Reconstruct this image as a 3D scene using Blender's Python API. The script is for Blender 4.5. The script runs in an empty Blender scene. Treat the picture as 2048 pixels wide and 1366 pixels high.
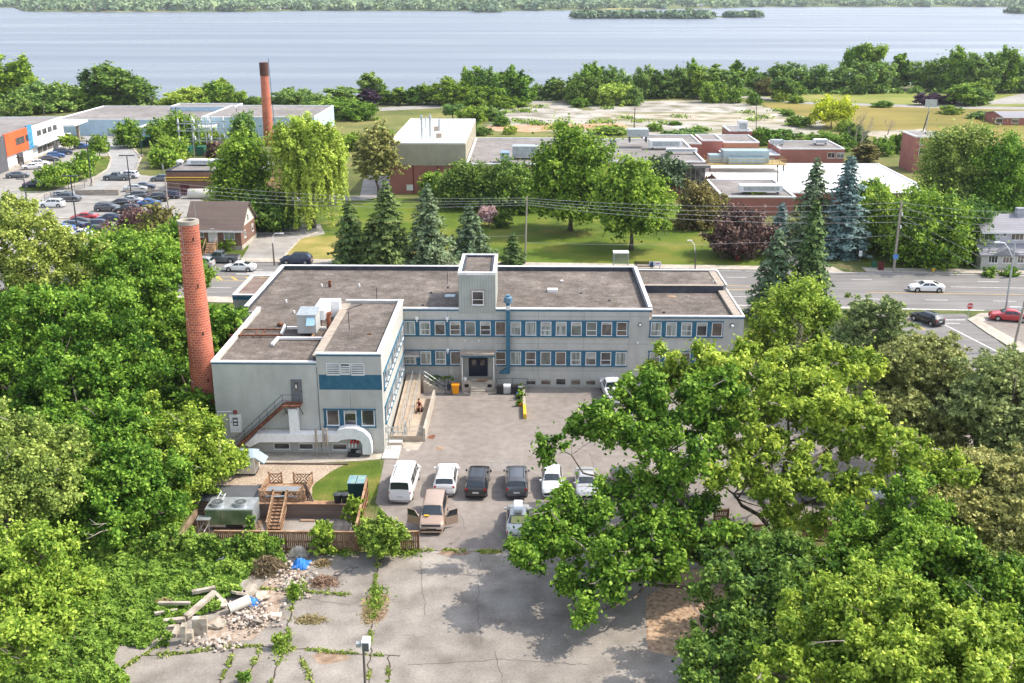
import bpy,math,random,bmesh
import numpy as np
from mathutils import Vector,Matrix,noise
from mathutils.geometry import tessellate_polygon
R = math.radians
sc = bpy.context.scene
COL = sc.collection
# ---------------------------------------------------------------- camera
FPX,PITCH,YAW,CH = 2107.0,R(18.45),R(0.93),40.0
cd = bpy.data.cameras.new('camera');cam = bpy.data.objects.new('camera',cd);COL.objects.link(cam)
cam.location = (0,0,CH);cam.rotation_euler = (R(90)-PITCH,0,YAW)
cd.sensor_width = 36;cd.lens = FPX/2048*36;cd.clip_start = 1;cd.clip_end = 12000
sc.camera = cam
# ---------------------------------------------------------------- light
SUN = Vector((math.cos(R(12))*math.cos(R(49.5)),math.sin(R(12))*math.cos(R(49.5)),math.sin(R(49.5))))
w = bpy.data.worlds.new('World');sc.world = w;w.use_nodes = True
nt = w.node_tree;bg = nt.nodes['Background']
sk = nt.nodes.new('ShaderNodeTexSky');sk.sky_type = 'NISHITA';sk.sun_disc = False
sk.sun_elevation = R(49.5);sk.sun_rotation = R(78);sk.air_density = 1.0;sk.dust_density = 1.8;sk.ozone_density = 1.0
hz = nt.nodes.new('ShaderNodeHueSaturation');hz.inputs['Saturation'].default_value = .58;nt.links.new(sk.outputs[0],hz.inputs['Color']);nt.links.new(hz.outputs[0],bg.inputs[0]);bg.inputs[1].default_value = 0.15
ld = bpy.data.lights.new('sun','SUN');ld.energy = 2.1;ld.angle = R(0.55);ld.color = (1,.92,.80)
sun = bpy.data.objects.new('sun',ld);COL.objects.link(sun);sun.location = (60,30,90)
sun.rotation_euler = (-SUN).to_track_quat('-Z','Y').to_euler()
sc.view_settings.view_transform = 'Standard';sc.view_settings.look = 'None'
sc.view_settings.exposure = 1.33;sc.view_settings.gamma = 1
sc.cycles.max_bounces = 6;sc.cycles.diffuse_bounces = 3;sc.cycles.glossy_bounces = 3
sc.cycles.transmission_bounces = 4;sc.cycles.transparent_max_bounces = 8;sc.cycles.volume_bounces = 0
sc.cycles.caustics_reflective = False;sc.cycles.caustics_refractive = False
# ---------------------------------------------------------------- pixel -> place
_f = (-math.sin(YAW)*math.cos(PITCH),math.cos(YAW)*math.cos(PITCH),-math.sin(PITCH))
_r = (math.cos(YAW),math.sin(YAW),0)
_u = (-math.sin(YAW)*math.sin(PITCH),math.cos(YAW)*math.sin(PITCH),math.cos(PITCH))
def _d(x,y):
 a = (x-1024)/FPX;b = (683-y)/FPX
 return [_f[i]+a*_r[i]+b*_u[i] for i in range(3)]
def P(x,y,z=0.0): # where a point of the photo lies on the plane at height z
 d = _d(x,y);t = (z-CH)/d[2];return Vector((d[0]*t,d[1]*t,z))
def PY(x,y,Y): # ... on the vertical plane at distance Y
 d = _d(x,y);t = Y/d[1];return Vector((d[0]*t,Y,CH+d[2]*t))
def PPM(x,y,Y): return (PY(x+10,y,Y)-PY(x,y,Y)).length/10 # metres per photo pixel
# ---------------------------------------------------------------- materials
MATS = {}
def M(name,cols,scale=1.0,rough=.85,metal=0,bump=0.0,bscale=None,detail=5,big=.0,bigscale=.05,stretch=None,spec=.22,emit=None,objvar=0,dist=0.0,fine=0.0,fscale=7.0):
 if name in MATS: return MATS[name]
 m = bpy.data.materials.new(name);m.use_nodes = True;t = m.node_tree;N = t.nodes;L = t.links
 b = N['Principled BSDF'];b.inputs['Roughness'].default_value = rough;b.inputs['Metallic'].default_value = metal
 b.inputs['Specular IOR Level'].default_value = spec
 if isinstance(cols[0],(int,float)): cols = [(0,[c*.9 for c in cols]),(1,[min(1,c*1.08) for c in cols])]
 g = N.new('ShaderNodeNewGeometry')
 src = g.outputs['Position']
 if objvar: tc = N.new('ShaderNodeTexCoord');src = tc.outputs['Object']
 mp = N.new('ShaderNodeMapping');L.new(src,mp.inputs[0])
 if stretch: mp.inputs['Scale'].default_value = stretch
 n = N.new('ShaderNodeTexNoise');n.inputs['Scale'].default_value = scale;n.inputs['Detail'].default_value = detail;n.inputs['Distortion'].default_value = dist
 L.new(mp.outputs[0],n.inputs[0])
 r = N.new('ShaderNodeValToRGB');L.new(n.outputs[0],r.inputs[0]);e = r.color_ramp.elements
 lo,hi = (.3,.7)
 for i,(p,c) in enumerate(cols):
  q = lo+(hi-lo)*p
  if i < 2: el = e[i];el.position = q
  else: el = e.new(q)
  el.color = (*c[:3],1)
 out = r.outputs[0]
 if big:
  n2 = N.new('ShaderNodeTexNoise');n2.inputs['Scale'].default_value = bigscale;n2.inputs['Detail'].default_value = 4;L.new(src,n2.inputs[0])
  mr = N.new('ShaderNodeMapRange');mr.inputs[1].default_value = .3;mr.inputs[2].default_value = .7;mr.inputs[3].default_value = 1-big;mr.inputs[4].default_value = 1+big
  L.new(n2.outputs[0],mr.inputs[0])
  vm = N.new('ShaderNodeVectorMath');vm.operation = 'SCALE';L.new(out,vm.inputs[0]);L.new(mr.outputs[0],vm.inputs['Scale']);out = vm.outputs[0]
 if fine:
  n4 = N.new('ShaderNodeTexNoise');n4.inputs['Scale'].default_value = fscale;n4.inputs['Detail'].default_value = 3;n4.inputs['Roughness'].default_value = .75;L.new(src,n4.inputs[0])
  m4 = N.new('ShaderNodeMapRange');m4.inputs[1].default_value = .3;m4.inputs[2].default_value = .7;m4.inputs[3].default_value = 1-fine;m4.inputs[4].default_value = 1+fine;L.new(n4.outputs[0],m4.inputs[0])
  v4 = N.new('ShaderNodeVectorMath');v4.operation = 'SCALE';L.new(out,v4.inputs[0]);L.new(m4.outputs[0],v4.inputs['Scale']);out = v4.outputs[0]
 L.new(out,b.inputs['Base Color'])
 if bump:
  n3 = N.new('ShaderNodeTexNoise');n3.inputs['Scale'].default_value = bscale or scale*3;n3.inputs['Detail'].default_value = 4;L.new(mp.outputs[0],n3.inputs[0])
  bp = N.new('ShaderNodeBump');bp.inputs['Strength'].default_value = bump;bp.inputs['Distance'].default_value = .1;L.new(n3.outputs[0],bp.inputs['Height']);L.new(bp.outputs[0],b.inputs['Normal'])
 if emit: b.inputs['Emission Color'].default_value = (*emit,1);b.inputs['Emission Strength'].default_value = 1
 MATS[name] = m;return m
def brickmat(name,c1,c2,mortar,sx=.22,sy=.075,ms=.012,bump=.3,big=.12,stain=None):
 m = bpy.data.materials.new(name);m.use_nodes = True;t = m.node_tree;N = t.nodes;L = t.links
 b = N['Principled BSDF'];b.inputs['Roughness'].default_value = .9
 g = N.new('ShaderNodeTexCoord');sp = N.new('ShaderNodeSeparateXYZ');L.new(g.outputs['Object'],sp.inputs[0])
 a = N.new('ShaderNodeMath');a.operation = 'ADD';L.new(sp.outputs[0],a.inputs[0]);L.new(sp.outputs[1],a.inputs[1])
 cb = N.new('ShaderNodeCombineXYZ');L.new(a.outputs[0],cb.inputs[0]);L.new(sp.outputs[2],cb.inputs[1])
 bt = N.new('ShaderNodeTexBrick');bt.inputs['Scale'].default_value = 1;bt.inputs['Brick Width'].default_value = sx;bt.inputs['Row Height'].default_value = sy;bt.inputs['Mortar Size'].default_value = ms
 bt.inputs['Color1'].default_value = (*c1,1);bt.inputs['Color2'].default_value = (*c2,1);bt.inputs['Mortar'].default_value = (*mortar,1);L.new(cb.outputs[0],bt.inputs[0])
 n = N.new('ShaderNodeTexNoise');n.inputs['Scale'].default_value = .35;n.inputs['Detail'].default_value = 6;L.new(g.outputs['Object'],n.inputs[0])
 mr = N.new('ShaderNodeMapRange');mr.inputs[1].default_value = .3;mr.inputs[2].default_value = .7;mr.inputs[3].default_value = 1-big;mr.inputs[4].default_value = 1+big;L.new(n.outputs[0],mr.inputs[0])
 vm = N.new('ShaderNodeVectorMath');vm.operation = 'SCALE';L.new(bt.outputs[0],vm.inputs[0]);L.new(mr.outputs[0],vm.inputs['Scale'])
 L.new(vm.outputs[0],b.inputs['Base Color'])
 bp = N.new('ShaderNodeBump');bp.inputs['Strength'].default_value = bump;bp.inputs['Distance'].default_value = .01;bp.invert = True;L.new(bt.outputs['Fac'],bp.inputs['Height']);L.new(bp.outputs[0],b.inputs['Normal'])
 MATS[name] = m;return m
def linemat(name,c1,c2,period,axis=0,width=.1,rough=.6,metal=0,jitter=0):
 """sheet siding / planks: a groove every `period` metres along an axis (0 x+y, 2 z)"""
 m = bpy.data.materials.new(name);m.use_nodes = True;t = m.node_tree;N = t.nodes;L = t.links
 b = N['Principled BSDF'];b.inputs['Roughness'].default_value = rough;b.inputs['Metallic'].default_value = metal
 g = N.new('ShaderNodeTexCoord');sp = N.new('ShaderNodeSeparateXYZ');L.new(g.outputs['Object'],sp.inputs[0])
 if axis == 2: v = sp.outputs[2]
 else:
  a = N.new('ShaderNodeMath');a.operation = 'ADD';L.new(sp.outputs[0],a.inputs[0]);L.new(sp.outputs[1],a.inputs[1]);v = a.outputs[0]
 dv = N.new('ShaderNodeMath');dv.operation = 'DIVIDE';L.new(v,dv.inputs[0]);dv.inputs[1].default_value = period
 fr = N.new('ShaderNodeMath');fr.operation = 'FRACT';L.new(dv.outputs[0],fr.inputs[0])
 lt = N.new('ShaderNodeMath');lt.operation = 'LESS_THAN';L.new(fr.outputs[0],lt.inputs[0]);lt.inputs[1].default_value = width
 fl = N.new('ShaderNodeMath');fl.operation = 'FLOOR';L.new(dv.outputs[0],fl.inputs[0])
 wn = N.new('ShaderNodeTexWhiteNoise');wn.noise_dimensions = '1D';L.new(fl.outputs[0],wn.inputs['W'])
 n = N.new('ShaderNodeTexNoise');n.inputs['Scale'].default_value = .7;n.inputs['Detail'].default_value = 6;L.new(g.outputs['Object'],n.inputs[0])
 s = N.new('ShaderNodeMath');s.operation = 'MULTIPLY_ADD';L.new(wn.outputs[0],s.inputs[0]);s.inputs[1].default_value = jitter;L.new(n.outputs[0],s.inputs[2])
 mr = N.new('ShaderNodeMapRange');mr.inputs[1].default_value = .2;mr.inputs[2].default_value = .8+jitter;mr.inputs[3].default_value = .82;mr.inputs[4].default_value = 1.12;L.new(s.outputs[0],mr.inputs[0])
 mx = N.new('ShaderNodeMix');mx.data_type = 'RGBA';L.new(lt.outputs[0],mx.inputs[0]);mx.inputs[6].default_value = (*c1,1);mx.inputs[7].default_value = (*c2,1)
 vm = N.new('ShaderNodeVectorMath');vm.operation = 'SCALE';L.new(mx.outputs[2],vm.inputs[0]);L.new(mr.outputs[0],vm.inputs['Scale'])
 L.new(vm.outputs[0],b.inputs['Base Color'])
 bp = N.new('ShaderNodeBump');bp.inputs['Strength'].default_value = .4;bp.inputs['Distance'].default_value = .02;bp.invert = True;L.new(lt.outputs[0],bp.inputs['Height']);L.new(bp.outputs[0],b.inputs['Normal'])
 MATS[name] = m;return m
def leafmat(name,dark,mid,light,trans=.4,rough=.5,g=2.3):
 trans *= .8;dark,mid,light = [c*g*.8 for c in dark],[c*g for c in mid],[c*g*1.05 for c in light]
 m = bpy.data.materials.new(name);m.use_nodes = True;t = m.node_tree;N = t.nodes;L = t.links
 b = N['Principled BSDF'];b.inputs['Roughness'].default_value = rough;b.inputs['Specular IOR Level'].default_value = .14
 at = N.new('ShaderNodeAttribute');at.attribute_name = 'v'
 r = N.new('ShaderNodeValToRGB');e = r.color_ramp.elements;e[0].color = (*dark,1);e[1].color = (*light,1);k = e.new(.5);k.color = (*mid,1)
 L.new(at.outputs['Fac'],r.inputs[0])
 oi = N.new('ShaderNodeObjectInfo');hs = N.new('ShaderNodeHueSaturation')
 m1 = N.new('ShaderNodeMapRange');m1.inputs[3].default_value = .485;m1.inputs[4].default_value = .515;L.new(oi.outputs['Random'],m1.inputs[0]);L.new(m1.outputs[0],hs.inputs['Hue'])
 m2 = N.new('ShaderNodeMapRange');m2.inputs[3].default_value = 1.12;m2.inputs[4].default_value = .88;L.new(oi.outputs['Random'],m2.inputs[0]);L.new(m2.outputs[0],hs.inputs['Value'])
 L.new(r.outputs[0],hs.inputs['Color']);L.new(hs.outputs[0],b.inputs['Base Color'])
 tr = N.new('ShaderNodeBsdfTranslucent');L.new(hs.outputs[0],tr.inputs[0]);mx = N.new('ShaderNodeMixShader');mx.inputs[0].default_value = trans
 L.new(b.outputs[0],mx.inputs[1]);L.new(tr.outputs[0],mx.inputs[2]);L.new(mx.outputs[0],N['Material Output'].inputs[0])
 MATS[name] = m;return m
asphalt = M('asphalt_lot',fine=0.09,fscale=9,cols=[(0,(.205,.178,.156)),(.5,(.238,.208,.186)),(1,(.272,.24,.216))],scale=1.2,rough=.95,bump=.25,bscale=25,big=.16,bigscale=.12,detail=9)
slab = M('old_concrete_asphalt',fine=0.2,fscale=6,cols=[(0,(.18,.158,.135)),(.5,(.255,.228,.20)),(1,(.32,.288,.252))],scale=.5,rough=.95,bump=.25,bscale=20,big=.18,bigscale=.1,detail=10)
roadm = M('road_asphalt',fine=0.12,fscale=5,cols=[(0,(.155,.147,.142)),(1,(.22,.21,.20))],scale=.6,rough=.9,bump=.15,bscale=25,big=.1,bigscale=.2,detail=8,stretch=(.12,1.6,1))
farlot = M('pale_lot_asphalt',fine=0.1,fscale=3,cols=[(0,(.25,.235,.215)),(1,(.34,.32,.295))],scale=.4,rough=.95,big=.12,bigscale=.05,detail=8)
conc = M('pale_concrete',[(0,(.34,.30,.245)),(1,(.48,.43,.365))],scale=1.2,rough=.92,bump=.2,bscale=20,big=.12,bigscale=.3,detail=8)
wconc = M('white_concrete_slab',fine=0.25,fscale=1.2,cols=[(0,(.13,.14,.07)),(.3,(.25,.225,.18)),(.6,(.34,.315,.275)),(1,(.46,.435,.395))],scale=.14,rough=.92,big=.15,bigscale=.04,detail=10)
gravel = M('gravel',fine=0.3,fscale=6,cols=[(0,(.30,.23,.17)),(.5,(.42,.33,.25)),(1,(.52,.43,.34))],scale=5,rough=.98,bump=.6,bscale=18,big=.15,bigscale=.4,detail=10)
roofgrav = M('roof_gravel',fine=0.42,fscale=4.5,cols=[(0,(.105,.087,.074)),(.35,(.138,.115,.099)),(.7,(.168,.143,.124)),(1,(.22,.19,.167))],scale=.9,rough=.97,bump=.6,bscale=22,big=.2,bigscale=.14,detail=12)
dirt = M('dirt',[(0,(.17,.11,.07)),(.5,(.28,.2,.14)),(1,(.38,.29,.22))],scale=1.5,rough=.98,bump=.5,bscale=12,detail=10)
lawn = M('lawn',fine=0.28,fscale=5,cols=[(0,(.055,.095,.010)),(.5,(.09,.13,.016)),(1,(.18,.165,.04))],scale=.35,rough=.98,bump=.5,bscale=14,big=.2,bigscale=.05,detail=10)
drylawn = M('dry_lawn',fine=0.22,fscale=5,cols=[(0,(.11,.15,.02)),(.4,(.23,.21,.05)),(1,(.40,.30,.11))],scale=.16,rough=.98,bump=.4,bscale=14,big=.12,bigscale=.05,detail=8)
meadow = M('meadow_grass',fine=0.3,fscale=2,cols=[(0,(.065,.092,.02)),(.45,(.125,.138,.036)),(1,(.23,.20,.07))],scale=.06,rough=.98,bump=.4,bscale=8,big=.2,bigscale=.02,detail=12)
hayfield = M('mown_hay_field',fine=0.18,fscale=1.5,cols=[(0,(.12,.115,.022)),(.5,(.20,.165,.036)),(1,(.26,.20,.055))],scale=.05,rough=.98,big=.12,bigscale=.03,detail=10,stretch=(.4,1,1))
groundm = M('weedy_ground',fine=0.5,fscale=4,cols=[(0,(.05,.075,.02)),(.5,(.10,.12,.035)),(1,(.22,.17,.09))],scale=.3,rough=.98,bump=.5,bscale=8,detail=10)
grey = M('grey_wall_paint',[(0,(.395,.39,.355)),(.4,(.43,.425,.392)),(1,(.46,.455,.425))],scale=1.1,rough=.8,bump=.08,bscale=6,big=.10,bigscale=.25,detail=10,stretch=(1,1,.3),fine=.04,fscale=3)
cream = M('cream_wall_paint',[(0,(.60,.56,.48)),(1,(.68,.64,.56))],scale=.5,rough=.8,big=.05,detail=8)
blue = M('blue_trim_paint',[(0,(.028,.105,.165)),(1,(.042,.145,.22))],scale=2,rough=.6,big=.1)
whitem = M('white_metal',[(0,(.70,.70,.70)),(1,(.82,.82,.81))],scale=3,rough=.45)
whitetrim = M('white_trim',[(0,(.62,.62,.61)),(1,(.78,.78,.77))],scale=1.5,rough=.6)
darkm = M('dark_opening',(.012,.012,.014),rough=.6)
rubber = M('black_rubber',(.018,.018,.018),rough=.75)
shadeflash = M('dark_flashing_and_shade',[(0,(.035,.04,.055)),(1,(.075,.08,.095))],scale=1.2,rough=.7)  # flashing and joints; on parapets and behind louvres its darkness is painted shade
tanstone = M('tan_coping',[(0,(.28,.235,.19)),(1,(.40,.34,.28))],scale=2,rough=.9)
glass = M('window_glass',[(0,(.03,.028,.028)),(.5,(.08,.07,.065)),(1,(.16,.15,.14))],scale=.9,rough=.12,spec=.9,detail=2)
glassb = M('brown_window_glass',[(0,(.06,.045,.035)),(1,(.17,.13,.105))],scale=.8,rough=.15,spec=.9,detail=2)
glassd = M('dark_window_glass',[(0,(.012,.012,.014)),(1,(.06,.06,.062))],scale=.7,rough=.08,spec=1,detail=2)
glassg = M('grey_green_window_glass',[(0,(.09,.10,.09)),(1,(.20,.22,.20))],scale=.9,rough=.12,spec=.9,detail=2)
blindm = M('window_blind',[(0,(.30,.29,.26)),(1,(.46,.45,.42))],scale=2,rough=.9)
curt = M('curtained_glass',[(0,(.08,.09,.08)),(.5,(.22,.25,.23)),(1,(.42,.45,.42))],scale=1.2,rough=.15,spec=.9,detail=2,stretch=(4,4,.3))
carglass = M('car_glass',(.02,.028,.035),rough=.06,spec=.9)
steel = M('galvanised_steel',[(0,(.33,.36,.37)),(1,(.50,.53,.54))],scale=2,rough=.42,metal=.5)
rustm = M('rusty_steel',[(0,(.07,.03,.02)),(.5,(.15,.06,.035)),(1,(.24,.11,.06))],scale=3,rough=.85)
darksteel = M('dark_painted_steel',(.03,.035,.045),rough=.5)
wood = M('weathered_deck_wood',[(0,(.22,.12,.065)),(.5,(.36,.22,.13)),(1,(.47,.33,.22))],scale=1.4,rough=.85,detail=8,stretch=(.8,.8,5),big=.15,bigscale=.8)
woodg = M('grey_timber',[(0,(.12,.085,.065)),(.5,(.2,.145,.115)),(1,(.30,.24,.2))],scale=1.2,rough=.9,detail=8,stretch=(.5,.5,6),big=.15)
fencew = linemat('brown_fence_boards',(.20,.095,.045),(.035,.02,.012),.14,0,.18,.85,0,.6)
polewood = M('pole_wood',[(0,(.26,.22,.18)),(1,(.42,.37,.32))],scale=2,rough=.9,stretch=(3,3,.2))
bark = M('bark',[(0,(.06,.045,.035)),(.5,(.12,.095,.075)),(1,(.22,.19,.16))],scale=2.5,rough=.95,stretch=(2,2,.5),detail=7,bump=.4)
deadbark = M('dead_grey_bark',[(0,(.22,.18,.15)),(1,(.42,.37,.33))],scale=3,rough=.95)
brick = brickmat('red_brick',(.36,.085,.055),(.28,.062,.045),(.34,.22,.19))
brickst = brickmat('stack_brick',(.52,.125,.055),(.38,.08,.042),(.56,.40,.32),sx=.42,sy=.24,ms=.014,bump=.6,big=.2)
brickor = brickmat('orange_brick',(.36,.14,.06),(.26,.09,.04),(.34,.24,.18),sx=.3,sy=.1)
brickbr = brickmat('brown_brick',(.20,.085,.05),(.15,.06,.04),(.26,.2,.16),sx=.3,sy=.1)
tansid = linemat('tan_metal_siding',(.34,.31,.23),(.26,.235,.17),.45,0,.12,.6)
greysid = linemat('grey_ribbed_siding',(.36,.375,.34),(.25,.26,.24),.28,0,.14,.6)
bluesid = linemat('pale_blue_metal_siding',(.42,.55,.64),(.34,.45,.54),1.2,0,.06,.55)
shingle = linemat('brown_shingles',(.135,.10,.085),(.10,.075,.065),.22,2,.25,.95,0,.5)
shingleg = linemat('grey_shingles',(.27,.265,.29),(.21,.205,.23),.22,2,.25,.95,0,.5)
whiteroof = M('white_membrane_roof',[(0,(.66,.66,.65)),(.5,(.80,.80,.79)),(1,(.84,.84,.84))],scale=.25,rough=.7,big=.05,detail=8)
flatroof = M('grey_felt_roof',fine=0.15,fscale=2,cols=[(0,(.17,.155,.145)),(1,(.26,.24,.23))],scale=.5,rough=.95,big=.2,bigscale=.08,detail=10)
yellowp = M('yellow_paint',[(0,(.55,.36,.02)),(1,(.75,.50,.06))],scale=4,rough=.7)
orangep = M('orange_plastic',(.80,.30,.01),rough=.5)
redp = M('red_paint',(.50,.02,.02),rough=.5)
whiteline = M('worn_white_paint',[(0,(.45,.44,.42)),(1,(.80,.80,.78))],scale=2.5,rough=.8)
yellowline = M('worn_yellow_paint',[(0,(.42,.30,.12)),(1,(.80,.48,.06))],scale=1.5,rough=.8)
tarp = M('blue_tarp',[(0,(.02,.12,.40)),(1,(.05,.25,.65))],scale=3,rough=.4)
greenst = M('green_painted_steel',[(0,(.02,.10,.07)),(1,(.03,.15,.10))],scale=1,rough=.6)
# leaf materials
L_mid = leafmat('leaf_mid_green',(.018,.050,.005),(.066,.124,.012),(.165,.230,.030))
L_dark = leafmat('leaf_dark_green',(.020,.046,.010),(.048,.092,.016),(.105,.155,.026))
L_light = leafmat('leaf_light_green',(.040,.084,.008),(.100,.158,.018),(.205,.255,.040),.42)
L_olive = leafmat('leaf_olive_grey',(.044,.072,.014),(.108,.148,.028),(.205,.24,.058),.38)
L_far = leafmat('leaf_shore_green',(.026,.058,.014),(.070,.124,.024),(.145,.20,.046),.3)
L_purple = leafmat('leaf_purple',(.025,.014,.014),(.060,.032,.030),(.12,.075,.06),.2)
L_darkpur = leafmat('leaf_dark_plum',(.018,.010,.020),(.035,.018,.038),(.06,.035,.055),.2)
L_yellow = leafmat('leaf_yellow',(.10,.13,.01),(.24,.26,.015),(.38,.36,.02),.4)
L_pink = leafmat('leaf_pink_bloom',(.12,.07,.065),(.22,.14,.13),(.30,.23,.21),.2)
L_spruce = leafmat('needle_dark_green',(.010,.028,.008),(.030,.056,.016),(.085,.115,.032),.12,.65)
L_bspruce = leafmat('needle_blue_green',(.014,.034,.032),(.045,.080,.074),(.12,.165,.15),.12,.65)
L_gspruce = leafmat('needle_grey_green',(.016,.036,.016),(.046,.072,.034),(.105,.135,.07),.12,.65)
L_pine = leafmat('needle_pine',(.055,.066,.020),(.135,.145,.046),(.25,.25,.095),.25,.65)
L_pine2 = leafmat('needle_pine_green',(.045,.066,.024),(.105,.132,.046),(.205,.225,.085),.25,.65)
L_brown = leafmat('leaf_bronze_green',(.04,.038,.012),(.085,.078,.022),(.15,.13,.045),.3)
L_willow = leafmat('leaf_willow',(.08,.12,.014),(.16,.215,.03),(.27,.32,.06),.42)
L_weed = leafmat('weed_green',(.030,.068,.010),(.078,.136,.018),(.162,.218,.038),.35)
L_straw = leafmat('dead_straw',(.16,.10,.055),(.30,.20,.11),(.46,.34,.20),.1)
# ---------------------------------------------------------------- object helpers
class MB:
 def __init__(s): s.v = [];s.f = [];s.m = []
 def add(s,vs,fs,mi=0):
  o = len(s.v);s.v += [tuple(p) for p in vs];s.f += [tuple(i+o for i in q) for q in fs];s.m += [mi]*len(fs);return s
 def box(s,x0,y0,z0,x1,y1,z1,mi=0,T=None):
  if x0 > x1: x0,x1 = x1,x0
  if y0 > y1: y0,y1 = y1,y0
  if z0 > z1: z0,z1 = z1,z0
  vs = [(x,y,z) for z in (z0,z1) for x,y in ((x0,y0),(x1,y0),(x1,y1),(x0,y1))]
  if T: vs = [T @ Vector(p) for p in vs]
  return s.add(vs,[(3,2,1,0),(4,5,6,7),(0,1,5,4),(1,2,6,5),(2,3,7,6),(3,0,4,7)],mi)
 def tube(s,pts,rad,n=8,mi=0,cap=True,sx=1):
  pts = [Vector(p) for p in pts];k = len(pts)
  if not isinstance(rad,(list,tuple)): rad = [rad]*k
  base = len(s.v);up = Vector((0,0,1));a = None
  for i,p in enumerate(pts):
   t = (pts[min(i+1,k-1)]-pts[max(i-1,0)])
   if t.length < 1e-9: t = Vector((0,0,1))
   t.normalize()
   if a is None:
    a = t.cross(up)
    if a.length < .05: a = Vector((1,0,0))
   a = (a-t*a.dot(t))
   if a.length < 1e-6: a = t.orthogonal()
   a.normalize();b = t.cross(a)
   for j in range(n):
    g = 2*math.pi*(j+.5)/n;s.v.append(tuple(p+(a*math.cos(g)*sx+b*math.sin(g))*rad[i]))
  for i in range(k-1):
   for j in range(n):
    j2 = (j+1) % n;s.f.append((base+i*n+j,base+i*n+j2,base+(i+1)*n+j2,base+(i+1)*n+j));s.m.append(mi)
  if cap: s.f.append(tuple(base+j for j in reversed(range(n))));s.f.append(tuple(base+(k-1)*n+j for j in range(n)));s.m += [mi,mi]
  return s
 def bar(s,p,q,wd,h=None,mi=0):
  """square bar from p to q"""
  p = Vector(p);q = Vector(q);d = q-p;l = d.length;h = h or wd
  T = Matrix.Translation(p) @ d.to_track_quat('X','Z').to_matrix().to_4x4()
  return s.box(0,-wd/2,-h/2,l,wd/2,h/2,mi,T)
 def prism(s,poly,z0,z1,mi=0,top=None):
  n = len(poly);ar = sum(poly[i][0]*poly[(i+1) % n][1]-poly[(i+1) % n][0]*poly[i][1] for i in range(n))
  if ar < 0: poly = poly[::-1]
  vs = [(p[0],p[1],z0) for p in poly]+[(p[0],p[1],z1) for p in poly]
  fs = [(i,(i+1) % n,n+(i+1) % n,n+i) for i in range(n)]
  s.add(vs,fs,mi);o = len(s.v)-2*n
  s.f.append(tuple(o+n+i for i in range(n)));s.m.append(mi if top is None else top)
  s.f.append(tuple(o+i for i in reversed(range(n))));s.m.append(mi);return s
 def poly(s,pts,mi=0):
  return s.add(pts,[tuple(range(len(pts)))],mi)
 def cyl(s,c,r,h,n=16,mi=0,r2=None):
  c = Vector(c);return s.tube([c,c+Vector((0,0,h))],[r,r if r2 is None else r2],n,mi)
 def blob(s,c,r,seed=0,sub=1,sz=1,jit=.25,mi=0):
  rr = random.Random(seed);bm = bmesh.new();bmesh.ops.create_icosphere(bm,subdivisions=sub,radius=1)
  vs = [(c[0]+v.co.x*r*(1+rr.uniform(-jit,jit)),c[1]+v.co.y*r*(1+rr.uniform(-jit,jit)),c[2]+v.co.z*r*sz*(1+rr.uniform(-jit,jit))) for v in bm.verts]
  fs = [[v.index for v in f.verts] for f in bm.faces];bm.free();return s.add(vs,fs,mi)
 def each(s,name,mat,parent,off=None):
  for i in range(0,len(s.v),8): q = MB();q.add(s.v[i:i+8],[(3,2,1,0),(4,5,6,7),(0,1,5,4),(1,2,6,5),(2,3,7,6),(3,0,4,7)]);q.build(name,mat,parent,off=off)
 def build(s,name,mats,parent=None,off=None,smooth=False,bevel=0):
  if off is None and parent is not None: off = ORG.get(parent.name,Vector())
  if off is None: off = Vector()
  me = bpy.data.meshes.new(name)
  me.from_pydata([(x-off[0],y-off[1],z-off[2]) for x,y,z in s.v],[],s.f)
  if not isinstance(mats,(list,tuple)): mats = [mats]
  for m in mats: me.materials.append(m)
  if len(mats) > 1: me.polygons.foreach_set('material_index',s.m)
  if smooth: me.polygons.foreach_set('use_smooth',[True]*len(me.polygons))
  me.update()
  o = bpy.data.objects.new(name,me);COL.objects.link(o)
  if parent is not None: o.parent = parent;ORG[o.name] = off
  if bevel:
   b = o.modifiers.new('bevel','BEVEL');b.width = bevel;b.segments = 2;b.limit_method = 'ANGLE'
  return o
ORG = {}
def thing(name,label,cat,loc=(0,0,0),rz=0,group=None):
 o = bpy.data.objects.new(name,None);COL.objects.link(o);o.location = loc;o.rotation_euler = (0,0,rz);o.empty_display_size = .3
 o['label'] = label;o['category'] = cat
 if group: o['group'] = group
 ORG[o.name] = Vector(loc) if rz == 0 else Vector()
 return o
def one(mb,name,mat,label,cat,loc,group=None,rz=0,**k):
 """a thing that is a single mesh, its origin at its base"""
 o = mb.build(name,mat,None,off=Vector(loc),**k);o.location = loc;o.rotation_euler = (0,0,rz)
 o['label'] = label;o['category'] = cat
 if group: o['group'] = group
 return o
def kids(o): return list(KID.get(o.name,())) or list(o.children)
KID = {}
def copy_tree(o,parent=None,mats=None):
 c = o.copy();COL.objects.link(c)
 if parent is not None: c.parent = parent
 if mats and c.type == 'MESH':
  for sl in c.material_slots:
   if sl.material and sl.material.name in mats: m = mats[sl.material.name];sl.link = 'OBJECT';sl.material = m
 for ch in list(o.children): copy_tree(ch,c,mats)
 return c
def sheet(name,poly,z,mat,holes=(),kind='structure',sub=None):
 """a flat patch of ground; poly in world xy"""
 loops = [[Vector((p[0],p[1],0)) for p in poly]]+[[Vector((p[0],p[1],0)) for p in h] for h in holes]
 tris = tessellate_polygon(loops);vs = [v for l in loops for v in l]
 m = MB();fs = []
 for t in tris:
  a,b,c = (vs[i] for i in t)
  fs.append(t if (b-a).cross(c-a).z > 0 else (t[0],t[2],t[1]))
 m.add([(v.x,v.y,z) for v in vs],fs);o = m.build(name,mat)
 o['kind'] = kind;return o
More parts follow.
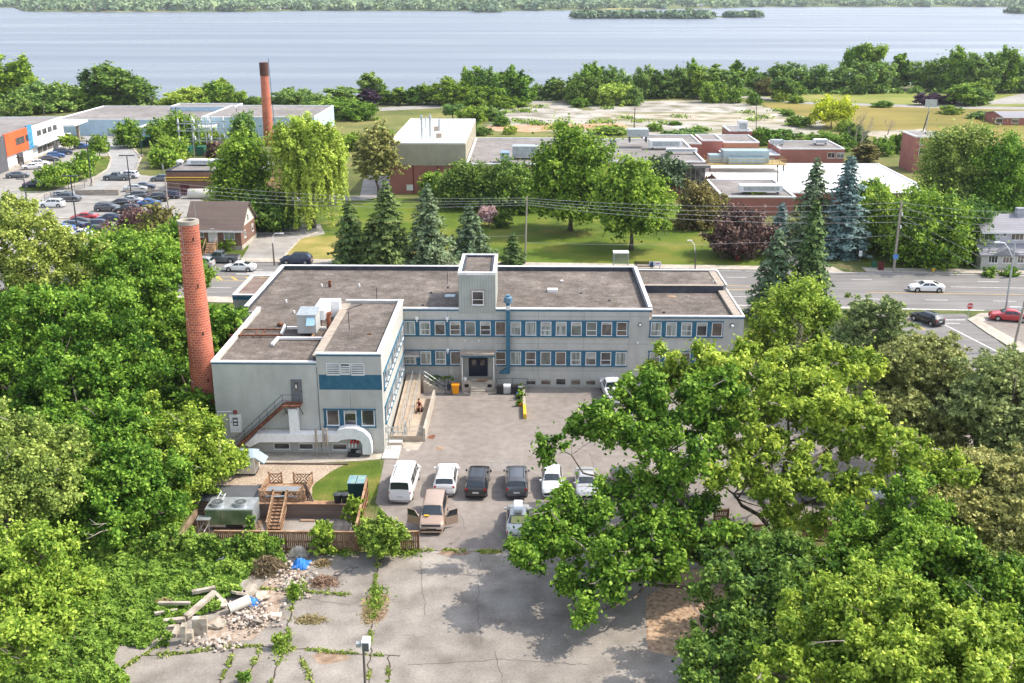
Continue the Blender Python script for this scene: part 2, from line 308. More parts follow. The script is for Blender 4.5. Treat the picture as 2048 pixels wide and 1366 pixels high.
def px(*pts,z=0): return [P(x,y,z).xy for x,y in pts]
def wob(poly,step=1.5,amp=.35,seed=0):
 """an irregular natural edge"""
 out = [];n = len(poly)
 for i in range(n):
  a = Vector(poly[i]);b = Vector(poly[(i+1) % n]);k = max(1,int((b-a).length/step))
  for j in range(k):
   p = a.lerp(b,j/k);q = Vector((p.x*.5,p.y*.5,seed*7.3))
   out.append(Vector((p.x+amp*noise.noise(q)*2,p.y+amp*noise.noise(q+Vector((50,9,3)))*2)))
 return out
 # ================================================================ THE SETTING: ground, road, water, far shore
def xy(x,y): return Vector((x,y))
court = [xy(-27,70.3),xy(-13.1,70.3),xy(-13.1,77.75),xy(-27,77.75)] # sunken yard behind the board fence
shore = [P(-700,225),P(-200,222),P(0,214),P(150,211),P(330,206),P(500,203),P(620,200),P(760,199),P(900,196),P(1000,193),P(1080,190),P(1160,183),P(1300,177),P(1500,172),P(1650,169),P(1800,167),P(1950,165),P(2100,163),P(2700,158)]
near = [xy(-500,20),xy(500,20),xy(900,300)]
ground = sheet('ground',near+[p.xy for p in reversed(wob([p.xy for p in shore],12,3,1)[:-40] if False else [p.xy for p in shore])]+[xy(-500,300)],0,groundm,holes=[court])
m = MB();pts = [p for p in shore]
for a,b in zip(pts[:-1],pts[1:]):
 m.add([(a.x,a.y,0),(b.x,b.y,0),(b.x,b.y+4,-2.2),(a.x,a.y+4,-2.2)],[(0,1,2,3)])
o = m.build('shore_bank',groundm);o['kind'] = 'structure'
m = MB()
c = court
for i in range(4):
 a,b = c[i],c[(i+1) % 4];m.add([(a.x,a.y,0),(b.x,b.y,0),(b.x,b.y,-1.32),(a.x,a.y,-1.32)],[(0,1,2,3)])
o = m.build('court_bank',dirt);o['kind'] = 'structure'
o = sheet('court_floor',c,-1.32,slab)
sheet('court_soil',[xy(-27,70.3),xy(-20.6,70.3),xy(-21.5,74),xy(-21.5,77.75),xy(-27,77.75)],-1.314,dirt)
# water
wm = bpy.data.materials.new('bay_water');wm.use_nodes = True;t = wm.node_tree;N = t.nodes;L = t.links;b = N['Principled BSDF']
b.inputs['Base Color'].default_value = (.10,.115,.15,1);b.inputs['Roughness'].default_value = .3;b.inputs['Specular IOR Level'].default_value = .33;b.inputs['IOR'].default_value = 1.33
g = N.new('ShaderNodeNewGeometry');mp = N.new('ShaderNodeMapping');mp.inputs['Scale'].default_value = (.10,.45,1);L.new(g.outputs[0],mp.inputs[0])
n1 = N.new('ShaderNodeTexNoise');n1.inputs['Scale'].default_value = .5;n1.inputs['Detail'].default_value = 6;L.new(mp.outputs[0],n1.inputs[0])
bp = N.new('ShaderNodeBump');bp.inputs['Strength'].default_value = .3;bp.inputs['Distance'].default_value = .3;L.new(n1.outputs[0],bp.inputs['Height']);L.new(bp.outputs[0],b.inputs['Normal'])
mp2 = N.new('ShaderNodeMapping');mp2.inputs['Scale'].default_value = (.0022,.016,1);L.new(g.outputs[0],mp2.inputs[0])
n2 = N.new('ShaderNodeTexNoise');n2.inputs['Scale'].default_value = 1;n2.inputs['Detail'].default_value = 7;L.new(mp2.outputs[0],n2.inputs[0])
mr = N.new('ShaderNodeMapRange');mr.inputs[1].default_value = .35;mr.inputs[2].default_value = .68;mr.inputs[3].default_value = .25;mr.inputs[4].default_value = .42;L.new(n2.outputs[0],mr.inputs[0]);L.new(mr.outputs[0],b.inputs['Roughness'])
wr = N.new('ShaderNodeValToRGB');wr.color_ramp.elements[0].position = .35;wr.color_ramp.elements[0].color = (.085,.105,.145,1);wr.color_ramp.elements[1].position = .68;wr.color_ramp.elements[1].color = (.135,.155,.195,1);L.new(n2.outputs[0],wr.inputs[0]);L.new(wr.outputs[0],b.inputs['Base Color'])
o = sheet('water',[xy(-2500,330),xy(2500,330),xy(3600,9000),xy(-3600,9000)],-.9,wm)
# far shore: land with low hills, woods, cottages
farland = M('far_fields',[(0,(.05,.085,.03)),(.5,(.09,.12,.035)),(1,(.26,.24,.09))],scale=.004,rough=.98,detail=6,stretch=(.5,1.6,1))
def far_y(px_): # photo row of the opposite shoreline
 pts = [(-600,13),(0,15),(46,15),(48,23),(200,24),(500,23.5),(620,21.5),(960,22.5),(985,24.5),(1010,22),(1400,17.5),(1520,14),(2040,14),(2700,13)]
 for (a,b),(c,d) in zip(pts[:-1],pts[1:]):
  if px_ <= c: return b+(d-b)*(px_-a)/(c-a)
 return pts[-1][1]
edge = [P(x,far_y(x),-.9) for x in range(-600,2700,25)]
m = MB();nx = len(edge);rows = [0,15,60,150,300,600,1000,1600,2600,4500];zz = [-1.0,1.2,2,3,5,9,14,16,14,10]
vs = []
for r_,z_ in zip(rows,zz):
 for e_ in edge:
  d_ = Vector((e_.x,e_.y)).normalized()*r_
  vs.append((e_.x+d_.x,e_.y+d_.y,z_+(noise.noise(Vector((e_.x*.002,(e_.y+r_)*.002,0)))*z_*.5 if r_ > 100 else 0)))
m.add(vs,[(r_*nx+i,r_*nx+i+1,(r_+1)*nx+i+1,(r_+1)*nx+i) for r_ in range(len(rows)-1) for i in range(nx-1)])
o = m.build('far_shore',farland);o['kind'] = 'structure'
# road, pavements, kerbs, markings. the road runs (almost) along x
def roadline(x,off=0): return 157.6-0.047*(x+38)+off # far kerb
def strip(name,x0,x1,o0,o1,z,mat,kind='structure',th=0):
 poly = [xy(x0,roadline(x0,o0)),xy(x1,roadline(x1,o0)),xy(x1,roadline(x1,o1)),xy(x0,roadline(x0,o1))]
 if th:
  m = MB();m.prism([tuple(p) for p in poly],0,th);o = m.build(name,mat);o['kind'] = kind;return o
 return sheet(name,poly,z,mat)
strip('lawn',-190,38,3.2,45,.008,lawn)
strip('road',-190,190,-19.4,-.02,.012,roadm)
strip('pavement',-190,39.5,0,2.4,0,conc,th=.13)
strip('pavement',50.5,190,0,2.4,0,conc,th=.13)
strip('pavement',-190,41.0,-22.2,-19.45,0,conc,th=.13)
strip('verge',-190,40.5,-27,-22.2,.008,lawn)
strip('lawn',51.5,190,2.4,36,.0085,lawn)
# side street running towards the camera on the right
sheet('side_street',[P(1700,628).xy,P(1930,628).xy,P(2048,725).xy,P(2300,870).xy,P(2200,960).xy,P(1900,780).xy],.016,roadm)
sheet('driveway',[P(1690,545).xy,P(1610,545).xy,P(1480,470).xy,P(1520,465).xy],.014,conc)
# ------- painted lines: one object per colour group
m = MB()
def mark(m,x0,x1,off,wd=.14,z=.018):
 for s0,s1 in ((x0,x1),):
  m.add([(s0,roadline(s0,off-wd/2),z),(s1,roadline(s1,off-wd/2),z),(s1,roadline(s1,off+wd/2),z),(s0,roadline(s0,off+wd/2),z)],[(0,1,2,3)])
mark(m,-38,32,-.5);mark(m,32.5,140,-.5,.16)
for x0 in range(-180,190,9): mark(m,x0+2,x0+5,-4.3)
for x0 in range(-180,190,9): mark(m,x0,x0+3,-14.6)
mark(m,60,190,-7.6,.16);mark(m,-180,-60,-7.2)
for dx,o0 in ((0,-5.6),(1.5,-6.3),(0,-7.0)): mark(m,-43.5+dx,-38+dx,o0,.28)
mark(m,24,46,-18.8,.22);mark(m,40,60,-19.2,.3)
for a,b in (((1890,650),(2046,730)),((1745,640),(1930,640)),((1790,645),(1920,647))):
 a = P(*a);b = P(*b);d = (b-a).normalized();n_ = Vector((-d.y,d.x,0))*.1
 m.add([a-n_+Vector((0,0,.022)),b-n_+Vector((0,0,.022)),b+n_+Vector((0,0,.022)),a+n_+Vector((0,0,.022))],[(0,1,2,3)])
o = m.build('road_marking',whiteline);o['kind'] = 'structure'
m = MB()
mark(m,-70,-30,-8.6);mark(m,-70,-30,-10.6)
for x0 in np.arange(-69,-31,2.2): m.add([(x0,roadline(x0,-10.5),.018),(x0+.45,roadline(x0,-10.5),.018),(x0-.75,roadline(x0,-8.7),.018),(x0-1.2,roadline(x0,-8.7),.018)],[(0,1,2,3)])
mark(m,-30,36,-9);mark(m,-30,36,-11);mark(m,47,190,-11.2);mark(m,-180,-70,-9.6)
a = P(1808,636);b = P(1850,660);d = (b-a).normalized();n_ = Vector((-d.y,d.x,0))*.12
m.add([a-n_+Vector((0,0,.022)),b-n_+Vector((0,0,.022)),b+n_+Vector((0,0,.022)),a+n_+Vector((0,0,.022))],[(0,1,2,3)])
o = m.build('road_marking',yellowline);o['kind'] = 'structure'
# corner pavement with kerb and the little parking bay with the red car
m = MB();m.prism([tuple(p) for p in px((1935,640),(1960,628),(2048,625),(2300,625),(2300,830),(2048,713),(1975,668))],0,.13)
o = m.build('pavement',conc);o['kind'] = 'structure'
sheet('parking_bay',px((1965,645),(2000,633),(2300,633),(2300,770),(2048,690)),.135,asphalt)
sheet('verge',px((1500,640),(1690,640),(1700,700),(1640,760),(1485,760)),.008,lawn)
# the lot behind the grey building
lot = [xy(-8.1,70.1),xy(-12.5,77.8),P(768,925).xy,P(770,908).xy,xy(-13.0,88),xy(-13.0,104.4),xy(22.4,104.4),P(1500,700).xy,P(1640,700).xy,P(2140,930).xy,P(1900,1010).xy,P(1420,1080).xy,P(1010,1095).xy]
sheet('parking_lot',lot,.010,asphalt)
# old pavement in the foreground, weeds taking over its left edge
old = wob(px((-300,1500),(150,1366),(240,1250),(330,1190),(500,1130),(600,1100),(735,1108),(840,1092),(1010,1090),(1450,1085),(1700,1180),(1900,1400),(1900,1700),(-300,1700)),1.5,.3,2)
sheet('old_paving',old,.006,slab)
sheet('dirt_patch',wob(px((1290,1190),(1340,1150),(1480,1130),(1560,1250),(1450,1330),(1300,1300)),1,.3,3),.011,M('wood_chip_soil',[(0,(.22,.13,.08)),(.5,(.42,.29,.19)),(1,(.55,.41,.29))],scale=3,rough=.98,bump=.5,bscale=15,detail=10))
# concrete apron along the wing, gravel yard, lawn patch
sheet('gravel_yard',wob(px((430,925),(520,918),(690,930),(640,965),(620,1008),(520,1008),(500,980),(385,1000),(380,960)),1,.2,4),.006,gravel)
sheet('apron',px((490,905),(772,905),(762,918),(720,922),(520,930)),.014,conc)
sheet('lawn',wob(px((762,920),(768,985),(735,1000),(716,1010),(620,1008),(622,975),(660,945),(700,925)),1,.2,5),.009,lawn)
# far side of the road: yards, school lawn, waste ground
sheet('driveway',px((560,523),(480,523),(497,495),(500,470),(500,448),(640,448),(650,468),(600,478)),.014,farlot)
sheet('lawn',px((560,523),(598,480),(640,462),(675,440),(690,395),(740,390),(830,398),(1300,405),(1480,470),(1640,560),(1300,541)),.009,M('lawn_light',fine=.22,fscale=5,cols=[(0,(.058,.10,.008)),(.5,(.098,.145,.012)),(1,(.18,.175,.03))],scale=.12,rough=.98,bump=.4,bscale=12,big=.12,bigscale=.06,detail=10))
sheet('dry_lawn',wob(px((545,520),(590,480),(620,470),(680,472),(730,480),(800,500),(960,500),(1010,530)),4,1.2,8),.013,drylawn)
sheet('yard',px((380,520),(480,520),(500,470),(380,470)),.011,lawn)
sheet('meadow',px((640,262),(700,222),(900,205),(1030,202),(1900,178),(2300,174),(2700,500),(1500,470),(1250,400),(690,395)),.006,meadow)
sheet('hay_field',px((1520,205),(1640,208),(2048,218),(2400,225),(2400,400),(1900,270),(1750,275),(1600,250)),.010,hayfield)
sheet('hay_field',px((1440,192),(1600,183),(2048,180),(2300,182),(2300,200),(2000,213),(1700,206)),.0115,M('park_grass',[(0,(.13,.17,.03)),(.5,(.19,.21,.045)),(1,(.28,.26,.08))],scale=.03,rough=.98,big=.1,detail=8))
sheet('shore_road',px((720,216),(1000,206),(1250,190),(1500,190),(1600,203),(1900,212),(2300,217),(2300,224),(1900,217),(1600,208),(1500,196),(1250,196),(1000,210),(760,222)),.016,farlot)
sheet('path',px((1450,186),(1800,180),(2048,178),(2048,180),(1800,182),(1450,188)),.016,conc)
sheet('shore_road',px((1820,207),(1990,200),(2048,186),(2200,186),(2200,200),(2048,207),(1900,212)),.019,farlot)
sheet('old_slab',wob(px((930,209),(1165,204),(1465,200),(1560,222),(1640,242),(1650,276),(1240,272),(1060,262),(1000,262),(960,240)),4,2,10),.011,M('weedy_slab',[(0,(.10,.12,.04)),(.35,(.20,.19,.10)),(.5,(.32,.29,.24)),(1,(.42,.39,.345))],scale=.07,rough=.95,detail=12,stretch=(.5,1,1)))
slabs = px((985,210),(1140,206),(1180,228),(1200,246),(1010,250),(1000,235))
sheet('old_slab',wob(slabs,3,1.2,11),.014,wconc)
sheet('old_slab',wob(px((1165,207),(1460,201),(1510,214),(1460,226),(1240,224),(1190,222)),3,1,12),.014,wconc)
sheet('old_slab',wob(px((1200,228),(1560,226),(1620,242),(1500,246),(1420,240),(1230,238)),3,1.5,13),.014,M('worn_slab',[(0,(.13,.14,.06)),(.5,(.36,.31,.24)),(1,(.50,.45,.40))],scale=.12,rough=.95,detail=10))
sheet('old_slab',wob(px((1270,248),(1390,247),(1440,260),(1290,262)),3,1.2,14),.018,wconc)
sheet('old_slab',wob(px((1530,258),(1590,256),(1600,270),(1545,274)),3,1.0,15),.018,wconc)
sheet('old_slab',wob(px((1730,262),(1850,258),(1850,275),(1760,285)),3,1.0,16),.018,M('worn_slab',[]) if 'worn_slab' in MATS else wconc)
sheet('red_soil',wob(px((965,252),(1245,246),(1265,254),(1060,264),(990,262)),3,1.2,17),.020,M('red_soil',[(0,(.40,.20,.11)),(1,(.52,.33,.22))],scale=.3,rough=.98,detail=8))
# clinic lot on the left
sheet('clinic_lot',px((-300,470),(-300,345),(10,343),(130,290),(220,262),(300,315),(300,355),(335,360),(420,410),(370,500),(-100,520)),.010,farlot)
laneP = px((75,400),(190,370),(215,345),(222,320),(215,300),(190,285),(160,272),(185,268),(230,278),(265,300),(278,318),(262,345),(240,360),(170,395),(90,415),(-60,420),(-60,405))
sheet('lane',laneP,.016,M('lane_asphalt',[(0,(.26,.26,.255)),(1,(.34,.335,.33))],scale=.5,rough=.95,big=.08,detail=8))
sheet('verge',wob(px((262,347),(282,316),(268,300),(300,290),(420,300),(420,330),(330,345),(300,352)),3,.6,18),.018,meadow)
sheet('planted_island',wob(px((33,376),(110,345),(190,312),(222,312),(216,338),(190,352),(90,384),(50,386)),3,.3,19),.020,lawn)
sheet('works_yard',px((300,352),(330,350),(560,392),(720,392),(730,345),(800,330),(800,385),(730,400),(500,408),(300,370)),.014,farlot)
def kerb(pts,w_=.22,h_=.13,name='kerb'):
 m = MB();pts = [P(*q) for q in pts]
 for a,b in zip(pts[:-1],pts[1:]): m.bar(a+Vector((0,0,h_/2)),b+Vector((0,0,h_/2)),w_*1.6,h_)
 o = m.build(name,conc);o['kind'] = 'structure'
kerb([(60,402),(90,388),(190,356),(216,338),(223,318),(216,305)],.3);kerb([(270,345),(282,316),(268,298),(240,279),(190,268),(160,268)],.3);kerb([(70,437),(290,437)],.5);kerb([(65,446),(285,446)],.5)
kerb([(560,522),(598,480),(640,462)],.25)
# ================================================================ THE GREY OFFICE BUILDING
FY,WY = 104.5,87.6
def window(parent,c,wd,hg,face='-y',hung=False,frame=whitetrim,pane=glass,fr=.07,name='window',depth=.10,mull=0,proud=.03):
 """c: centre of the opening's bottom edge on the wall plane"""
 cx,cy,cz = c
 if face == '-y': T = Matrix.Translation((cx,cy,cz))
 elif face == '+x': T = Matrix.Translation((cx,cy,cz)) @ Matrix.Rotation(R(90),4,'Z')
 elif face == '-x': T = Matrix.Translation((cx,cy,cz)) @ Matrix.Rotation(R(-90),4,'Z')
 else: T = Matrix.Translation((cx,cy,cz)) @ Matrix.Rotation(face,4,'Z')
 h = wd/2;m = MB()
 m.box(-h,-proud-.02,0,-h+fr,depth,hg,T=T);m.box(h-fr,-proud-.02,0,h,depth,hg,T=T)
 m.box(-h+fr,-proud-.02,hg-fr,h-fr,depth,hg,T=T);m.box(-h-.03,-proud-.07,-.06,h+.03,depth,fr*.9,T=T)
 if hung: m.box(-h+fr,-proud,hg*.36,h-fr,0,hg*.36+.06,T=T)
 for k in range(mull):
  xm = -h+wd*(k+1)/(mull+1);m.box(xm-.03,-proud,fr,xm+.03,0,hg-fr,T=T)
 o = m.build(name,frame,parent)
 rv = random.Random(int(cx*31+cy*7+cz*13));pane = rv.choice([glass,glassb,glassb,glassd,glassg]) if pane is glass else pane
 g = MB();g.box(-h+fr*.6,-proud+.012,fr*.6,h-fr*.6,.02,hg-fr*.6,T=T);g.build('pane',pane,o,off=ORG[parent.name])
 if rv.random() < .4:
  k = rv.uniform(.12,.55);g = MB();g.box(-h+fr,-proud+.008,hg-fr-(hg-2*fr)*k,h-fr,-proud+.0115,hg-fr,T=T);g.build('blind',blindm,o,off=ORG[parent.name])
 return o
B = thing('office_building','long two storey grey office building with blue window bands and flat gravel roofs','building',(-5,FY,0))
def Zp(y,Y): return PY(1024,y,Y).z
def Xp(x,y,Y): return PY(x,y,Y).x
X0,X1,X2,XW,BY = -13.0,12.56,22.34,-29.5,121.9
m = MB();m.box(XW,FY,0,X1,BY,8.28)
m.box(X1+.002,FY+.004,0,X2,BY-.003,7.55);m.box(X1+.004,115,7.55,X2-.002,BY-.006,8.28)
m.box(-28.1,WY,0,-18.75,FY-.002,8.285);m.box(-18.748,WY-.04,0,X0,FY-.004,9.2)
# parapet upstands
m.box(X0,FY,8.28,X1,FY+.3,8.62);m.build('wall',grey,B)
m = MB()
m.box(XW,BY-.35,8.28,X1+.0,BY,8.80);m.box(XW-.002,104.5,8.28,XW+.35,BY-.35,8.80);m.box(X1-.3,FY+.3,8.27,X1+.25,BY-.35,8.80)
m.box(X1+.25,114.75,7.55,X2-.4,115.0,8.42);m.box(X1+.25,BY-.3,8.28,X2-.25,BY-.01,8.45);m.box(-19.1,WY+.3,8.285,-18.76,104.5,9.15)
m.each('parapet',shadeflash,B)  # blue-black colour stands in for shade on the parapets' inner faces
m = MB() # pale metal copings
for a in ((X0,FY-.06,8.62,-7.22,FY+.36,8.74),(-3.38,FY-.06,8.62,X1+.28,FY+.36,8.74),(XW-.05,BY-.42,8.80,X1+.3,BY+.06,8.86),(XW-.06,FY,8.80,XW+.42,BY-.42,8.87),
(X1-.1,FY+.36,8.802,X1+.28,BY-.42,8.868),(X1+.28,FY-.05,7.9,X2+.06,FY+.32,8.02),(X2-.1,FY+.32,7.9,X2+.07,115,8.02),(X1+.28,BY-.4,8.45,X2+.05,BY+.05,8.51),(X2-.1,115,8.46,X2+.06,BY-.4,8.52),
(-28.16,WY-.06,8.66,-18.76,WY+.34,8.78),(-28.16,WY+.34,8.66,-27.8,FY,8.78),(-18.8,WY-.10,9.5,X0+.07,WY+.3,9.62),(X0-.4,WY+.3,9.5,X0+.07,FY+.2,9.62),(-18.9,FY-.15,9.5,X0-.4,FY+.2,9.60)):
 m.box(*a)
m.each('coping',whitetrim,B)
m = MB()
m.box(X1+.28,FY,7.55,X2,FY+.28,7.9);m.box(-28.1,WY,8.285,-18.76,WY+.28,8.66);m.box(-28.1,WY+.28,8.285,-27.85,FY,8.66)
m.box(-18.748,WY-.04,9.2,X0,WY+.26,9.5);m.box(X0-.3,WY+.26,9.2,X0,FY+.15,9.5);m.box(-18.748,FY-.1,8.28,X0-.3,FY+.15,9.5);m.each('parapet',grey,B)
m = MB();m.box(-19.15,WY+.34,9.151,-18.35,FY-.15,9.28);m.box(X2-1.0,FY+.33,7.66,X2-.101,114.9,7.92);m.box(X2-1.0,115.2,8.32,X2-.11,BY-.4,8.40);m.box(X1+.28,114.7,8.42,X2-.4,115.2,8.47);m.each('coping',tanstone,B)
m = MB()
m.box(XW+.3,FY+.2,8.2,X1-.2,BY-.2,8.30);m.box(-27.9,WY+.2,8.25,-18.9,FY+.19,8.301);m.box(X1+.2,FY+.2,7.5,X2-.05,114.9,7.6);m.box(X1+.2,115.05,8.2,X2-.02,BY-.2,8.325)
m.box(-18.5,WY+.2,9.1,X0-.2,FY-.05,9.24);m.build('roof',roofgrav,B)
m = MB() # blue fascias and bands
for a in ((X0+.001,8.44,-7.22,8.60),(-3.38,8.44,X1+.1,8.60),(X1+.28,7.74,X2,7.90)): m.box(a[0],FY-.035,a[1],a[2],FY-.001,a[3])
m.box(-28.1,WY-.03,8.52,-18.78,WY-.001,8.66);m.box(-18.7,WY-.075,9.34,X0+.02,WY-.041,9.5)
z1,z0 = Zp(751,WY),Zp(781,WY);m.box(-18.6,WY-.05,z0,X0+.004,WY-.041,z1)
m.each('fascia',blue,B)
XC = lambda i: -12.35+1.577*i
# window bands with mullion panels
m = MB()
def band(m,xa,xb,za,zb,Y):
 m.box(xa,Y-.05,za+.16,xb,Y-.001,zb-.12);m.box(xa-.05,Y-.12,zb-.12,xb+.05,Y-.001,zb);m.box(xa-.05,Y-.16,za,xb+.05,Y-.001,za+.16)
band(m,X0+.05,10.4,5.68,7.47,FY);band(m,X0+.05,-7.2,2.42,4.18,FY);band(m,-3.2,10.3,2.42,4.18,FY)
band(m,12.6,20.2,5.68,7.47,FY);band(m,12.6,20.1,2.42,4.18,FY)
m.build('window_band',blue,B)
m = MB()
xa,xb = Xp(649,850,WY),Xp(752,850,WY);band(m,xa,xb,Zp(856,WY),Zp(819,WY),WY-.04)
for za,zb in ((5.68,7.47),(2.42,4.18)):
 m.box(X0+.001,88.6,za+.16,X0+.05,103.9,zb-.12);m.box(X0+.001,88.5,zb-.12,X0+.12,104.0,zb);m.box(X0+.001,88.5,za,X0+.16,104.0,za+.16)
m.build('window_band',blue,B)
rw = random.Random(4)
hungU = {1,3,5,9,12,14};hungL = {0,2,6,8,11,13}
for i in range(15):
 window(B,(XC(i),FY-.05,5.84),1.1,1.5,hung=i in hungU,pane=curt if i in (0,1,8,9,10,7) else glass,proud=.02)
for i in [0,1,2,3,6,7,8,9,10,11,12,13,14]:
 window(B,(XC(i),FY-.05,2.58),1.1,1.46,hung=i in hungL,pane=curt if i in (0,1,2,7,11,14) else glass,proud=.02)
for i in range(5):
 window(B,(13.28+1.577*i,FY-.05,5.84),1.1,1.5,hung=i in (0,2),pane=curt if i < 3 else glass,proud=.02)
 window(B,(13.28+1.577*i,FY-.05,2.58),1.1,1.46,hung=i in (1,3),proud=.02)
for i in range(8,14): window(B,(XC(i)+.05,FY,.32),1.05,.72,frame=grey,fr=.05,proud=.03,pane=rw.choice([glassd,glassb]))
for k in range(9):
 window(B,(X0+.05,89.6+1.66*k,5.84),1.1,1.5,'+x',hung=k % 2 == 0,proud=.02)
 window(B,(X0+.05,89.6+1.66*k,2.58),1.1,1.46,'+x',hung=k % 2 == 1,proud=.02)
for xa in (677,700.5-.5,735):
 pass
for a,b in ((654,679),(688.5,713.5),(723.5,749.5)):
 x_a,x_b = Xp(a,836,WY),Xp(b,836,WY);window(B,((x_a+x_b)/2,WY-.09,Zp(852,WY)),x_b-x_a,Zp(820.5,WY)-Zp(852,WY),proud=.02)
for a,b in ((547.5,580),(597.5,627),(665,694.5)):
 x_a,x_b = Xp(a,890,WY),Xp(b,890,WY);window(B,((x_a+x_b)/2,WY-(.04 if a > 640 else 0),Zp(901,WY)),x_b-x_a,Zp(888,WY)-Zp(901,WY),proud=.03,pane=glassd)
 # triple louvre
for a,b,e in ((653,680,0),(681,700.5,.03),(702,729,0)):
 x_a,x_b = Xp(a,740,WY),Xp(b,740,WY);z_a,z_b = Zp(751-e*40,WY),Zp(729.5,WY);m = MB()
 m.box(x_a,WY-.10,z_a,x_a+.06,WY-.04,z_b);m.box(x_b-.06,WY-.10,z_a,x_b,WY-.04,z_b);m.box(x_a,WY-.10,z_b,x_b,WY-.04,z_b+.06);m.box(x_a,WY-.10,z_a-.06,x_b,WY-.04,z_a)
 z = z_a+.03
 while z < z_b-.08: m.box(x_a+.06,WY-.14,z,x_b-.06,WY-.11,z+.085);z += .17
 lo = m.build('louvre',whitetrim,B);m = MB();m.box(x_a+.06,WY-.06,z_a,x_b-.06,WY-.041,z_b);m.build('louvre_shade_backing',shadeflash,lo,off=ORG[B.name])  # dark backing panel, shade between the slats put into its colour
 # penthouse
PB = 112.5;PXa,PXb = -7.2,-3.4
m = MB();m.box(PXa,FY-.04,8.2,PXb,PB,12.3);tower = m.build('stair_tower',greysid,B)
m = MB();t_ = .28
for a in ((PXa-.05,FY-.09,12.3,PXb+.05,FY+t_,12.58),(PXa-.05,PB-t_,12.3,PXb+.05,PB+.05,12.58),(PXa-.05,FY+t_,12.3,PXa+t_,PB-t_,12.58),(PXb-t_,FY+t_,12.3,PXb+.05,PB-t_,12.58)): m.box(*a)
m.build('coping',whitetrim,tower,off=ORG[B.name])
m = MB();m.box(PXa+t_,FY+t_,12.28,PXb-t_,PB-t_,12.34);m.build('roof',roofgrav,tower,off=ORG[B.name])
m = MB()
for a in ((PXa+t_,FY+t_,12.34,PXa+t_+.25,PB-t_,12.5),(PXb-t_-.25,FY+t_,12.34,PXb-t_,PB-t_,12.5),(PXa+t_+.25,PB-t_-.3,12.34,PXb-t_-.25,PB-t_,12.5)): m.box(*a)
m.build('flashing',shadeflash,tower,off=ORG[B.name])
ORG[tower.name] = ORG[B.name]
m = MB();x_a,x_b = Xp(943.5,600,FY),Xp(968,600,FY);z_a,z_b = Zp(612,FY),Zp(579,FY)
m.box(x_a-.08,FY-.10,z_a,x_b+.08,FY-.042,z_b);m.build('window_surround',tanstone,tower)
window(tower,((x_a+x_b)/2,FY-.12,z_a+.15),1.2,1.45,hung=True)
# entrance: doors, porch, platform, steps
m = MB();xa,xb = Xp(939,730,FY),Xp(974,730,FY);za,zb = 1.28,Zp(717,FY)
m.box(xa,FY-.05,za,xb,FY-.002,zb);d_ = m.build('door',M('navy_door',(.012,.016,.035),rough=.35),B)
m = MB();m.box((xa+xb)/2-.02,FY-.07,za,(xa+xb)/2+.02,FY-.051,zb);m.box(xa-.08,FY-.08,za,xa,FY-.003,zb+.08);m.box(xb,FY-.08,za,xb+.08,FY-.003,zb+.08);m.box(xa,FY-.08,zb,xb,FY-.003,zb+.08)
m.build('door_frame',darksteel,d_,off=ORG[B.name])
m = MB();m.box(xa+.25,FY-.062,zb-.75,xa+.7,FY-.051,zb-.15);m.box(xb-.7,FY-.062,zb-.75,xb-.25,FY-.051,zb-.15);m.each('door_glass',glass,d_,off=ORG[B.name])
pr = 1.35;xl,xr = -6.95,-3.5
m = MB();m.box(xl,FY-pr,4.0,xr,FY-.002,4.2);m.build('canopy',tanstone,B)
m = MB();m.box(xl-.03,FY-pr-.03,3.85,xr+.03,FY-.003,3.995);m.build('fascia',blue,B)
m = MB();m.box(xl+.05,FY-1.0,1.28,xl+.15,FY-.003,3.85);m.box(xr-.15,FY-1.0,1.28,xr-.05,FY-.003,3.85);m.each('porch_wall',grey,B)
for x in (xl+.08,xr-.08): m = MB();m.box(x-.05,FY-pr+.05,1.25,x+.05,FY-pr+.15,3.85);m.build('post',whitetrim,B)
m = MB();m.box(xl,FY-pr,.0,xl+.95,FY-.003,1.2);m.box(xr-.95,FY-pr,.0,xr,FY-.003,1.2);m.box(xl+.95,FY-.95,0,xr-.95,FY-.004,1.26)
for k in range(5): m.box(xl+.952,FY-.95-.22*(k+1),0,xr-.952,FY-.95-.22*k,1.26-.24*(k+1)+.01*k)
m.build('platform',conc,B)
m = MB();m.box(xl+.3,FY-pr-.01,.5,xl+.75,FY-pr+.02,.85);m.box(xr-.75,FY-pr-.01,.5,xr-.3,FY-pr+.02,.85);m.each('vent',darkm,B)
for s_ in (xl+.02,xr-.02):
 m = MB();m.tube([(s_,FY-pr-.02,0),(s_,FY-pr-.02,2.2)],.025,6);m.tube([(s_,FY-pr-.02,2.2),(s_,FY-.1,2.2)],.025,6);m.build('handrail',steel,B)
 # small canopy in the inner corner with a post
m = MB();m.box(X0+.0,FY-1.25,3.95,-11.35,FY-.13,4.1);m.build('canopy',flatroof,B)
m = MB();m.box(X0+.002,FY-1.3,3.78,-11.3,FY-1.24,4.0);m.build('fascia',grey,B)
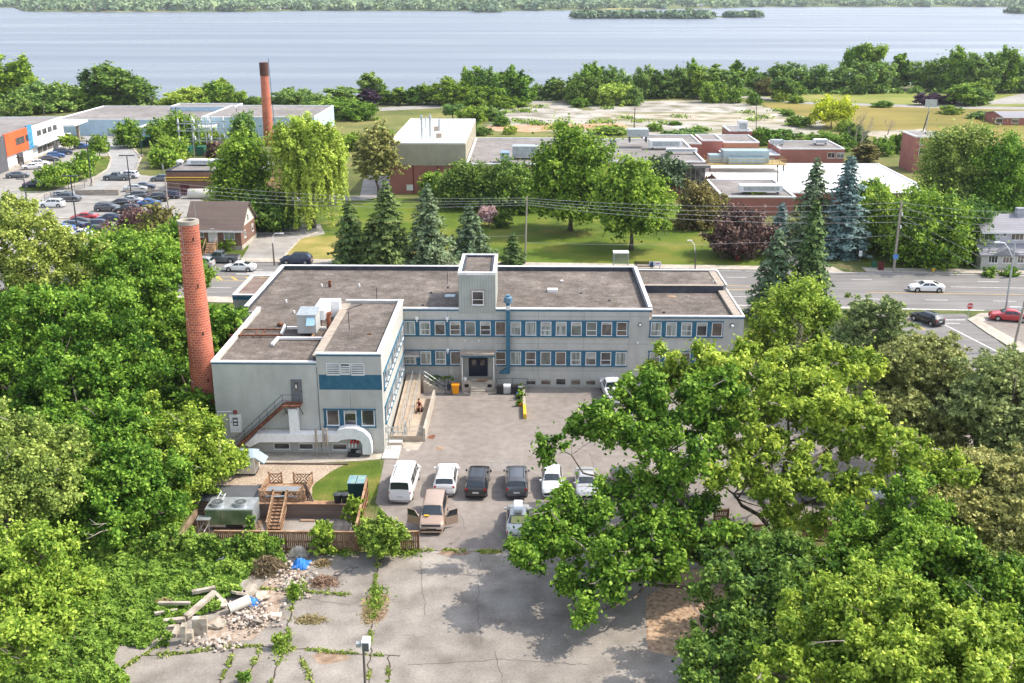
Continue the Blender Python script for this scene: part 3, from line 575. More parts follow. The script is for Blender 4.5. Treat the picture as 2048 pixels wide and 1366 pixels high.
# blue exhaust duct climbing the wall
m = MB();xd = Xp(1016.3,700,FY);m.box(xd-.2,FY-.62,1.75,xd+.2,FY-.2,9.55);m.add([(xd-.2,FY-.62,2.3),(xd-.2,FY-.2,2.3),(xd-1.0,FY-.2,1.75),(xd-1.0,FY-.62,1.75),(xd-.2,FY-.62,1.75),(xd-.2,FY-.2,1.75)],[(0,3,4),(1,5,2),(0,1,2,3),(3,2,5,4)])
m.build('exhaust_duct',blue,B)
m = MB();c_ = (xd,FY-.41,9.55);m.cyl(c_,.5,.08,20);m.cyl((c_[0],c_[1],9.62),.44,.42,20);m.cyl((c_[0],c_[1],10.04),.46,.12,20,r2=.25);m.cyl((c_[0],c_[1],10.15),.25,.16,16);m.build('exhaust_fan',M('fan_paint',(.12,.22,.30),rough=.4,metal=.3),B)
m = MB();m.box(xd-.24,FY-.66,8.75,xd+.24,FY-.16,9.2);m.build('duct_collar',whitetrim,B)
# wall fittings
for (x,y) in ((834,637),(894.5,637),(895.5,700)):
 m = MB();xx,zz = Xp(x,y,FY),Zp(y,FY);m.box(xx-.14,FY-.3,zz-.12,xx+.14,FY-.001,zz+.14);m.box(xx-.07,FY-.22,zz-.35,xx+.07,FY-.05,zz-.2);m.build('wall_light',whitem,B)
for (x,y) in ((931,680),(958,680),(1276,683)):
 m = MB();xx,zz = Xp(x,y,FY),Zp(y,FY);m.tube([(xx,FY,zz),(xx-.05,FY-.22,zz-.08)],[.05,.1],8);m.build('spotlight',whitem,B)
for (x,y,r_) in ((1279.5,647.5,.13),(1464,649,.18)):
 m = MB();xx,zz = Xp(x,y,FY),Zp(y,FY);m.tube([(xx,FY,zz),(xx,FY-.12,zz)],[r_+.06,r_+.04],18);o = m.build('bulkhead_lamp',darksteel,B)
 m = MB();m.blob((xx,FY-.14,zz),r_,1,2,1,0);m.build('lamp_glass',whitem,o,off=ORG[B.name],smooth=True)
 # roof fittings
def vent(x,y,r_,h,mat,name='roof_vent',z=8.3,n=8):
 p = P(x,y,z);m = MB();m.cyl((p.x,p.y,z-.02),r_,h,n);m.build(name,mat,B)
for x,y in ((643.5,573),(718.5,573),(572.5,605),(588.5,626.5)): vent(x,y,.11,.32,whitem)
vent(660,574,.22,.75,rustm,'roof_flue',n=4)
for x,y,h in ((753.5,598,1.3),(895,567,1.3),(698.6,661,1.9)): vent(x,y,.035,h,darksteel,'roof_pipe',z=8.3 if x > 700 else 9.22)
for x,y in ((862,586),(846,611),(896,576),(1162,587),(1218.5,602),(1328,625.5)): vent(x,y,.14,.14,darksteel,'roof_drain',z=8.3 if x < 1300 else 7.6)
vent(739,669,.22,.12,rustm,'roof_drain',z=9.22)
vent(1426,577,.05,1.0,whitem,'roof_pipe',z=7.6)
p = P(1105,583,8.3);m = MB();m.box(p.x-.55,p.y-.35,8.28,p.x+.55,p.y+.35,8.62);m.build('skylight',whitem,B)
p = P(1123,562,8.3);m = MB();m.blob((p.x,p.y,8.34),.22,3,1,.4);m.build('roof_vent',whitem,B)
p = P(901,592,8.3);m = MB();m.box(p.x-.6,p.y-.5,8.29,p.x+.5,p.y+.5,8.36);m.build('roof_hatch',M('pale_sheet',(.42,.52,.56),rough=.4),B)
p = P(1343,593,7.6);m = MB();m.cyl((p.x,p.y,7.58),.55,.06,20);m.build('roof_drain',dirt,B)
a,b = P(691,621,9.23),P(724,609,9.23);m = MB();m.bar(a+Vector((0,0,.05)),b+Vector((0,0,.05)),.06);m.build('roof_pipe',darksteel,B)
# west annex
m = MB();ax0,ax1,ay0,ay1 = -32.9,XW-.002,112.2,120.6;m.box(ax0,ay0,0,ax1,ay1,7.6);m.build('annex_wall',grey,B)
m = MB();m.box(ax0+.3,ay0+.3,7.6,ax1,ay1-.3,7.68);m.build('roof',M('red_gravel',[(0,(.13,.08,.07)),(1,(.25,.2,.17))],scale=.6,rough=.98),B)
m = MB()
for a in ((ax0-.05,ay0-.05,7.75,ax1,ay0+.3,7.9),(ax0-.05,ay0+.3,7.75,ax0+.3,ay1,7.9),(ax0+.3,ay1-.3,7.75,ax1,ay1,7.9)): m.box(*a)
m.build('coping',whitetrim,B)
m = MB();m.box(ax0-.02,ay0-.03,7.3,ax1,ay0-.001,7.75);m.box(ax0,ay0,7.6,ax1,ay0+.28,7.75);m.box(ax0-.03,ay0,7.3,ax0-.001,ay1,7.75);m.build('fascia',blue,B)
# doors on the wing
def doorp(x0,y0,x1,y1,mat,win=None,leaf='door'):
 a,b = Xp(x0,(y0+y1)/2,WY),Xp(x1,(y0+y1)/2,WY);za,zb = Zp(y1,WY),Zp(y0,WY);m = MB()
 m.box(a,WY-.07,za,b,WY-.002,zb);o = m.build(leaf,mat,B)
 m = MB();m.box(a-.07,WY-.10,za,a,WY-.003,zb+.07);m.box(b,WY-.10,za,b+.07,WY-.003,zb+.07);m.box(a,WY-.10,zb,b,WY-.003,zb+.07);m.build('door_frame',mat,o,off=ORG[B.name])
 if win:
  m = MB();m.box(a+.22,WY-.085,zb-1.0,b-.22,WY-.071,zb-.2);m.build('door_glass',glass,o,off=ORG[B.name])
 m = MB();m.box(a+.08,WY-.14,za+1.0,a+.16,WY-.071,za+1.12);m.build('handle',steel,o,off=ORG[B.name])
 return o,a,b,za,zb
o,a,b,za,zb = doorp(584.5,762.5,603,804,M('grey_door',(.16,.16,.175),rough=.5),True)
m = MB();m.box(a+.34,WY-.10,zb-.72,b-.38,WY-.086,zb-.42);m.build('paper_notice',whitem,o,off=ORG[B.name])
dlx,dlz = (a,b),za
o,a,b,za,zb = doorp(462,834,482,868,whitem,True)
for k in (0,1): m = MB();m.box(a+.3,WY-.10,zb-.55-.32*k,b-.3,WY-.086,zb-.40-.32*k);m.build('paper_notice',whitem,o,off=ORG[B.name])
# steel escape stair
m = MB();z = dlz;xl_,xr_ = Xp(572,810,WY),Xp(606,810,WY)
m.box(xl_,WY-1.15,z-.18,xr_,WY-.003,z-.06);m.build('stair_landing',rustm,B)
foot = Vector((Xp(478,885,WY-.6),0,Zp(893,WY-.6)));m = MB()
for yy in (WY-1.15,WY-.3): m.bar((xl_,yy,z-.12),(foot.x,yy,foot.z),.06,.26)
m.build('stair_stringer',rustm,B)
m = MB();n_ = 16
for k in range(n_):
 f_ = (k+.5)/n_;xx = xl_+(foot.x-xl_)*f_;zz = z-.1+(foot.z-z+.1)*f_;m.box(xx-.14,WY-1.12,zz-.02,xx+.14,WY-.33,zz+.02)
m.build('stair_treads',rustm,B)
m = MB();y_ = WY-1.15
for hh in (.5,1.0): m.tube([(xr_,y_,z+hh),(xl_,y_,z+hh),(foot.x,y_,foot.z+hh),(foot.x-.7,y_,foot.z+hh-.1)],.025,6)
m.tube([(xr_,y_,z+1.0),(xr_,WY,z+1.0)],.025,6)
for k in range(7): xx = xl_+(foot.x-xl_)*k/6;zz = z+(foot.z-z)*k/6;m.tube([(xx,y_,zz-.05),(xx,y_,zz+1.0)],.02,5)
m.tube([(xr_,y_,z-.1),(xr_,y_,z+1.0)],.02,5);m.tube([(xl_,y_,z-.9),(xl_+.0,WY,z-1.1)],.03,5)
for xx in (xl_+.05,xr_-.05): m.bar((xx,WY-1.1,z-.18),(xx,WY-.01,z-1.3),.05)
m.build('stair_railing',darksteel,B)
# white ventilation duct running along the wing wall
yd0,yd1 = WY-1.0,WY-.12
def zz(y): return Zp(y,yd0)
def xx(x,y=880): return Xp(x,y,yd0)
top = [(489,893),(513,871),(670,871),(678,862),(692,858.5),(712,859),(728,866),(739,878),(742.5,893),(742.5,911)]
bot = [(498,898),(519,888),(675,886.5),(682,882.5),(695,880.5),(710,880.5),(720,884),(724,892),(724,902),(724,911)]
m = MB();vs = []
for (a,b),(c_,d_) in zip(top,bot):
 for Y_ in (yd0,yd1): vs += [(xx(a),Y_,max(.02,zz(b))),(xx(c_),Y_,max(.02,zz(d_)))]
k = len(top);fs = []
for i in range(k-1):
 o_ = i*4;fs += [(o_+1,o_+5,o_+4,o_),(o_+2,o_+6,o_+7,o_+3),(o_,o_+4,o_+6,o_+2),(o_+3,o_+7,o_+5,o_+1)]
fs += [(0,2,3,1),(4*k-4,4*k-3,4*k-1,4*k-2)];m.add(vs,fs);o = m.build('ventilation_duct',whitem,B)
m = MB();m.box(xx(580),yd0+.1,zz(873),xx(597),yd1,zz(822));m.build('riser_duct',whitem,B)
m = MB();m.box(xx(522,871),yd1+.0,zz(871),xx(578,871),WY-.004,zz(868));m.build('duct_shelf',conc,B)
for x in (632.5,647.5,654):
 m = MB();xv = Xp(x,880,yd0-.12);m.tube([(xv,yd0-.14,Zp(895,yd0-.12)),(xv,yd0-.14,Zp(861,yd0-.12)),(xv,yd0+.0,Zp(858.5,yd0))],.09,8);m.build('vent_pipe',tanstone,B)
m = MB()
for x in (634,658.5): xv = Xp(x,905,yd0-.1);m.tube([(xv,yd0-.1,0),(xv,yd0-.1,zz(898))],.03,6)
m.tube([(Xp(634,898,yd0-.1),yd0-.1,zz(898)),(Xp(658.5,898,yd0-.1),yd0-.1,zz(898))],.03,6);m.build('pipe_stand',steel,B)
for i,x in enumerate((702.5,709,715.5)):
 m = MB();xv = Xp(x,888,WY-.5);m.tube([(xv,WY,Zp(884,WY)),(xv,WY-.4,Zp(884,WY-.4)),(xv,WY-.45,Zp(889,WY-.4))],.09,8);o = m.build('red_valve',redp,B)
 m = MB();m.tube([(xv-.2,WY-.45,Zp(889,WY-.4)),(xv-.2,WY-.5,Zp(897,WY-.5))],.07,8);m.build('valve_nozzle',whitem,o,off=ORG[B.name])
m = MB();m.tube([(Xp(436.5,880,WY),WY-.08,Zp(856,WY)),(Xp(437,830,WY),WY-.08,Zp(826.5,WY)),(Xp(466,826,WY),WY-.08,Zp(826.5,WY))],.045,6);m.build('wall_pipe',whitem,B)
m = MB();a_ = PY(471,823,WY);m.box(a_.x-.15,WY-.2,a_.z-.15,a_.x+.15,WY-.001,a_.z+.15);m.build('alarm_box',M('alarm_red',(.22,.05,.035),rough=.6),B)
for x,y in ((440,728),(444,774),(446,810)):
 m = MB();a_ = PY(x,y,WY);m.tube([(a_.x-.18,WY,a_.z-.1),(a_.x-.18,WY-.15,a_.z),(a_.x+.18,WY-.15,a_.z),(a_.x+.18,WY,a_.z-.1)],.02,5);m.build('wall_rung',steel,B)
 # standing seam / panel joints on the facade: shallow dark recess strips
m = MB()
for i in (2,5,8,11,14): m.box(XC(i)+.78,FY-.004,4.25,XC(i)+.80,FY-.001,5.62);m.box(XC(i)+.78,FY-.004,7.5,XC(i)+.80,FY-.001,8.4);m.box(XC(i)+.78,FY-.004,1.15,XC(i)+.80,FY-.001,2.38)
for y_ in (1.9,4.9,7.9): m.box(-7+3.6,FY-.004,y_,12.5,FY-.001,y_+.018)
m.box(-18.76,WY-.06,.1,-18.72,WY-.041,8.3);m.box(-15.9,WY-.046,2.5,-15.88,WY-.041,Zp(783,WY));m.build('wall_joints',shadeflash,B)
# --- ramp, steps and landing in the inner corner (its own structure)
Rm = thing('access_ramp','concrete wheelchair ramp with grey steel handrails along the bright side wall','ramp',(-11.5,97,0))
m = MB()
rx0,rx1,rx2 = X0+.25,-11.2,-9.75
m.add([(rx0,91.8,.55),(rx1,91.8,.55),(rx1,103.1,1.5),(rx0,103.1,1.5),(rx0,91.8,0),(rx1,91.8,0),(rx1,103.1,0),(rx0,103.1,0)],[(0,1,2,3),(0,4,5,1),(1,5,6,2),(3,7,4,0),(2,6,7,3)])
m.add([(rx1,91.8,.55),(rx2,91.8,.55),(rx2,101.0,.05),(rx1,101.0,.05),(rx1,91.8,0),(rx2,91.8,0),(rx2,101,0),(rx1,101,0)],[(0,1,2,3),(0,4,5,1),(1,5,6,2),(2,6,7,3)])
m.box(rx0,90.2,0,rx2,91.8,.55);m.box(rx0,103.1,0,-10.9,104.4,1.5)
m.build('deck',gravel if False else M('ramp_concrete',[(0,(.34,.27,.20)),(1,(.46,.38,.30))],scale=1,rough=.95,big=.1),Rm)
m = MB()
for k in range(7): m.box(-10.9+.3*k,102.6,0,-10.9+.3*(k+1),104.3,1.5-.21*(k+1));
m.build('steps',conc,Rm)
m = MB();m.add([(rx2+.002,90.2,.0),(rx2+.2,90.2,0),(rx2+.2,101,0),(rx2+.002,101,0),(rx2+.002,90.2,1.35),(rx2+.2,90.2,1.35),(rx2+.2,101,1.0),(rx2+.002,101,1.0)],[(4,5,6,7),(0,1,5,4),(1,2,6,5),(2,3,7,6),(3,0,4,7)]);m.build('side_wall',conc,Rm)
def rail(pts,parent,n=None,hh=(.5,.95),r_=.022,mat=steel,bal=False,name='handrail'):
 m = MB();pts = [Vector(p) for p in pts]
 for h_ in hh: m.tube([p+Vector((0,0,h_)) for p in pts],r_,6)
 for a,b in zip(pts[:-1],pts[1:]):
  k = max(1,round((b-a).length/1.5))
  for i in range(k+1): p = a.lerp(b,i/k);m.tube([p,p+Vector((0,0,hh[-1]))],r_,5)
  if bal:
   k = max(2,round((b-a).length/.14))
   for i in range(k): p = a.lerp(b,i/k);m.tube([p+Vector((0,0,.1)),p+Vector((0,0,hh[-1]))],.009,4)
 return m.build(name,mat,parent)
rail([(rx1,91.9,.55),(rx1,103.1,1.5),(rx1,104.2,1.5)],Rm);rail([(rx1-.8,91.9,.55),(rx1-.8,103.0,1.5)],Rm)
rail([(rx0,90.25,.55),(rx2,90.25,.55)],Rm,bal=True);rail([(-10.8,102.65,1.5),(-8.85,102.65,.1),(-8.5,102.65,.1)],Rm,mat=steel);rail([(-10.8,104.25,1.5),(-8.85,104.25,.1),(-8.5,104.25,.1)],Rm)
rail([(-8.4,104.0,0),(-7.2,104.0,0)],None) if False else None
fn = thing('yard_railing','low dark railing between the stair and the entrance platform','railing',(-9.0,103.3,0))
rail([(-9.9,103.55,.1),(-7.35,103.55,.1)],fn,bal=True,hh=(.1,1.0))
fn = thing('yard_railing','railing enclosing the grills right of the entrance platform','railing',(-1.0,103.2,0))
rail([(-3.3,103.95,.05),(.0,103.95,.05),(.0,102.0,.05)],fn,hh=(.5,1.15),mat=darksteel)
# smokestack beside the wing
SX,SY = P(419,866).x-.2,P(425,868).y
def stack(name,label,x,y,h,r0,r1,n=40,cap=True,loc=None):
 T = thing(name,label,'chimney',(x,y,0));m = MB();K = 24
 vs = [];
 for k in range(K+1):
  zz_ = h*k/K;r_ = r0+(r1-r0)*k/K
  for j in range(n): g_ = 2*math.pi*j/n;vs.append((x+r_*math.cos(g_),y+r_*math.sin(g_),zz_))
 fs = [(k*n+j,k*n+(j+1) % n,(k+1)*n+(j+1) % n,(k+1)*n+j) for k in range(K) for j in range(n)]
 m.add(vs,fs);sh = m.build('shaft',brickst,T,smooth=True)
 m = MB();ri = r1*.72;vs = []
 for r_,z_ in ((r1*1.0,h-2.2*r1),(r1*1.07,h-2.1*r1),(r1*1.07,h)):
  for j in range(n): g_ = 2*math.pi*j/n;vs.append((x+r_*math.cos(g_),y+r_*math.sin(g_),z_))
 m.add(vs,[(k*n+j,k*n+(j+1) % n,(k+1)*n+(j+1) % n,(k+1)*n+j) for k in range(2) for j in range(n)]);m.build('head',brickst,T)
 m = MB();vs = []
 for r_,z_ in ((r1*1.12,h-.05),(r1*1.12,h+.3),(ri,h+.3),(ri,h-2.5)):
  for j in range(n): g_ = 2*math.pi*j/n;vs.append((x+r_*math.cos(g_),y+r_*math.sin(g_),z_))
 fs = [(k*n+j,k*n+(j+1) % n,(k+1)*n+(j+1) % n,(k+1)*n+j) for k in range(3) for j in range(n)];fs.append(tuple(3*n+j for j in range(n)));m.add(vs,fs);m.build('rim',conc,T)
 return T
zt = PY(376,440,SY).z;r_t = PPM(376,440,SY)*20;r_b = PPM(420,850,SY)*28
SX = PY(376,440,SY).x
St = stack('smokestack','tall leaning-looking red brick smokestack beside the grey wing',SX,SY,zt-.3,r_b,r_t/1.07)
m = MB();hh_ = zt-.3
for f_ in (.28,.5,.72,.93):
 rr_ = r_b+(r_t/1.07-r_b)*f_;m.box(SX+rr_*.55,SY-rr_*.88,hh_*f_,SX+rr_*.55+.14,SY-rr_*.75,hh_*f_+.3)
m.build('inspection_plates',rustm,St)
m = MB();m.tube([(SX-.35,SY-r_t-.03,hh_+.3),(SX-.3,SY-r_t-.06,hh_-2.5),(SX+.55,SY-r_t*.92,hh_-2.6)],.02,5);m.tube([(SX+r_t*.8,SY,hh_),(SX+r_t*.8,SY,hh_+1.7)],.02,5);m.build('lightning_rod',steel,St)
# ================================================================ TREES AND PLANTS
def leafmesh(name,c,nrm,size,v,mat,elong=1.5):
 """c, nrm: Nx3, size N, v N -> one mesh of N leaf faces"""
 N_ = len(c);nrm = nrm/np.maximum(1e-6,np.linalg.norm(nrm,axis=1))[:,None]
 rg = np.random.default_rng(len(c));t = rg.normal(size=(N_,3));t -= nrm*np.sum(t*nrm,axis=1)[:,None];t /= np.maximum(1e-6,np.linalg.norm(t,axis=1))[:,None]
 b = np.cross(nrm,t);s = size[:,None]
 P_ = np.empty((N_,4,3));P_[:,0] = c-t*s*elong*.5;P_[:,1] = c-b*s*.5+nrm*s*.10;P_[:,2] = c+t*s*elong*.5;P_[:,3] = c+b*s*.5+nrm*s*.10
 me = bpy.data.meshes.new(name);me.vertices.add(N_*4);me.vertices.foreach_set('co',P_.reshape(-1).astype(np.float32))
 me.loops.add(N_*4);me.loops.foreach_set('vertex_index',np.arange(N_*4,dtype=np.int32))
 me.polygons.add(N_);me.polygons.foreach_set('loop_start',np.arange(0,N_*4,4,dtype=np.int32));me.polygons.foreach_set('loop_total',np.full(N_,4,dtype=np.int32))
 a = me.attributes.new('v','FLOAT','FACE');a.data.foreach_set('value',np.clip(v,0,1).astype(np.float32))
 me.materials.append(mat);me.update(calc_edges=True);return me
def lobes_clusters(rg,lobes,n,surf=.55):
 """cluster centres in a union of ellipsoids (cx,cy,cz,rx,ry,rz)"""
 L_ = np.array(lobes,float);vol = (L_[:,3]*L_[:,4]*L_[:,5])**.67;vol /= vol.sum()
 k = rg.choice(len(L_),n,p=vol);d = rg.normal(size=(n,3));d /= np.linalg.norm(d,axis=1)[:,None]
 d[:,2] = np.where(d[:,2] < -.4,d[:,2]*.85,d[:,2])
 r = surf+(1-surf)*rg.random(n)**.5
 off = np.array([noise.noise(Vector(q*1.6)+Vector((kk*3.1,0,0))) for q,kk in zip(d,k)])
 r = np.minimum(1.12,r*(1+.5*off));return L_[k,:3]+d*r[:,None]*L_[k,3:],d,k
def crown(seed,lobes,ncl,nleaf,leaf,clr,mat,name='crown',flat=.62,surf=.55,droop=0,up=.7,elong=1.5):
 rg = np.random.default_rng(seed);ncl = int(ncl*2.7);nleaf = int(nleaf*1.9);clr = clr*.72;leaf = leaf*.88;C,D,k = lobes_clusters(rg,lobes,ncl,surf)
 cr = clr*(.55+.8*rg.random(ncl));per = np.maximum(6,(nleaf*(cr/clr)**2/np.sum((cr/clr)**2))).astype(int);idx = np.repeat(np.arange(ncl),per);n = len(idx)
 ax = D*.9+rg.normal(size=(ncl,3))*.45+np.array([.1,0,.35+.0*droop]);ax /= np.linalg.norm(ax,axis=1)[:,None]
 d = rg.normal(size=(n,3));d /= np.linalg.norm(d,axis=1)[:,None];A_ = ax[idx];t = rg.random(n)**1.25*1.9-.55;wd_ = np.clip(1.05-.55*np.abs(t+.1),.12,1);perp = d-A_*np.sum(d*A_,axis=1)[:,None];perp /= np.maximum(1e-3,np.linalg.norm(perp,axis=1))[:,None];rr = rg.random(n)**.6
 lob_ = .72+.5*np.sin(np.arctan2(perp[:,1],perp[:,0])*3+idx*2.1)*np.cos(t*4+idx)
 pos = C[idx]+(A_*t[:,None]*1.05+perp*(wd_*rr*lob_)[:,None]*.95)*cr[idx][:,None]*np.array([1,1,flat+.1]);pos[:,2] -= droop*rr*cr[idx]*.6+.12*cr[idx]*rr**2;pos += rg.normal(size=(n,3))*(.16*cr[idx]*(1+1.6*(rg.random(n) < .3)))[:,None];d = perp
 nr = d*.55+D[idx]*.3+np.array([.15,0,up*.85])+rg.normal(size=(n,3))*.72
 v = .45+.18*rg.normal(size=ncl)[idx]+.27*rg.normal(size=n)+.16*t
 sz = leaf*(.6+.8*rg.random(n));me = leafmesh(name,pos,nr,sz,v,mat,elong)
 return me,C
def branches(seed,h,C,rad,base=(0,0,0),frac=.5,nb=24,thick=1,lean=(0,0),mat=None,split=.3):
 """trunk, a few main limbs and side branches that reach the leaf clusters"""
 rr = random.Random(seed);m = MB();top = Vector((base[0]+lean[0],base[1]+lean[1],h*.74));b = Vector(base)
 def wv(p,s_,k): return p+Vector((noise.noise(p*.35+Vector((seed,0,k))),noise.noise(p*.35+Vector((0,seed,k))),.4*noise.noise(p*.4+Vector((k,0,seed)))))*s_
 def tp(f_): return wv(b.lerp(top,f_),h*.05*min(1,f_*3),0)
 K = 8;m.tube([tp(i/K) for i in range(K+1)],[rad*(1.4 if i == 0 else 1-.84*i/K) for i in range(K+1)],8)
 Cs = [Vector(c) for c in C];seeds = [max(Cs,key=lambda c: c.z)]
 for _ in range(min(7,max(3,len(Cs)//14))): seeds.append(max(Cs,key=lambda c: min((c-s_).length for s_ in seeds)))
 limbs = [[tp(i/K) for i in range(3,K+1)]];lr_ = [[rad*.5*(1-.12*i) for i in range(K-2)]]
 for j,sd in enumerate(seeds[1:]):
  f0 = split+.38*rr.random();s = tp(f0);n_ = 7;path = []
  for i in range(n_+1):
   t = i/n_;p = s.lerp(sd,t);p.z = s.z+(sd.z-s.z)*(t**.8);path.append(wv(p,(sd-s).length*.12*math.sin(t*3.14),j+1))
  r0 = rad*.42*(1-.3*f0);rads = [r0*(1-.85*i/n_) for i in range(n_+1)];m.tube(path,rads,6,cap=False);limbs.append(path[1:]);lr_.append(rads[1:])
 idx = list(range(len(Cs)));rr.shuffle(idx)
 for i in idx[:int(nb*1.6)]:
  c = Cs[i];best = None
  for L_,R__ in zip(limbs,lr_):
   for p,r_ in zip(L_,R__):
    d = (p-c).length+max(0,p.z-c.z)*.8
    if best is None or d < best[0]: best = (d,p,r_)
  d,p,r_ = best;r0 = max(.02,min(r_*.55,rad*.16));q = [wv(p.lerp(c,t),d*.10*math.sin(t*3.14),i) for t in (0,.33,.66,1)];m.tube(q,[r0,r0*.75,r0*.5,r0*.2],4,cap=False)
 return m
def lob_round(rg,w,h,zlo=.22,k=7,q=1.0):
 """irregular deciduous crown of several lobes"""
 r = w/2;z0 = h*zlo;zc = (z0+h)/2;rz = (h-z0)/2;L_ = [(0,0,zc,r*.72,r*.72*q,rz*.86)]
 for i in range(k):
  a = 2*math.pi*i/k+rg.uniform(-.4,.4);e = rg.uniform(-.55,.75);s = rg.uniform(.34,.52)
  L_.append((math.cos(a)*r*(1-s)*math.cos(e*.8),math.sin(a)*r*q*(1-s)*math.cos(e*.8),zc+rz*(1-s)*math.sin(e)*1.0,r*s,r*s*q,rz*s*1.05))
 for i in range(5): a = 1.26*i+rg.uniform(-.3,.3);L_.append((math.cos(a)*r*.58,math.sin(a)*r*.58*q,zc-rz*rg.uniform(.4,.62),r*.42,r*.42*q,rz*.36))
 L_.append((rg.uniform(-.2,.2)*r,rg.uniform(-.2,.2)*r,h-rz*.42,r*.45,r*.45,rz*.42));return L_
def finish_tree(name,label,loc,me,tm,barkm,group=None,cat='tree',rz=0,sc_=1,crown_name='crown',trunk_name='trunk'):
 T = thing(name,label,cat,loc,rz,group);T.scale = (sc_,)*3 if not isinstance(sc_,tuple) else sc_
 o = bpy.data.objects.new(crown_name,me);COL.objects.link(o);o.parent = T
 if tm is not None: tm.build(trunk_name,barkm,T,off=Vector(),smooth=True)
 return T
def place(px_,by,ty,wpx,z0=0):
 """base pixel row, top pixel row and crown width in pixels -> location, height, width"""
 b = P(px_,by,z0);h = PY(px_,ty,b.y).z-z0;return b,h,PPM(px_,ty,b.y)*wpx
TG = {}
def tree(px_,by,ty,wpx,mat,label,dens=1.0,leaf=None,name='tree',group=None,zlo=-.04,seed=None,flat=.62,barkm=None,k=7,cat='tree',clr=None,ncl=None,dx=0,surf=.55,up=.7):
 b,h,w_ = place(px_,by,ty,wpx);seed = seed or int(px_*7+by*3);rg = random.Random(seed)
 D_ = b.y;leaf = leaf or max(.16,min(.85,D_*.0026));lob = lob_round(rg,w_,h,zlo,k)
 A = w_*(h*(1-zlo));ncl = ncl or int(max(14,min(200,26+A*.55)));clr = clr or max(.5,.105*(w_+h*(1-zlo)))*(.8 if A > 150 else 1)
 nl = int(dens*min(60000,max(1500,A*26/(leaf*leaf)*.6)))
 me,C = crown(seed,lob,ncl,nl,leaf,clr,mat,flat=flat,surf=surf,up=up)
 tm = branches(seed,h,C,max(.12,h*.022),nb=min(30,max(8,ncl//4)))
 return finish_tree(name,label,b,me,tm,barkm or bark,group,cat)
PROTO = {}
def farproto(kind,v):
 key = (kind,v)
 if key in PROTO: return PROTO[key]
 seed = 900+v*17+len(kind);rg = random.Random(seed)
 if kind == 'poplar': lob = lob_round(rg,5.6,12,.02,6)
 elif kind == 'bush': lob = lob_round(rg,13,8.5,-.1,8)
 elif kind == 'open': lob = [(rg.uniform(-3,3),rg.uniform(-2,2),7.5+rg.uniform(-2,3.2),rg.uniform(1.2,2.2),1.6,rg.uniform(1.2,1.9)) for _ in range(8)]
 else: lob = lob_round(rg,10.5,12,.0,9)
 n = 8000 if kind != 'open' else 6000
 me,C = crown(seed,lob,48 if kind != 'poplar' else 26,int(n*.7),.5,1.5 if kind != 'poplar' else 1.1,L_far,flat=.7)
 tm = branches(seed,12 if kind != 'bush' else 8,C,.28,nb=14);tme = bpy.data.meshes.new('trunk');tme.from_pydata(tm.v,[],tm.f);tme.materials.append(bark)
 PROTO[key] = (me,tme,12.0 if kind != 'bush' else 8.5,{'poplar': 5.2,'bush': 12}.get(kind,10));return PROTO[key]
def fartree(px_,by,ty,wpx,kind,v,mat,label,group='trees along the shore',cat='tree',name='tree'):
 b,h,w_ = place(px_,by,ty,wpx);me,tme,ph,pw = farproto(kind,v)
 T = thing(name,label,cat,b,(px_*1.7) % 6.28,group);s = w_/pw*1.18;T.scale = (s,s*1.1,h/ph*.84)
 o = bpy.data.objects.new('crown',me);COL.objects.link(o);o.parent = T;o.material_slots[0].link = 'OBJECT';o.material_slots[0].material = mat
 t_ = bpy.data.objects.new('trunk',tme);COL.objects.link(t_);t_.parent = T;return T
 # ---- conifers
def spruce(px_,by,ty,wpx,mat,label,dens=1.0,droop=.35,seed=None,gap=.0,name='spruce_tree',group=None,full=.9,leaf=.30,powr=.85):
 b,h,w_ = place(px_,by,ty,wpx);seed = seed or int(px_*5+by);rg = np.random.default_rng(seed);r = w_/2
 pos,nr,v,sz = [],[],[],[];m = MB();m.tube([(0,0,0),(0,0,h*.5),(0,0,h*.98)],[h*.018,h*.011,.02],7)
 nlev = int(h/.55);z0 = h*.05
 for l_ in range(nlev):
  f_ = l_/nlev;z = z0+(h*.985-z0)*f_;L0 = r*1.42*(1-f_)**(powr*.85)*(.82+.3*rg.random());nb = max(4,int((9+4*rg.random())*(1-f_*.4)))
  for i in range(nb):
   a = 2*math.pi*(i+rg.random()*.8)/nb+l_*1.3;L_ = max(.15,L0*(.62+.5*rg.random()));dx,dy = math.cos(a),math.sin(a)
   if gap and rg.random() < gap: continue
   n = max(5,int(L_*15*dens*full));t = rg.random(n)**.75;zz_ = z-droop*L_*t**1.3+.16*L_*np.maximum(0,t-.6)
   spread = (.10+.20*(1-t))*L_+.14;sx = rg.normal(size=n)*spread*.55
   q = np.stack([dx*t*L_-dy*sx,dy*t*L_+dx*sx,zz_-rg.random(n)*(.12+.10*L_*.5)],1);pos.append(q)
   nn = np.stack([dx*.55+rg.normal(size=n)*.35,dy*.55+rg.normal(size=n)*.35,.75+rg.normal(size=n)*.3],1);nr.append(nn)
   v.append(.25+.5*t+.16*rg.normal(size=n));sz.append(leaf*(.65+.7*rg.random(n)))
   if i % 2 == 0 and L_ > .8: m.tube([(0,0,z),(dx*L_*.5,dy*L_*.5,z-droop*L_*.35),(dx*L_*.92,dy*L_*.92,z-droop*L_*.85)],[.05,.03,.01],4,cap=False)
 me = leafmesh('foliage',np.concatenate(pos),np.concatenate(nr),np.concatenate(sz),np.concatenate(v),mat,2.2)
 return finish_tree(name,label,b,me,m,bark,group,crown_name='foliage')
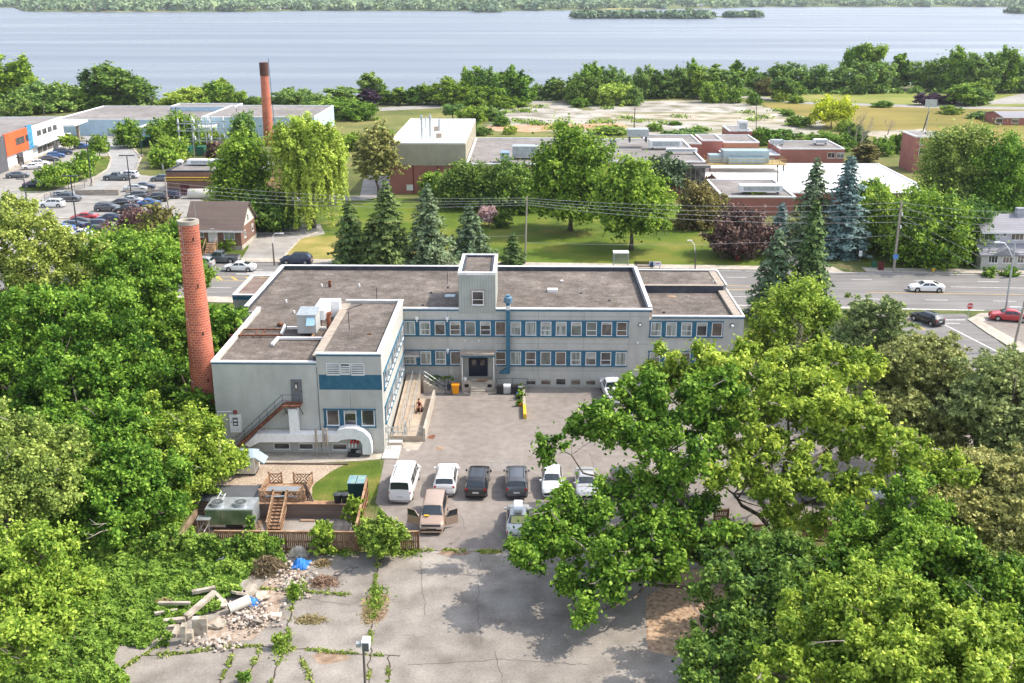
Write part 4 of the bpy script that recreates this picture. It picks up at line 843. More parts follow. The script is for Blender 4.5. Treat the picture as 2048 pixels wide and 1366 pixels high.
def pine(px_,by,ty,wpx,mat,label,seed=None,lobes=None,h=None,b=None,dens=1.0,name='pine_tree',ncl=90,leaf=.2,clr=.75,zlo=.25):
 """tufts of long needles at branch ends"""
 if b is None: b,h,w_ = place(px_,by,ty,wpx)
 seed = seed or int(px_*3+ty);rg = np.random.default_rng(seed);lob = lobes or lob_round(random.Random(seed),w_,h,zlo,8)
 ncl = int(ncl*1.5);C,D,k = lobes_clusters(rg,lob,ncl,.35);pos,nr,v,sz = [],[],[],[]
 for i in range(ncl):
  nt_ = int(9*dens);tc = C[i]+rg.normal(size=(nt_,3))*np.array([clr,clr,clr*.45])
  for q in tc:
   n = 26;d = rg.normal(size=(n,3));d /= np.linalg.norm(d,axis=1)[:,None];d[:,2] = np.abs(d[:,2])*.9+.1;L_ = .12+.30*rg.random(n)
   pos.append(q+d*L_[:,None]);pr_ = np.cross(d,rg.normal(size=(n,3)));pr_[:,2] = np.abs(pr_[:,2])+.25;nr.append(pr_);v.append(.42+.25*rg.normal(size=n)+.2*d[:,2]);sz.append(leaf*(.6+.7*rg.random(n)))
 me = leafmesh('crown',np.concatenate(pos),np.concatenate(nr),np.concatenate(sz),np.concatenate(v),mat,1.7)
 tm = branches(seed,h,C,max(.15,h*.02),nb=ncl//3);return finish_tree(name,label,b,me,tm,bark,None)
def willow(px_,by,ty,wpx,label,seed=5,ns=520):
 b,h,w_ = place(px_,by,ty,wpx);rg = np.random.default_rng(seed);rr = random.Random(seed)
 lob = [(0,0,h*.72,w_*.26,w_*.26,h*.24)]+[(math.cos(a)*w_*.27,math.sin(a)*w_*.25,h*rr.uniform(.5,.78),w_*.2,w_*.2,h*.15) for a in np.arange(0,6.2,.75)]
 me1,C = crown(seed,lob,90,15000,.34,1.4,L_willow,flat=.6)
 pos,nr,v,sz = [],[],[],[]
 C2,D2,k2 = lobes_clusters(rg,lob,ns,.8)
 for q,d in zip(C2,D2):
  L_ = min(q[2]-.8,h*(.12+.42*rg.random()));n = int(L_*9);t = np.sort(rg.random(n));ox = rg.normal()*.25;oy = rg.normal()*.25
  pos.append(np.stack([q[0]+d[0]*.8*t+ox*t+rg.normal(size=n)*.14,q[1]+d[1]*.8*t+oy*t+rg.normal(size=n)*.14,q[2]-t*L_],1))
  nr.append(np.stack([d[0]+rg.normal(size=n)*.5,d[1]+rg.normal(size=n)*.5,.35+rg.random(n)*.5],1));vv = rg.normal()*.16;v.append(.5+vv+.18*rg.normal(size=n));sz.append(.26*(.7+.6*rg.random(n)))
 me = leafmesh('fronds',np.concatenate(pos),np.concatenate(nr),np.concatenate(sz),np.concatenate(v),L_willow,2.2)
 T = finish_tree('willow_tree',label,b,me1,branches(seed,h,C,.55,nb=26),bark,None)
 o = bpy.data.objects.new('fronds',me);COL.objects.link(o);o.parent = T;return T
def deadtree(px_,by,ty,wpx,label,seed=1,b=None,h=None,mat=None,name='bare_tree'):
 if b is None: b,h,w_ = place(px_,by,ty,wpx)
 else: w_ = wpx
 rr = random.Random(seed);m = MB()
 def grow(p,d,L_,r_,lev):
  pts = [p];q = p.copy();dd = d.copy()
  for i in range(4): dd = (dd+Vector((rr.uniform(-.28,.28),rr.uniform(-.28,.28),rr.uniform(-.05,.22)))).normalized();q = q+dd*L_/4;pts.append(q.copy())
  m.tube(pts,[r_,r_*.85,r_*.7,r_*.5,r_*.28],6 if lev < 2 else 4,cap=False)
  if lev < 4:
   for i in range(3 if lev < 3 else 3):
    s = pts[rr.choice((2,3,4))];nd = (dd+Vector((rr.uniform(-1,1),rr.uniform(-1,1),rr.uniform(-.1,.7)))).normalized();grow(s,nd,L_*rr.uniform(.5,.75),r_*.45,lev+1)
 T = thing(name,label,'tree',b)
 for i in range(3): a = i*2.1+seed;grow(Vector((0,0,0)),Vector((math.cos(a)*.35*w_/h,math.sin(a)*.35*w_/h,1)).normalized(),h*.42,h*.02,0)
 m.build('branches',mat or deadbark,T,off=Vector(),smooth=True);return T
def shrub(px_,by,wpx,hm,mat,label,name='shrub',group=None,n=1500,leaf=.18,cat='shrub',seed=None,loc=None,w_=None):
 b = loc or P(px_,by);w_ = w_ or PPM(px_,by,b.y)*wpx;seed = seed or int(px_*11+by)
 rg = random.Random(seed);me,C = crown(seed,lob_round(rg,w_,hm,.0,5),max(8,n//90),n,leaf,max(.18,w_*.16),mat,flat=.75)
 T = thing(name,label,cat,b,0,group);o = bpy.data.objects.new('foliage',me);COL.objects.link(o);o.parent = T
 m = MB()
 for c in C[:6]: m.tube([(0,0,0),(c[0]*.4,c[1]*.4,c[2]*.5),tuple(c)],[.04,.03,.015],4,cap=False)
 m.build('stems',bark,T,off=Vector());return T
def lobtree(name,label,base,h,lobes_px,mat,ncl,nleaf,leaf,clr,rad,nb=40,lean=(0,0),flat=.6,barkm=None,surf=.5,cat='tree',seed=3,dead=0,ks=1.0):
 """a near tree whose crown lobes stand at their own places: (px, py, Y, r_m[, rz])"""
 b = Vector(base);L_ = []
 for l_ in lobes_px:
  p = PY(l_[0],l_[1],l_[2]);r_ = l_[3]*ks;L_.append((p.x-b.x,p.y-b.y,p.z,r_,r_*(l_[5] if len(l_) > 5 else 1),l_[4]*ks if len(l_) > 4 else r_*.75))
 me,C = crown(seed,L_,ncl,nleaf,leaf,clr,mat,flat=flat,surf=surf)
 T = thing(name,label,cat,b);o = bpy.data.objects.new('crown',me);COL.objects.link(o);o.parent = T
 cx_ = float(np.mean(C[:,0]));cy_ = float(np.mean(C[:,1]));h = float(np.percentile(C[:,2],80))*1.1
 tm = branches(seed,h,C,rad,nb=nb,lean=(cx_*.8,cy_*.8),split=.12);tm.build('trunk',barkm or bark,T,off=Vector(),smooth=True)
 if dead:
  rr = random.Random(seed+1);m = MB()
  for i in range(dead):
   c = Vector(C[rr.randrange(len(C))]);d = Vector((rr.uniform(-1,1),rr.uniform(-1,.3),rr.uniform(-.1,.8))).normalized();q = c+d*clr*.7;L2 = rr.uniform(.8,1.8)
   pts = [c,q];
   for j in range(3): d = (d+Vector((rr.uniform(-.5,.5),rr.uniform(-.5,.5),rr.uniform(-.3,.4)))).normalized();q = q+d*L2/3;pts.append(q)
   m.tube(pts,[.05,.04,.032,.022,.01],4,cap=False)
   for s_ in (2,3): e_ = (d+Vector((rr.uniform(-1,1),rr.uniform(-1,1),rr.uniform(-.6,.6)))).normalized();m.tube([pts[s_],pts[s_]+e_*L2*.4],[.022,.008],3,cap=False)
  m.build('dead_twigs',deadbark,T,off=Vector())['kind'] = 'stuff'
 return T
GL = Vector((0,0,0))
# --- big right-hand tree(s) over the lot
lobtree('tree','huge spreading green tree overhanging the rear car park and foreground paving',P(1475,1175),17,
[(1135,1050,65,2.5,1.7),(1090,1075,64,1.9,1.4),(1190,1085,63,2.6,2.2),(1315,1055,65,2.9,2.0),(1225,1000,66,1.7,1.1),(1310,965,67,2.2,1.5),(1120,1010,65,1.2,.9),(1180,840,72,2.2,1.5),(1098,892,69,1.1,.9),(1275,855,71,2.5,1.8),(1370,900,68,3.2,2.6),(1300,1110,63,2.8,2.0),(1060,1110,62,1.2,.9),(1160,1165,60,1.6,1.2),(1290,780,74,2.3,1.9),(1245,1160,60,1.5,1.1),(1395,1060,65,3.0,2.4),(1180,1225,58,.6,.5),(1420,800,72,3.0,2.4)],
L_mid,165,60000,.23,.86,.5,44,dead=60,seed=31,ks=.86)
lobtree('tree','wide light topped tree in front of the eastern end of the grey building',P(1545,1120),19,
[(1500,745,76,3.2,2.2),(1580,735,80,2.6,1.7),(1400,735,77,2.4,1.7),(1330,735,79,1.5,1.9),(1660,740,77,2.9,2.2),(1600,800,72,3.6,2.6),(1500,860,70,3.2,2.5),(1700,850,70,3.2,2.2),(1560,940,67,2.9,2.1),(1660,960,67,3.0,1.9),(1790,900,68,2.8,1.5),(1880,935,68,2.0,1.3),(1480,960,66,2.2,1.6),(1560,1030,66,1.7,1.1),(1640,1050,65,1.5,1.0),(1740,735,82,1.6,1.2),(1478,715,82,1.3,1.2)],
L_light,145,56000,.24,.86,.5,50,dead=60,seed=32,ks=.82)
lobtree('tree','dark green tree at the lower right with a deep shaded crown',P(1500,1330),12,
[(1500,1180,56,3.0,2.2),(1430,1280,52,2.3,2.0),(1560,1130,58,2.4,1.6),(1450,1340,48,2.2,1.6),(1590,1250,52,2.6,2.0),(1530,1120,60,1.9,1.2),(1640,1170,56,1.8,1.2)],
L_dark,100,36000,.2,.8,.4,30,dead=10,seed=33)
lobtree('tree','bright yellow-green maple filling the bottom right corner of the view',P(1800,1540),14,
[(1760,1230,46,2.6,2.4),(1680,1300,44,2.3,2.2),(1870,1290,44,2.6,2.2),(1950,1320,42,2.4,2.2),(1770,1350,41,2.4,2.0),(1560,1350,42,1.5,1.3),(1640,1210,48,1.9,1.6),(1880,1360,40,2.4,2)],
L_light,170,66000,.16,.62,.4,30,dead=6,seed=34,flat=.8)
lobtree('tree','mid green tree rising behind the board fence right of the trunks',P(1860,1290),14,
[(1770,1090,60,2.8,2.2),(1830,1010,62,1.8,2.0),(1870,1130,57,3.0,2.2),(1960,1170,55,3.0,2.2),(2040,1210,54,2.6,2.2),(1700,1150,57,1.9,1.5),(1800,1190,54,2.4,1.6)],
L_mid,150,60000,.2,.8,.4,34,dead=10,seed=35)
lobtree('tree','broad grey-green tree edging the right side of the frame',P(2060,1330),10,
[(2010,1280,50,2.2,1.8),(2080,1250,52,2.6,2.2),(2050,1340,46,2.0,1.6)],L_mid,50,20000,.18,.7,.3,14,seed=36)
# pines to the right
def lobp(base,L_): b = Vector(base);return [((p := PY(x,y,Y)).x-b.x,p.y-b.y,p.z,r_,r_,rz_) for x,y,Y,r_,rz_ in L_]
for base,h,L_,ncl,lab,mt in (
(P(1760,850),12,[(1755,640,97,2.3,2.6),(1700,690,96,1.4,1.2),(1790,690,97,1.6,1.3),(1745,760,94,1.8,2.4)],70,'spiky dark pine standing beside the side street corner',L_pine2),
(P(1850,960),13,[(1850,740,86,3.6,2.8),(1780,760,86,2.6,2.4),(1930,780,84,2.8,2.4),(1810,830,82,3.2,2.4),(1900,860,80,2.6,2.0)],190,'large bronze-green pine with a wide dense crown',L_pine),
(P(1990,1020),15,[(1990,760,80,2.9,2.0),(2060,800,79,2.9,2.4),(1960,830,78,2.2,1.6),(2030,890,76,2.6,2.0)],120,'dark topped pine at the right edge before the utility pole',L_pine2),
(P(2000,1130),10,[(1960,960,71,2.9,1.6),(2040,960,70,3.0,1.6),(1990,1030,68,2.8,1.6),(1900,1010,69,1.6,1.2),(2060,1060,66,2.2,1.6)],130,'low bronze pine with trunks in front of the right-hand board fence',L_pine)):
 pine(0,0,0,0,mt,lab,seed=int(base.x*10),lobes=lobp(base,L_),h=h,b=base,ncl=ncl,leaf=.2,clr=.62)
 # --- left-hand wood
for name_,lab,base,h,L_,mt,ncl,nl,leaf,clr,sd in (
('tree','pale feathery tree at the left edge beside the clinic car park',P(60,760),17,[(50,480,108,5.0,2.8),(150,520,108,3.6,2.2),(-20,560,106,4.2,3),(220,590,107,3.0,2.2),(90,600,105,4.0,2.6),(20,440,112,3.4,2.2)],L_olive,150,44000,.24,1.0,41),
('tree','layered dark green tree just left of the brick smokestack',P(330,830),19,[(290,520,108,4.4,1.6),(350,560,104,3.4,1.5),(250,590,102,4.0,1.7),(360,640,100,3.0,1.7),(300,680,98,3.4,2.0),(230,500,112,3.0,1.2),(385,700,97,1.7,1.3)],L_mid,170,46000,.25,.95,42),
('tree','tree with a leafy branch reaching past the smokestack over the flat roof',P(395,860),14,[(450,640,99,1.7,1.2),(430,680,98,1.9,1.1),(465,675,99,1.2,.8),(350,760,94,2.6,2.0),(300,800,92,3.0,2.2),(390,800,90,1.7,1.4)],L_mid,90,26000,.24,.8,43),
('tree','broad green tree with pale upright branches in the middle of the left wood',P(170,980),20,[(80,640,92,5.0,3.2),(190,640,92,4.2,2.8),(40,760,86,4.4,2.8),(150,760,86,4.6,3.0),(260,740,88,3.2,2.4),(230,850,82,3.6,2.4),(120,870,80,3.6,2.4),(-20,700,88,4,3)],L_mid,230,70000,.22,1.0,44),
('tree','sunlit yellow-green tree in front of the smokestack foot',P(390,1010),12,[(390,860,82,2.4,1.6),(330,900,80,2.8,1.9),(430,920,80,1.9,1.3),(370,960,78,2.4,1.5),(300,830,84,2.0,1.5),(450,905,82,1.2,1.0)],L_light,120,40000,.21,.8,45),
('tree','dense green tree shading the left end of the sunken yard',P(270,1080),13,[(250,950,74,2.9,2.4),(200,880,78,3.2,2.4),(310,990,73,2.0,2.0),(150,960,73,3.0,2.4),(230,1030,70,2.4,1.8),(330,940,76,1.6,1.3)],L_mid,140,46000,.2,.85,46),
('tree','pale green tree at the left edge halfway down the picture',P(20,1120),15,[(40,900,70,3.0,2.2),(-10,980,66,2.8,2.2),(90,980,68,2.4,2.0),(120,900,72,2.2,1.8),(-40,880,70,3,2.4)],L_olive,110,40000,.19,.85,47),
('tree','yellow flecked tree in the lower left corner',P(60,1330),11,[(60,1130,56,2.8,2.0),(130,1170,56,1.7,1.5),(-10,1190,53,2.4,1.9),(80,1220,53,2.2,1.6),(30,1290,48,1.9,1.4),(-30,1120,56,2.2,1.8)],L_light,110,46000,.165,.68,48)):
 lobtree(name_,lab,base,h,L_,mt,ncl,nl,leaf,clr,.4,40,seed=sd,dead=12)
 # --- garden trees between the car park and the road on the left
tree(285,500,425,150,L_purple,'dark purple leaved tree beside the clinic car park',zlo=.1,leaf=.34)
tree(345,545,450,90,L_mid,'small green tree behind the top of the smokestack',zlo=.1)
tree(255,560,470,210,L_mid,'wide flat topped green tree on the pavement left of the smokestack',zlo=.1)
tree(330,520,410,80,L_brown,'thin olive tree beside the leaning utility pole',dens=.5,zlo=.3)
# --- school grounds
tree(1140,462,250,150,L_mid,'tallest round green tree on the school lawn',leaf=.42,zlo=.12,flat=.55)
tree(1262,500,312,150,L_mid,'spreading leafy tree nearest the road on the school lawn',leaf=.4,zlo=.14)
tree(935,412,322,120,L_dark,'left dark dense tree of the pair by the tan-clad hall',leaf=.42,zlo=.0,flat=.5,name='tree')
tree(1012,418,325,115,L_dark,'right dark dense tree of the pair by the tan-clad hall',leaf=.42,zlo=.0,flat=.5)
tree(1045,425,365,60,L_light,'light green tree tucked against the dark pair on the lawn',zlo=.0)
tree(868,400,345,45,L_light,'small light green tree against the red brick hall wall',zlo=.0)
tree(1330,398,305,72,L_gspruce,'slender birch beside the school entrance glazing',zlo=.25,barkm=deadbark,dens=.7)
tree(1392,455,372,78,L_brown,'bronze tree left of the plum tree on the school lawn',leaf=.38)
tree(1425,445,385,60,L_brown,'smaller bronze tree directly behind the plum tree',leaf=.38)
tree(1475,512,420,122,L_purple,'round plum-coloured tree on the school lawn by the red sign',leaf=.36,zlo=.05)
tree(1505,420,382,60,L_light,'light green bush-like tree before the single storey school wing',zlo=.05)
tree(1405,385,350,60,L_purple,'small red-leaved tree below the school glazing',leaf=.3,zlo=.1)
tree(490,452,262,105,L_mid,'large dark green tree between the brick house and the willow',leaf=.42,dens=.9)
tree(540,460,380,120,L_dark,'deep green understorey tree behind the brick house',zlo=0.0)
willow(625,455,222,150,'great weeping willow with yellow-green hanging fronds')
tree(470,470,418,60,L_mid,'small tree beside the far corner of the brown-roofed house',zlo=0)
pine(757,400,250,80,L_pine,'tall open old pine in front of the tan-clad hall',ncl=95,leaf=.36,clr=1.0,zlo=.25)
tree(978,452,414,44,L_pink,'small weeping tree in pale pink bloom',leaf=.22,zlo=.15,dens=.8)
shrub(1003,455,36,2.6,L_dark,'round dark clipped bush beside the pink blooming tree',n=2500,leaf=.2)
# --- conifers along the road
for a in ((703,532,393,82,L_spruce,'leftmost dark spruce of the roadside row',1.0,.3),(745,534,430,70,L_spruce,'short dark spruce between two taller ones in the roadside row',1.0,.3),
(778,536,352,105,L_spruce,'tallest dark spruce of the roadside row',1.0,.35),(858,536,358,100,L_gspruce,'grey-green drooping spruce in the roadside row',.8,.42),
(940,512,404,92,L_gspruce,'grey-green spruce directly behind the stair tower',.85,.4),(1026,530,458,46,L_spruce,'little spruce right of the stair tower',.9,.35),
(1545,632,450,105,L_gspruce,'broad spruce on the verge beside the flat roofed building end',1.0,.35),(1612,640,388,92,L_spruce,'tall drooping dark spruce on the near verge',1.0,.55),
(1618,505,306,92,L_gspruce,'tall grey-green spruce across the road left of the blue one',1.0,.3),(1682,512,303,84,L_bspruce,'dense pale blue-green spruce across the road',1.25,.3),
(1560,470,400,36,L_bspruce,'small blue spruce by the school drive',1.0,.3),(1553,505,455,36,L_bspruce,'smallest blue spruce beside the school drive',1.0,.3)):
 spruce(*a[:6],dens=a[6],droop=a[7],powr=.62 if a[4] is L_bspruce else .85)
 # --- deciduous mass right of the blue spruce
for a in ((1770,500,378,120,L_mid,'feathery green tree right of the blue spruce'),(1850,528,385,150,L_mid,'large shaggy tree behind the guyed utility pole'),(1925,520,400,95,L_dark,'green tree touching the grey-roofed house'),
(1900,425,245,130,L_olive,'golden green tall tree beside the brick tower'),(1985,435,262,120,L_mid,'tall green tree behind the grey-roofed house'),(2050,430,300,90,L_mid,'green tree cut by the right edge behind the grey-roofed house'),
(1740,440,360,80,L_light,'light green tree rising behind the blue spruce'),(1580,705,560,125,L_light,'light green locust beside the east end of the flat roofed building'),
(1540,720,620,90,L_light,'lower light green tree at the corner of the flat roofed building'),(1655,715,600,70,L_light,'small locust on the verge before the road')):
 tree(*a[:6],leaf=.36 if a[1] < 600 else .27)
shrub(1978,552,36,1.3,L_mid,'left rounded shrub before the grey-roofed house',n=900);shrub(2020,552,40,1.2,L_mid,'right rounded shrub before the grey-roofed house',n=900)
shrub(456,500,36,1.9,L_light,'clipped bush under the right window of the brick house',n=1200);shrub(400,503,30,2.0,L_light,'clipped bush under the left window of the brick house',n=1200)
deadtree(1585,735,625,90,'bare grey branched tree beside the flat roofed building',3);deadtree(1665,735,640,80,'second bare branched tree nearer the side street',8);deadtree(1705,740,590,70,'thin bare tree behind the spiky pine',12)
deadtree(1715,300,212,45,'bare crooked tree on the hay field beside the yellow tree',21,name='bare_tree');deadtree(1775,270,228,30,'thin bare sapling on the hay field edge',22)
tree(1662,255,198,80,L_yellow,'bright yellow round headed tree on the hay field',leaf=.5,zlo=.25)
# small trees of the clinic lot
for a in ((200,318,270,42,'small street tree beside the curved lane'),(140,300,268,36,'small street tree near the clinic overhang'),(150,360,320,80,'low leafy tree on the planted island'),(110,378,335,75,'low leafy tree at the near end of the planted island'),(175,340,302,46,'narrow tree in the middle of the planted island')):
 tree(*a[:4],L_mid,a[4],leaf=.42,zlo=.25,dens=.7)
for a in ((258,295,237,50,L_mid,'green tree before the pale blue warehouse'),(320,292,240,50,L_mid,'loose tree before the warehouse lean-to'),(370,305,228,70,L_mid,'tall leafy tree by the substation'),(345,325,275,70,L_light,'light green shrubby tree below the green containers'),
(330,335,300,60,L_mid,'low bushy tree beside the chain link fence'),(440,320,285,50,L_purple,'dark maroon bush tree behind the brick workshop'),(425,300,260,40,L_light,'small light tree behind the substation'),(490,300,225,50,L_far,'slender tree left of the far smokestack')):
 tree(*a[:6],leaf=.5,dens=.8,zlo=.05)
 # ================================================================ VEHICLES
def paint(name,c,metal=.0,rough=.28):
 m = M('paint_'+name,[(0,[k*.96 for k in c]),(1,[min(1,k*1.04) for k in c])],scale=.8,rough=rough,metal=metal,spec=.6);m.node_tree.nodes['Principled BSDF'].inputs['Coat Weight'].default_value = .5;return m
PW,PB_,PG,PS,PR,PBL,PT,PN,PDG = (paint('white',(.78,.78,.77)),paint('black',(.015,.015,.018)),paint('grey',(.10,.105,.115),.4),paint('silver',(.50,.50,.49),.35),paint('red',(.42,.02,.025)),paint('blue',(.04,.12,.34)),paint('tan',(.46,.33,.25),.35),paint('navy',(.025,.035,.08)),paint('slate',(.12,.14,.16),.3))
redlens = M('red_lens',(.45,.01,.01),rough=.2);clearlens = M('clear_lens',(.6,.62,.64),rough=.1);rimm = M('alloy_rim',(.42,.42,.43),rough=.35,metal=.6);plastic = M('black_plastic',(.03,.03,.032),rough=.6)
CARS = {
#        L    W     H   top line (x fraction, z)                                                                        belt                                              roof halfwidth   wheels      radius  wb..ws base/top  side windows
'sedan': dict(L=4.85,W=1.84,top=[(0,.70),(.03,.98),(.16,1.06),(.34,1.38),(.42,1.44),(.58,1.44),(.74,1.02),(.95,.82),(1,.60)],belt=[(0,.62),(.04,.88),(.2,.95),(.74,.93),(.95,.74),(1,.52)],rw=.66,wh=(.19,.80),r=.34,ws=(.60,.735),rg=(.17,.345),sw=[(.475,.70,.475,.60),(.25,.46,.345,.46)]),
'hatch': dict(L=4.35,W=1.80,top=[(0,.75),(.02,1.05),(.13,1.42),(.25,1.50),(.56,1.50),(.73,1.06),(.95,.86),(1,.60)],belt=[(0,.65),(.03,.98),(.2,1.0),(.73,.96),(.95,.78),(1,.52)],rw=.68,wh=(.18,.80),r=.34,ws=(.575,.725),rg=(.03,.125),sw=[(.455,.69,.455,.575),(.23,.44,.23,.44),(.09,.21,.14,.21)]),
'suv': dict(L=4.75,W=1.90,top=[(0,.80),(.02,1.12),(.09,1.58),(.2,1.70),(.58,1.70),(.73,1.20),(.95,1.02),(1,.70)],belt=[(0,.70),(.03,1.06),(.2,1.12),(.73,1.08),(.95,.92),(1,.6)],rw=.72,wh=(.18,.80),r=.37,ws=(.60,.72),rg=(.028,.088),sw=[(.475,.69,.475,.60),(.26,.46,.26,.46),(.08,.24,.115,.24)]),
'minivan': dict(L=5.05,W=1.98,top=[(0,.8),(.015,1.1),(.05,1.62),(.14,1.75),(.62,1.75),(.80,1.12),(.96,.92),(1,.65)],belt=[(0,.7),(.02,1.04),(.2,1.06),(.8,1.0),(.96,.82),(1,.55)],rw=.74,wh=(.17,.82),r=.34,ws=(.635,.79),rg=(.018,.052),sw=[(.56,.765,.56,.655),(.32,.545,.32,.545),(.07,.30,.09,.30)]),
'van': dict(L=5.7,W=2.02,top=[(0,.85),(.01,1.2),(.025,1.95),(.07,2.06),(.72,2.06),(.84,1.30),(.97,1.12),(1,.75)],belt=[(0,.75),(.01,1.15),(.2,1.18),(.84,1.18),(.97,1.0),(1,.62)],rw=.80,wh=(.17,.82),r=.37,ws=(.73,.83),rg=(.012,.025),sw=[(.63,.80,.63,.735),(.42,.61,.42,.61),(.23,.40,.23,.40),(.05,.21,.05,.21)]),
'pickup': dict(L=5.85,W=2.0,top=[(0,.95),(.01,1.12),(.375,1.14),(.39,1.15),(.43,1.80),(.62,1.82),(.73,1.24),(.96,1.10),(1,.75)],belt=[(0,.9),(.01,1.08),(.39,1.10),(.73,1.16),(.96,1.02),(1,.65)],rw=.72,wh=(.19,.82),r=.41,ws=(.63,.722),rg=(.395,.425),sw=[(.535,.70,.535,.625),(.41,.52,.435,.52)]),
}
CP = {}
def interp(L_,x):
 for (a,b),(c_,d_) in zip(L_[:-1],L_[1:]):
  if x <= c_: return b+(d_-b)*(x-a)/max(1e-9,c_-a)
 return L_[-1][1]
def car_proto(kind,open_doors=False):
 key = (kind,open_doors)
 if key in CP: return CP[key]
 s = CARS[kind];L_,W_,r = s['L'],s['W'],s['r'];hw = W_/2
 T = bpy.data.objects.new('car',None);COL.objects.link(T);ORG[T.name] = Vector()
 xs = {0,.012,.03,1,.985,.96};xs |= {p for p,_ in s['top']} | {p for p,_ in s['belt']}
 for w_ in s['wh']:
  for k in range(-4,5): xs.add(w_+math.sin(k*math.pi/8)*(r+.06)/L_)
 for k in range(1,20): xs.add(k/20)
 xs = sorted(xs);xs = [x for i,x in enumerate(xs) if i == 0 or x-xs[i-1] > .004]
 cab0,cab1 = s['rg'][0],s['ws'][1]
 def sect(f_):
  zt_,zb_ = interp(s['top'],f_),interp(s['belt'],f_);zb_ = min(zb_,zt_-.02)
  e_ = min(f_,1-f_);taper = 1-.16*max(0,1-e_/.10)**1.8
  cabf = 0
  if cab0 < f_ < cab1:
   H_ = max(z for _,z in s['top']);cabf = min(1,max(0,(zt_-zb_-.06)/(H_-zb_-.06)))
  wt_ = hw*taper*(.88*(1-cabf)+s['rw']*cabf)
  zl = .24
  for w_ in s['wh']:
   d_ = abs(f_-w_)*L_
   if d_ < r+.055: zl = max(zl,r+math.sqrt(max(0,(r+.055)**2-d_*d_)))
  zl = min(zl,zb_-.06)
  return [(hw*taper*.93,zl),(hw*taper,max(zl+.02,.52)),(hw*taper*1.0,max(zl+.04,zb_-.16)),(hw*taper*.965,zb_),(wt_,zt_-.05 if cabf > .3 else zt_-.02),(wt_*.8,zt_),(0,zt_+.02)]
 ring = []
 for f_ in xs:
  q = sect(f_);ring.append([(f_*L_-L_/2,-y,z) for y,z in q]+[(f_*L_-L_/2,y,z) for y,z in reversed(q[:-1])])
 n = len(ring[0]);m = MB();vs = [p for r_ in ring for p in r_]
 fs = [(i*n+j,(i+1)*n+j,(i+1)*n+(j+1) % n,i*n+(j+1) % n) for i in range(len(ring)-1) for j in range(n)]
 fs.append(tuple(range(n)));fs.append(tuple((len(ring)-1)*n+j for j in reversed(range(n))));fs = [tuple(reversed(q)) for q in fs]
 m.add(vs,fs);body = m.build('body',PW,T)
 me = body.data;me.polygons.foreach_set('use_smooth',[len(p.vertices) == 4 for p in me.polygons])
 try: me.set_sharp_from_angle(angle=R(38))
 except Exception: pass
 def S(f_,t,sg,off=.012):
  q = sect(f_);(y0,z0),(y1,z1) = q[3],q[4];return (f_*L_-L_/2,sg*(y0+(y1-y0)*t+off),z0+(z1-z0)*t)
 for sg in (-1,1):
  for (b0,b1,t0,t1) in s['sw']:
   m = MB();q = [S(b0,.12,sg),S(b1,.12,sg),S((b1+t1)/2,.5,sg),S(t1,.9,sg),S(t0,.9,sg),S((b0+t0)/2,.5,sg)];m.poly(q if sg < 0 else q[::-1]);m.build('side_window',carglass,T)
  m = MB();x_ = (s['ws'][1]-.035)*L_-L_/2;zb_ = interp(s['belt'],s['ws'][1]-.035);m.box(x_-.08,sg*(hw+.01),zb_+.02,x_+.08,sg*(hw+.17),zb_+.16);m.build('mirror',PW if True else plastic,T)
 for nm,(a_,b_) in (('windshield',s['ws']),('rear_window',s['rg'])):
  m = MB();d_ = 1 if nm == 'windshield' else -1;rows = []
  dz = interp(s['top'],b_)-interp(s['top'],a_);dx = (b_-a_)*L_;nn = Vector((-dz,0,dx)).normalized()*.015
  for f_ in (a_+(b_-a_)*.04,a_+(b_-a_)*.5,b_-(b_-a_)*.06):
   q = sect(f_);(y1,z1),(y2,z2),(y3,z3) = q[4],q[5],q[6];x_ = f_*L_-L_/2;rows.append([Vector(v)+nn for v in ((x_,-y1*.97,z1),(x_,-y2,z2),(x_,0,z3),(x_,y2,z2),(x_,y1*.97,z1))])
  vs = [p for r_ in rows for p in r_];m.add(vs,[(i*5+j,(i+1)*5+j,(i+1)*5+j+1,i*5+j+1) for i in range(2) for j in range(4)]);m.build(nm,carglass,T)
 for f_ in s['wh']:
  for sg in (-1,1):
   x_ = f_*L_-L_/2;y0,y1 = sg*(hw-.24),sg*(hw-.015);m = MB();m.tube([(x_,y0,r),(x_,y1-sg*.03,r),(x_,y1,r)],[r,r,r*.93],20);wh = m.build('wheel',rubber,T)
   m = MB();m.tube([(x_,y1-sg*.02,r),(x_,y1+sg*.006,r)],[r*.66,r*.62],16);m.build('rim',rimm,wh,off=Vector())
 zf,zr = interp(s['belt'],.97)-.08,interp(s['belt'],.03)-.05
 for sg in (-1,1):
  m = MB();m.box(L_/2-.30,sg*hw*.50,zf-.08,L_/2-.045,sg*hw*.86,zf+.05);m.build('headlight',clearlens,T)
  m = MB();m.box(-L_/2+.04,sg*hw*(.70 if kind not in ('van','minivan') else .82),zr-.16,-L_/2+.13,sg*hw*.90,zr+.02);m.build('taillight',redlens,T)
 m = MB();m.box(L_/2-.06,-hw*.42,.42,L_/2+.012,hw*.42,.60);m.build('grille',plastic,T)
 m = MB();m.box(-L_/2-.012,-.26,.62,-L_/2+.03,.26,.76);m.build('licence_plate',clearlens,T)
 m = MB();m.box(-L_/2+.0,-hw*.88,.26,-L_/2+.05,hw*.88,.40);m.box(L_/2-.04,-hw*.84,.25,L_/2+.0,hw*.84,.38) if False else None;m.build('bumper',plastic,T)
 if kind == 'pickup':
  m = MB();m.box(-L_/2+.10,-hw*.76,1.06,(.372)*L_-L_/2,hw*.76,1.155);m.build('cargo_bed',plastic,T)
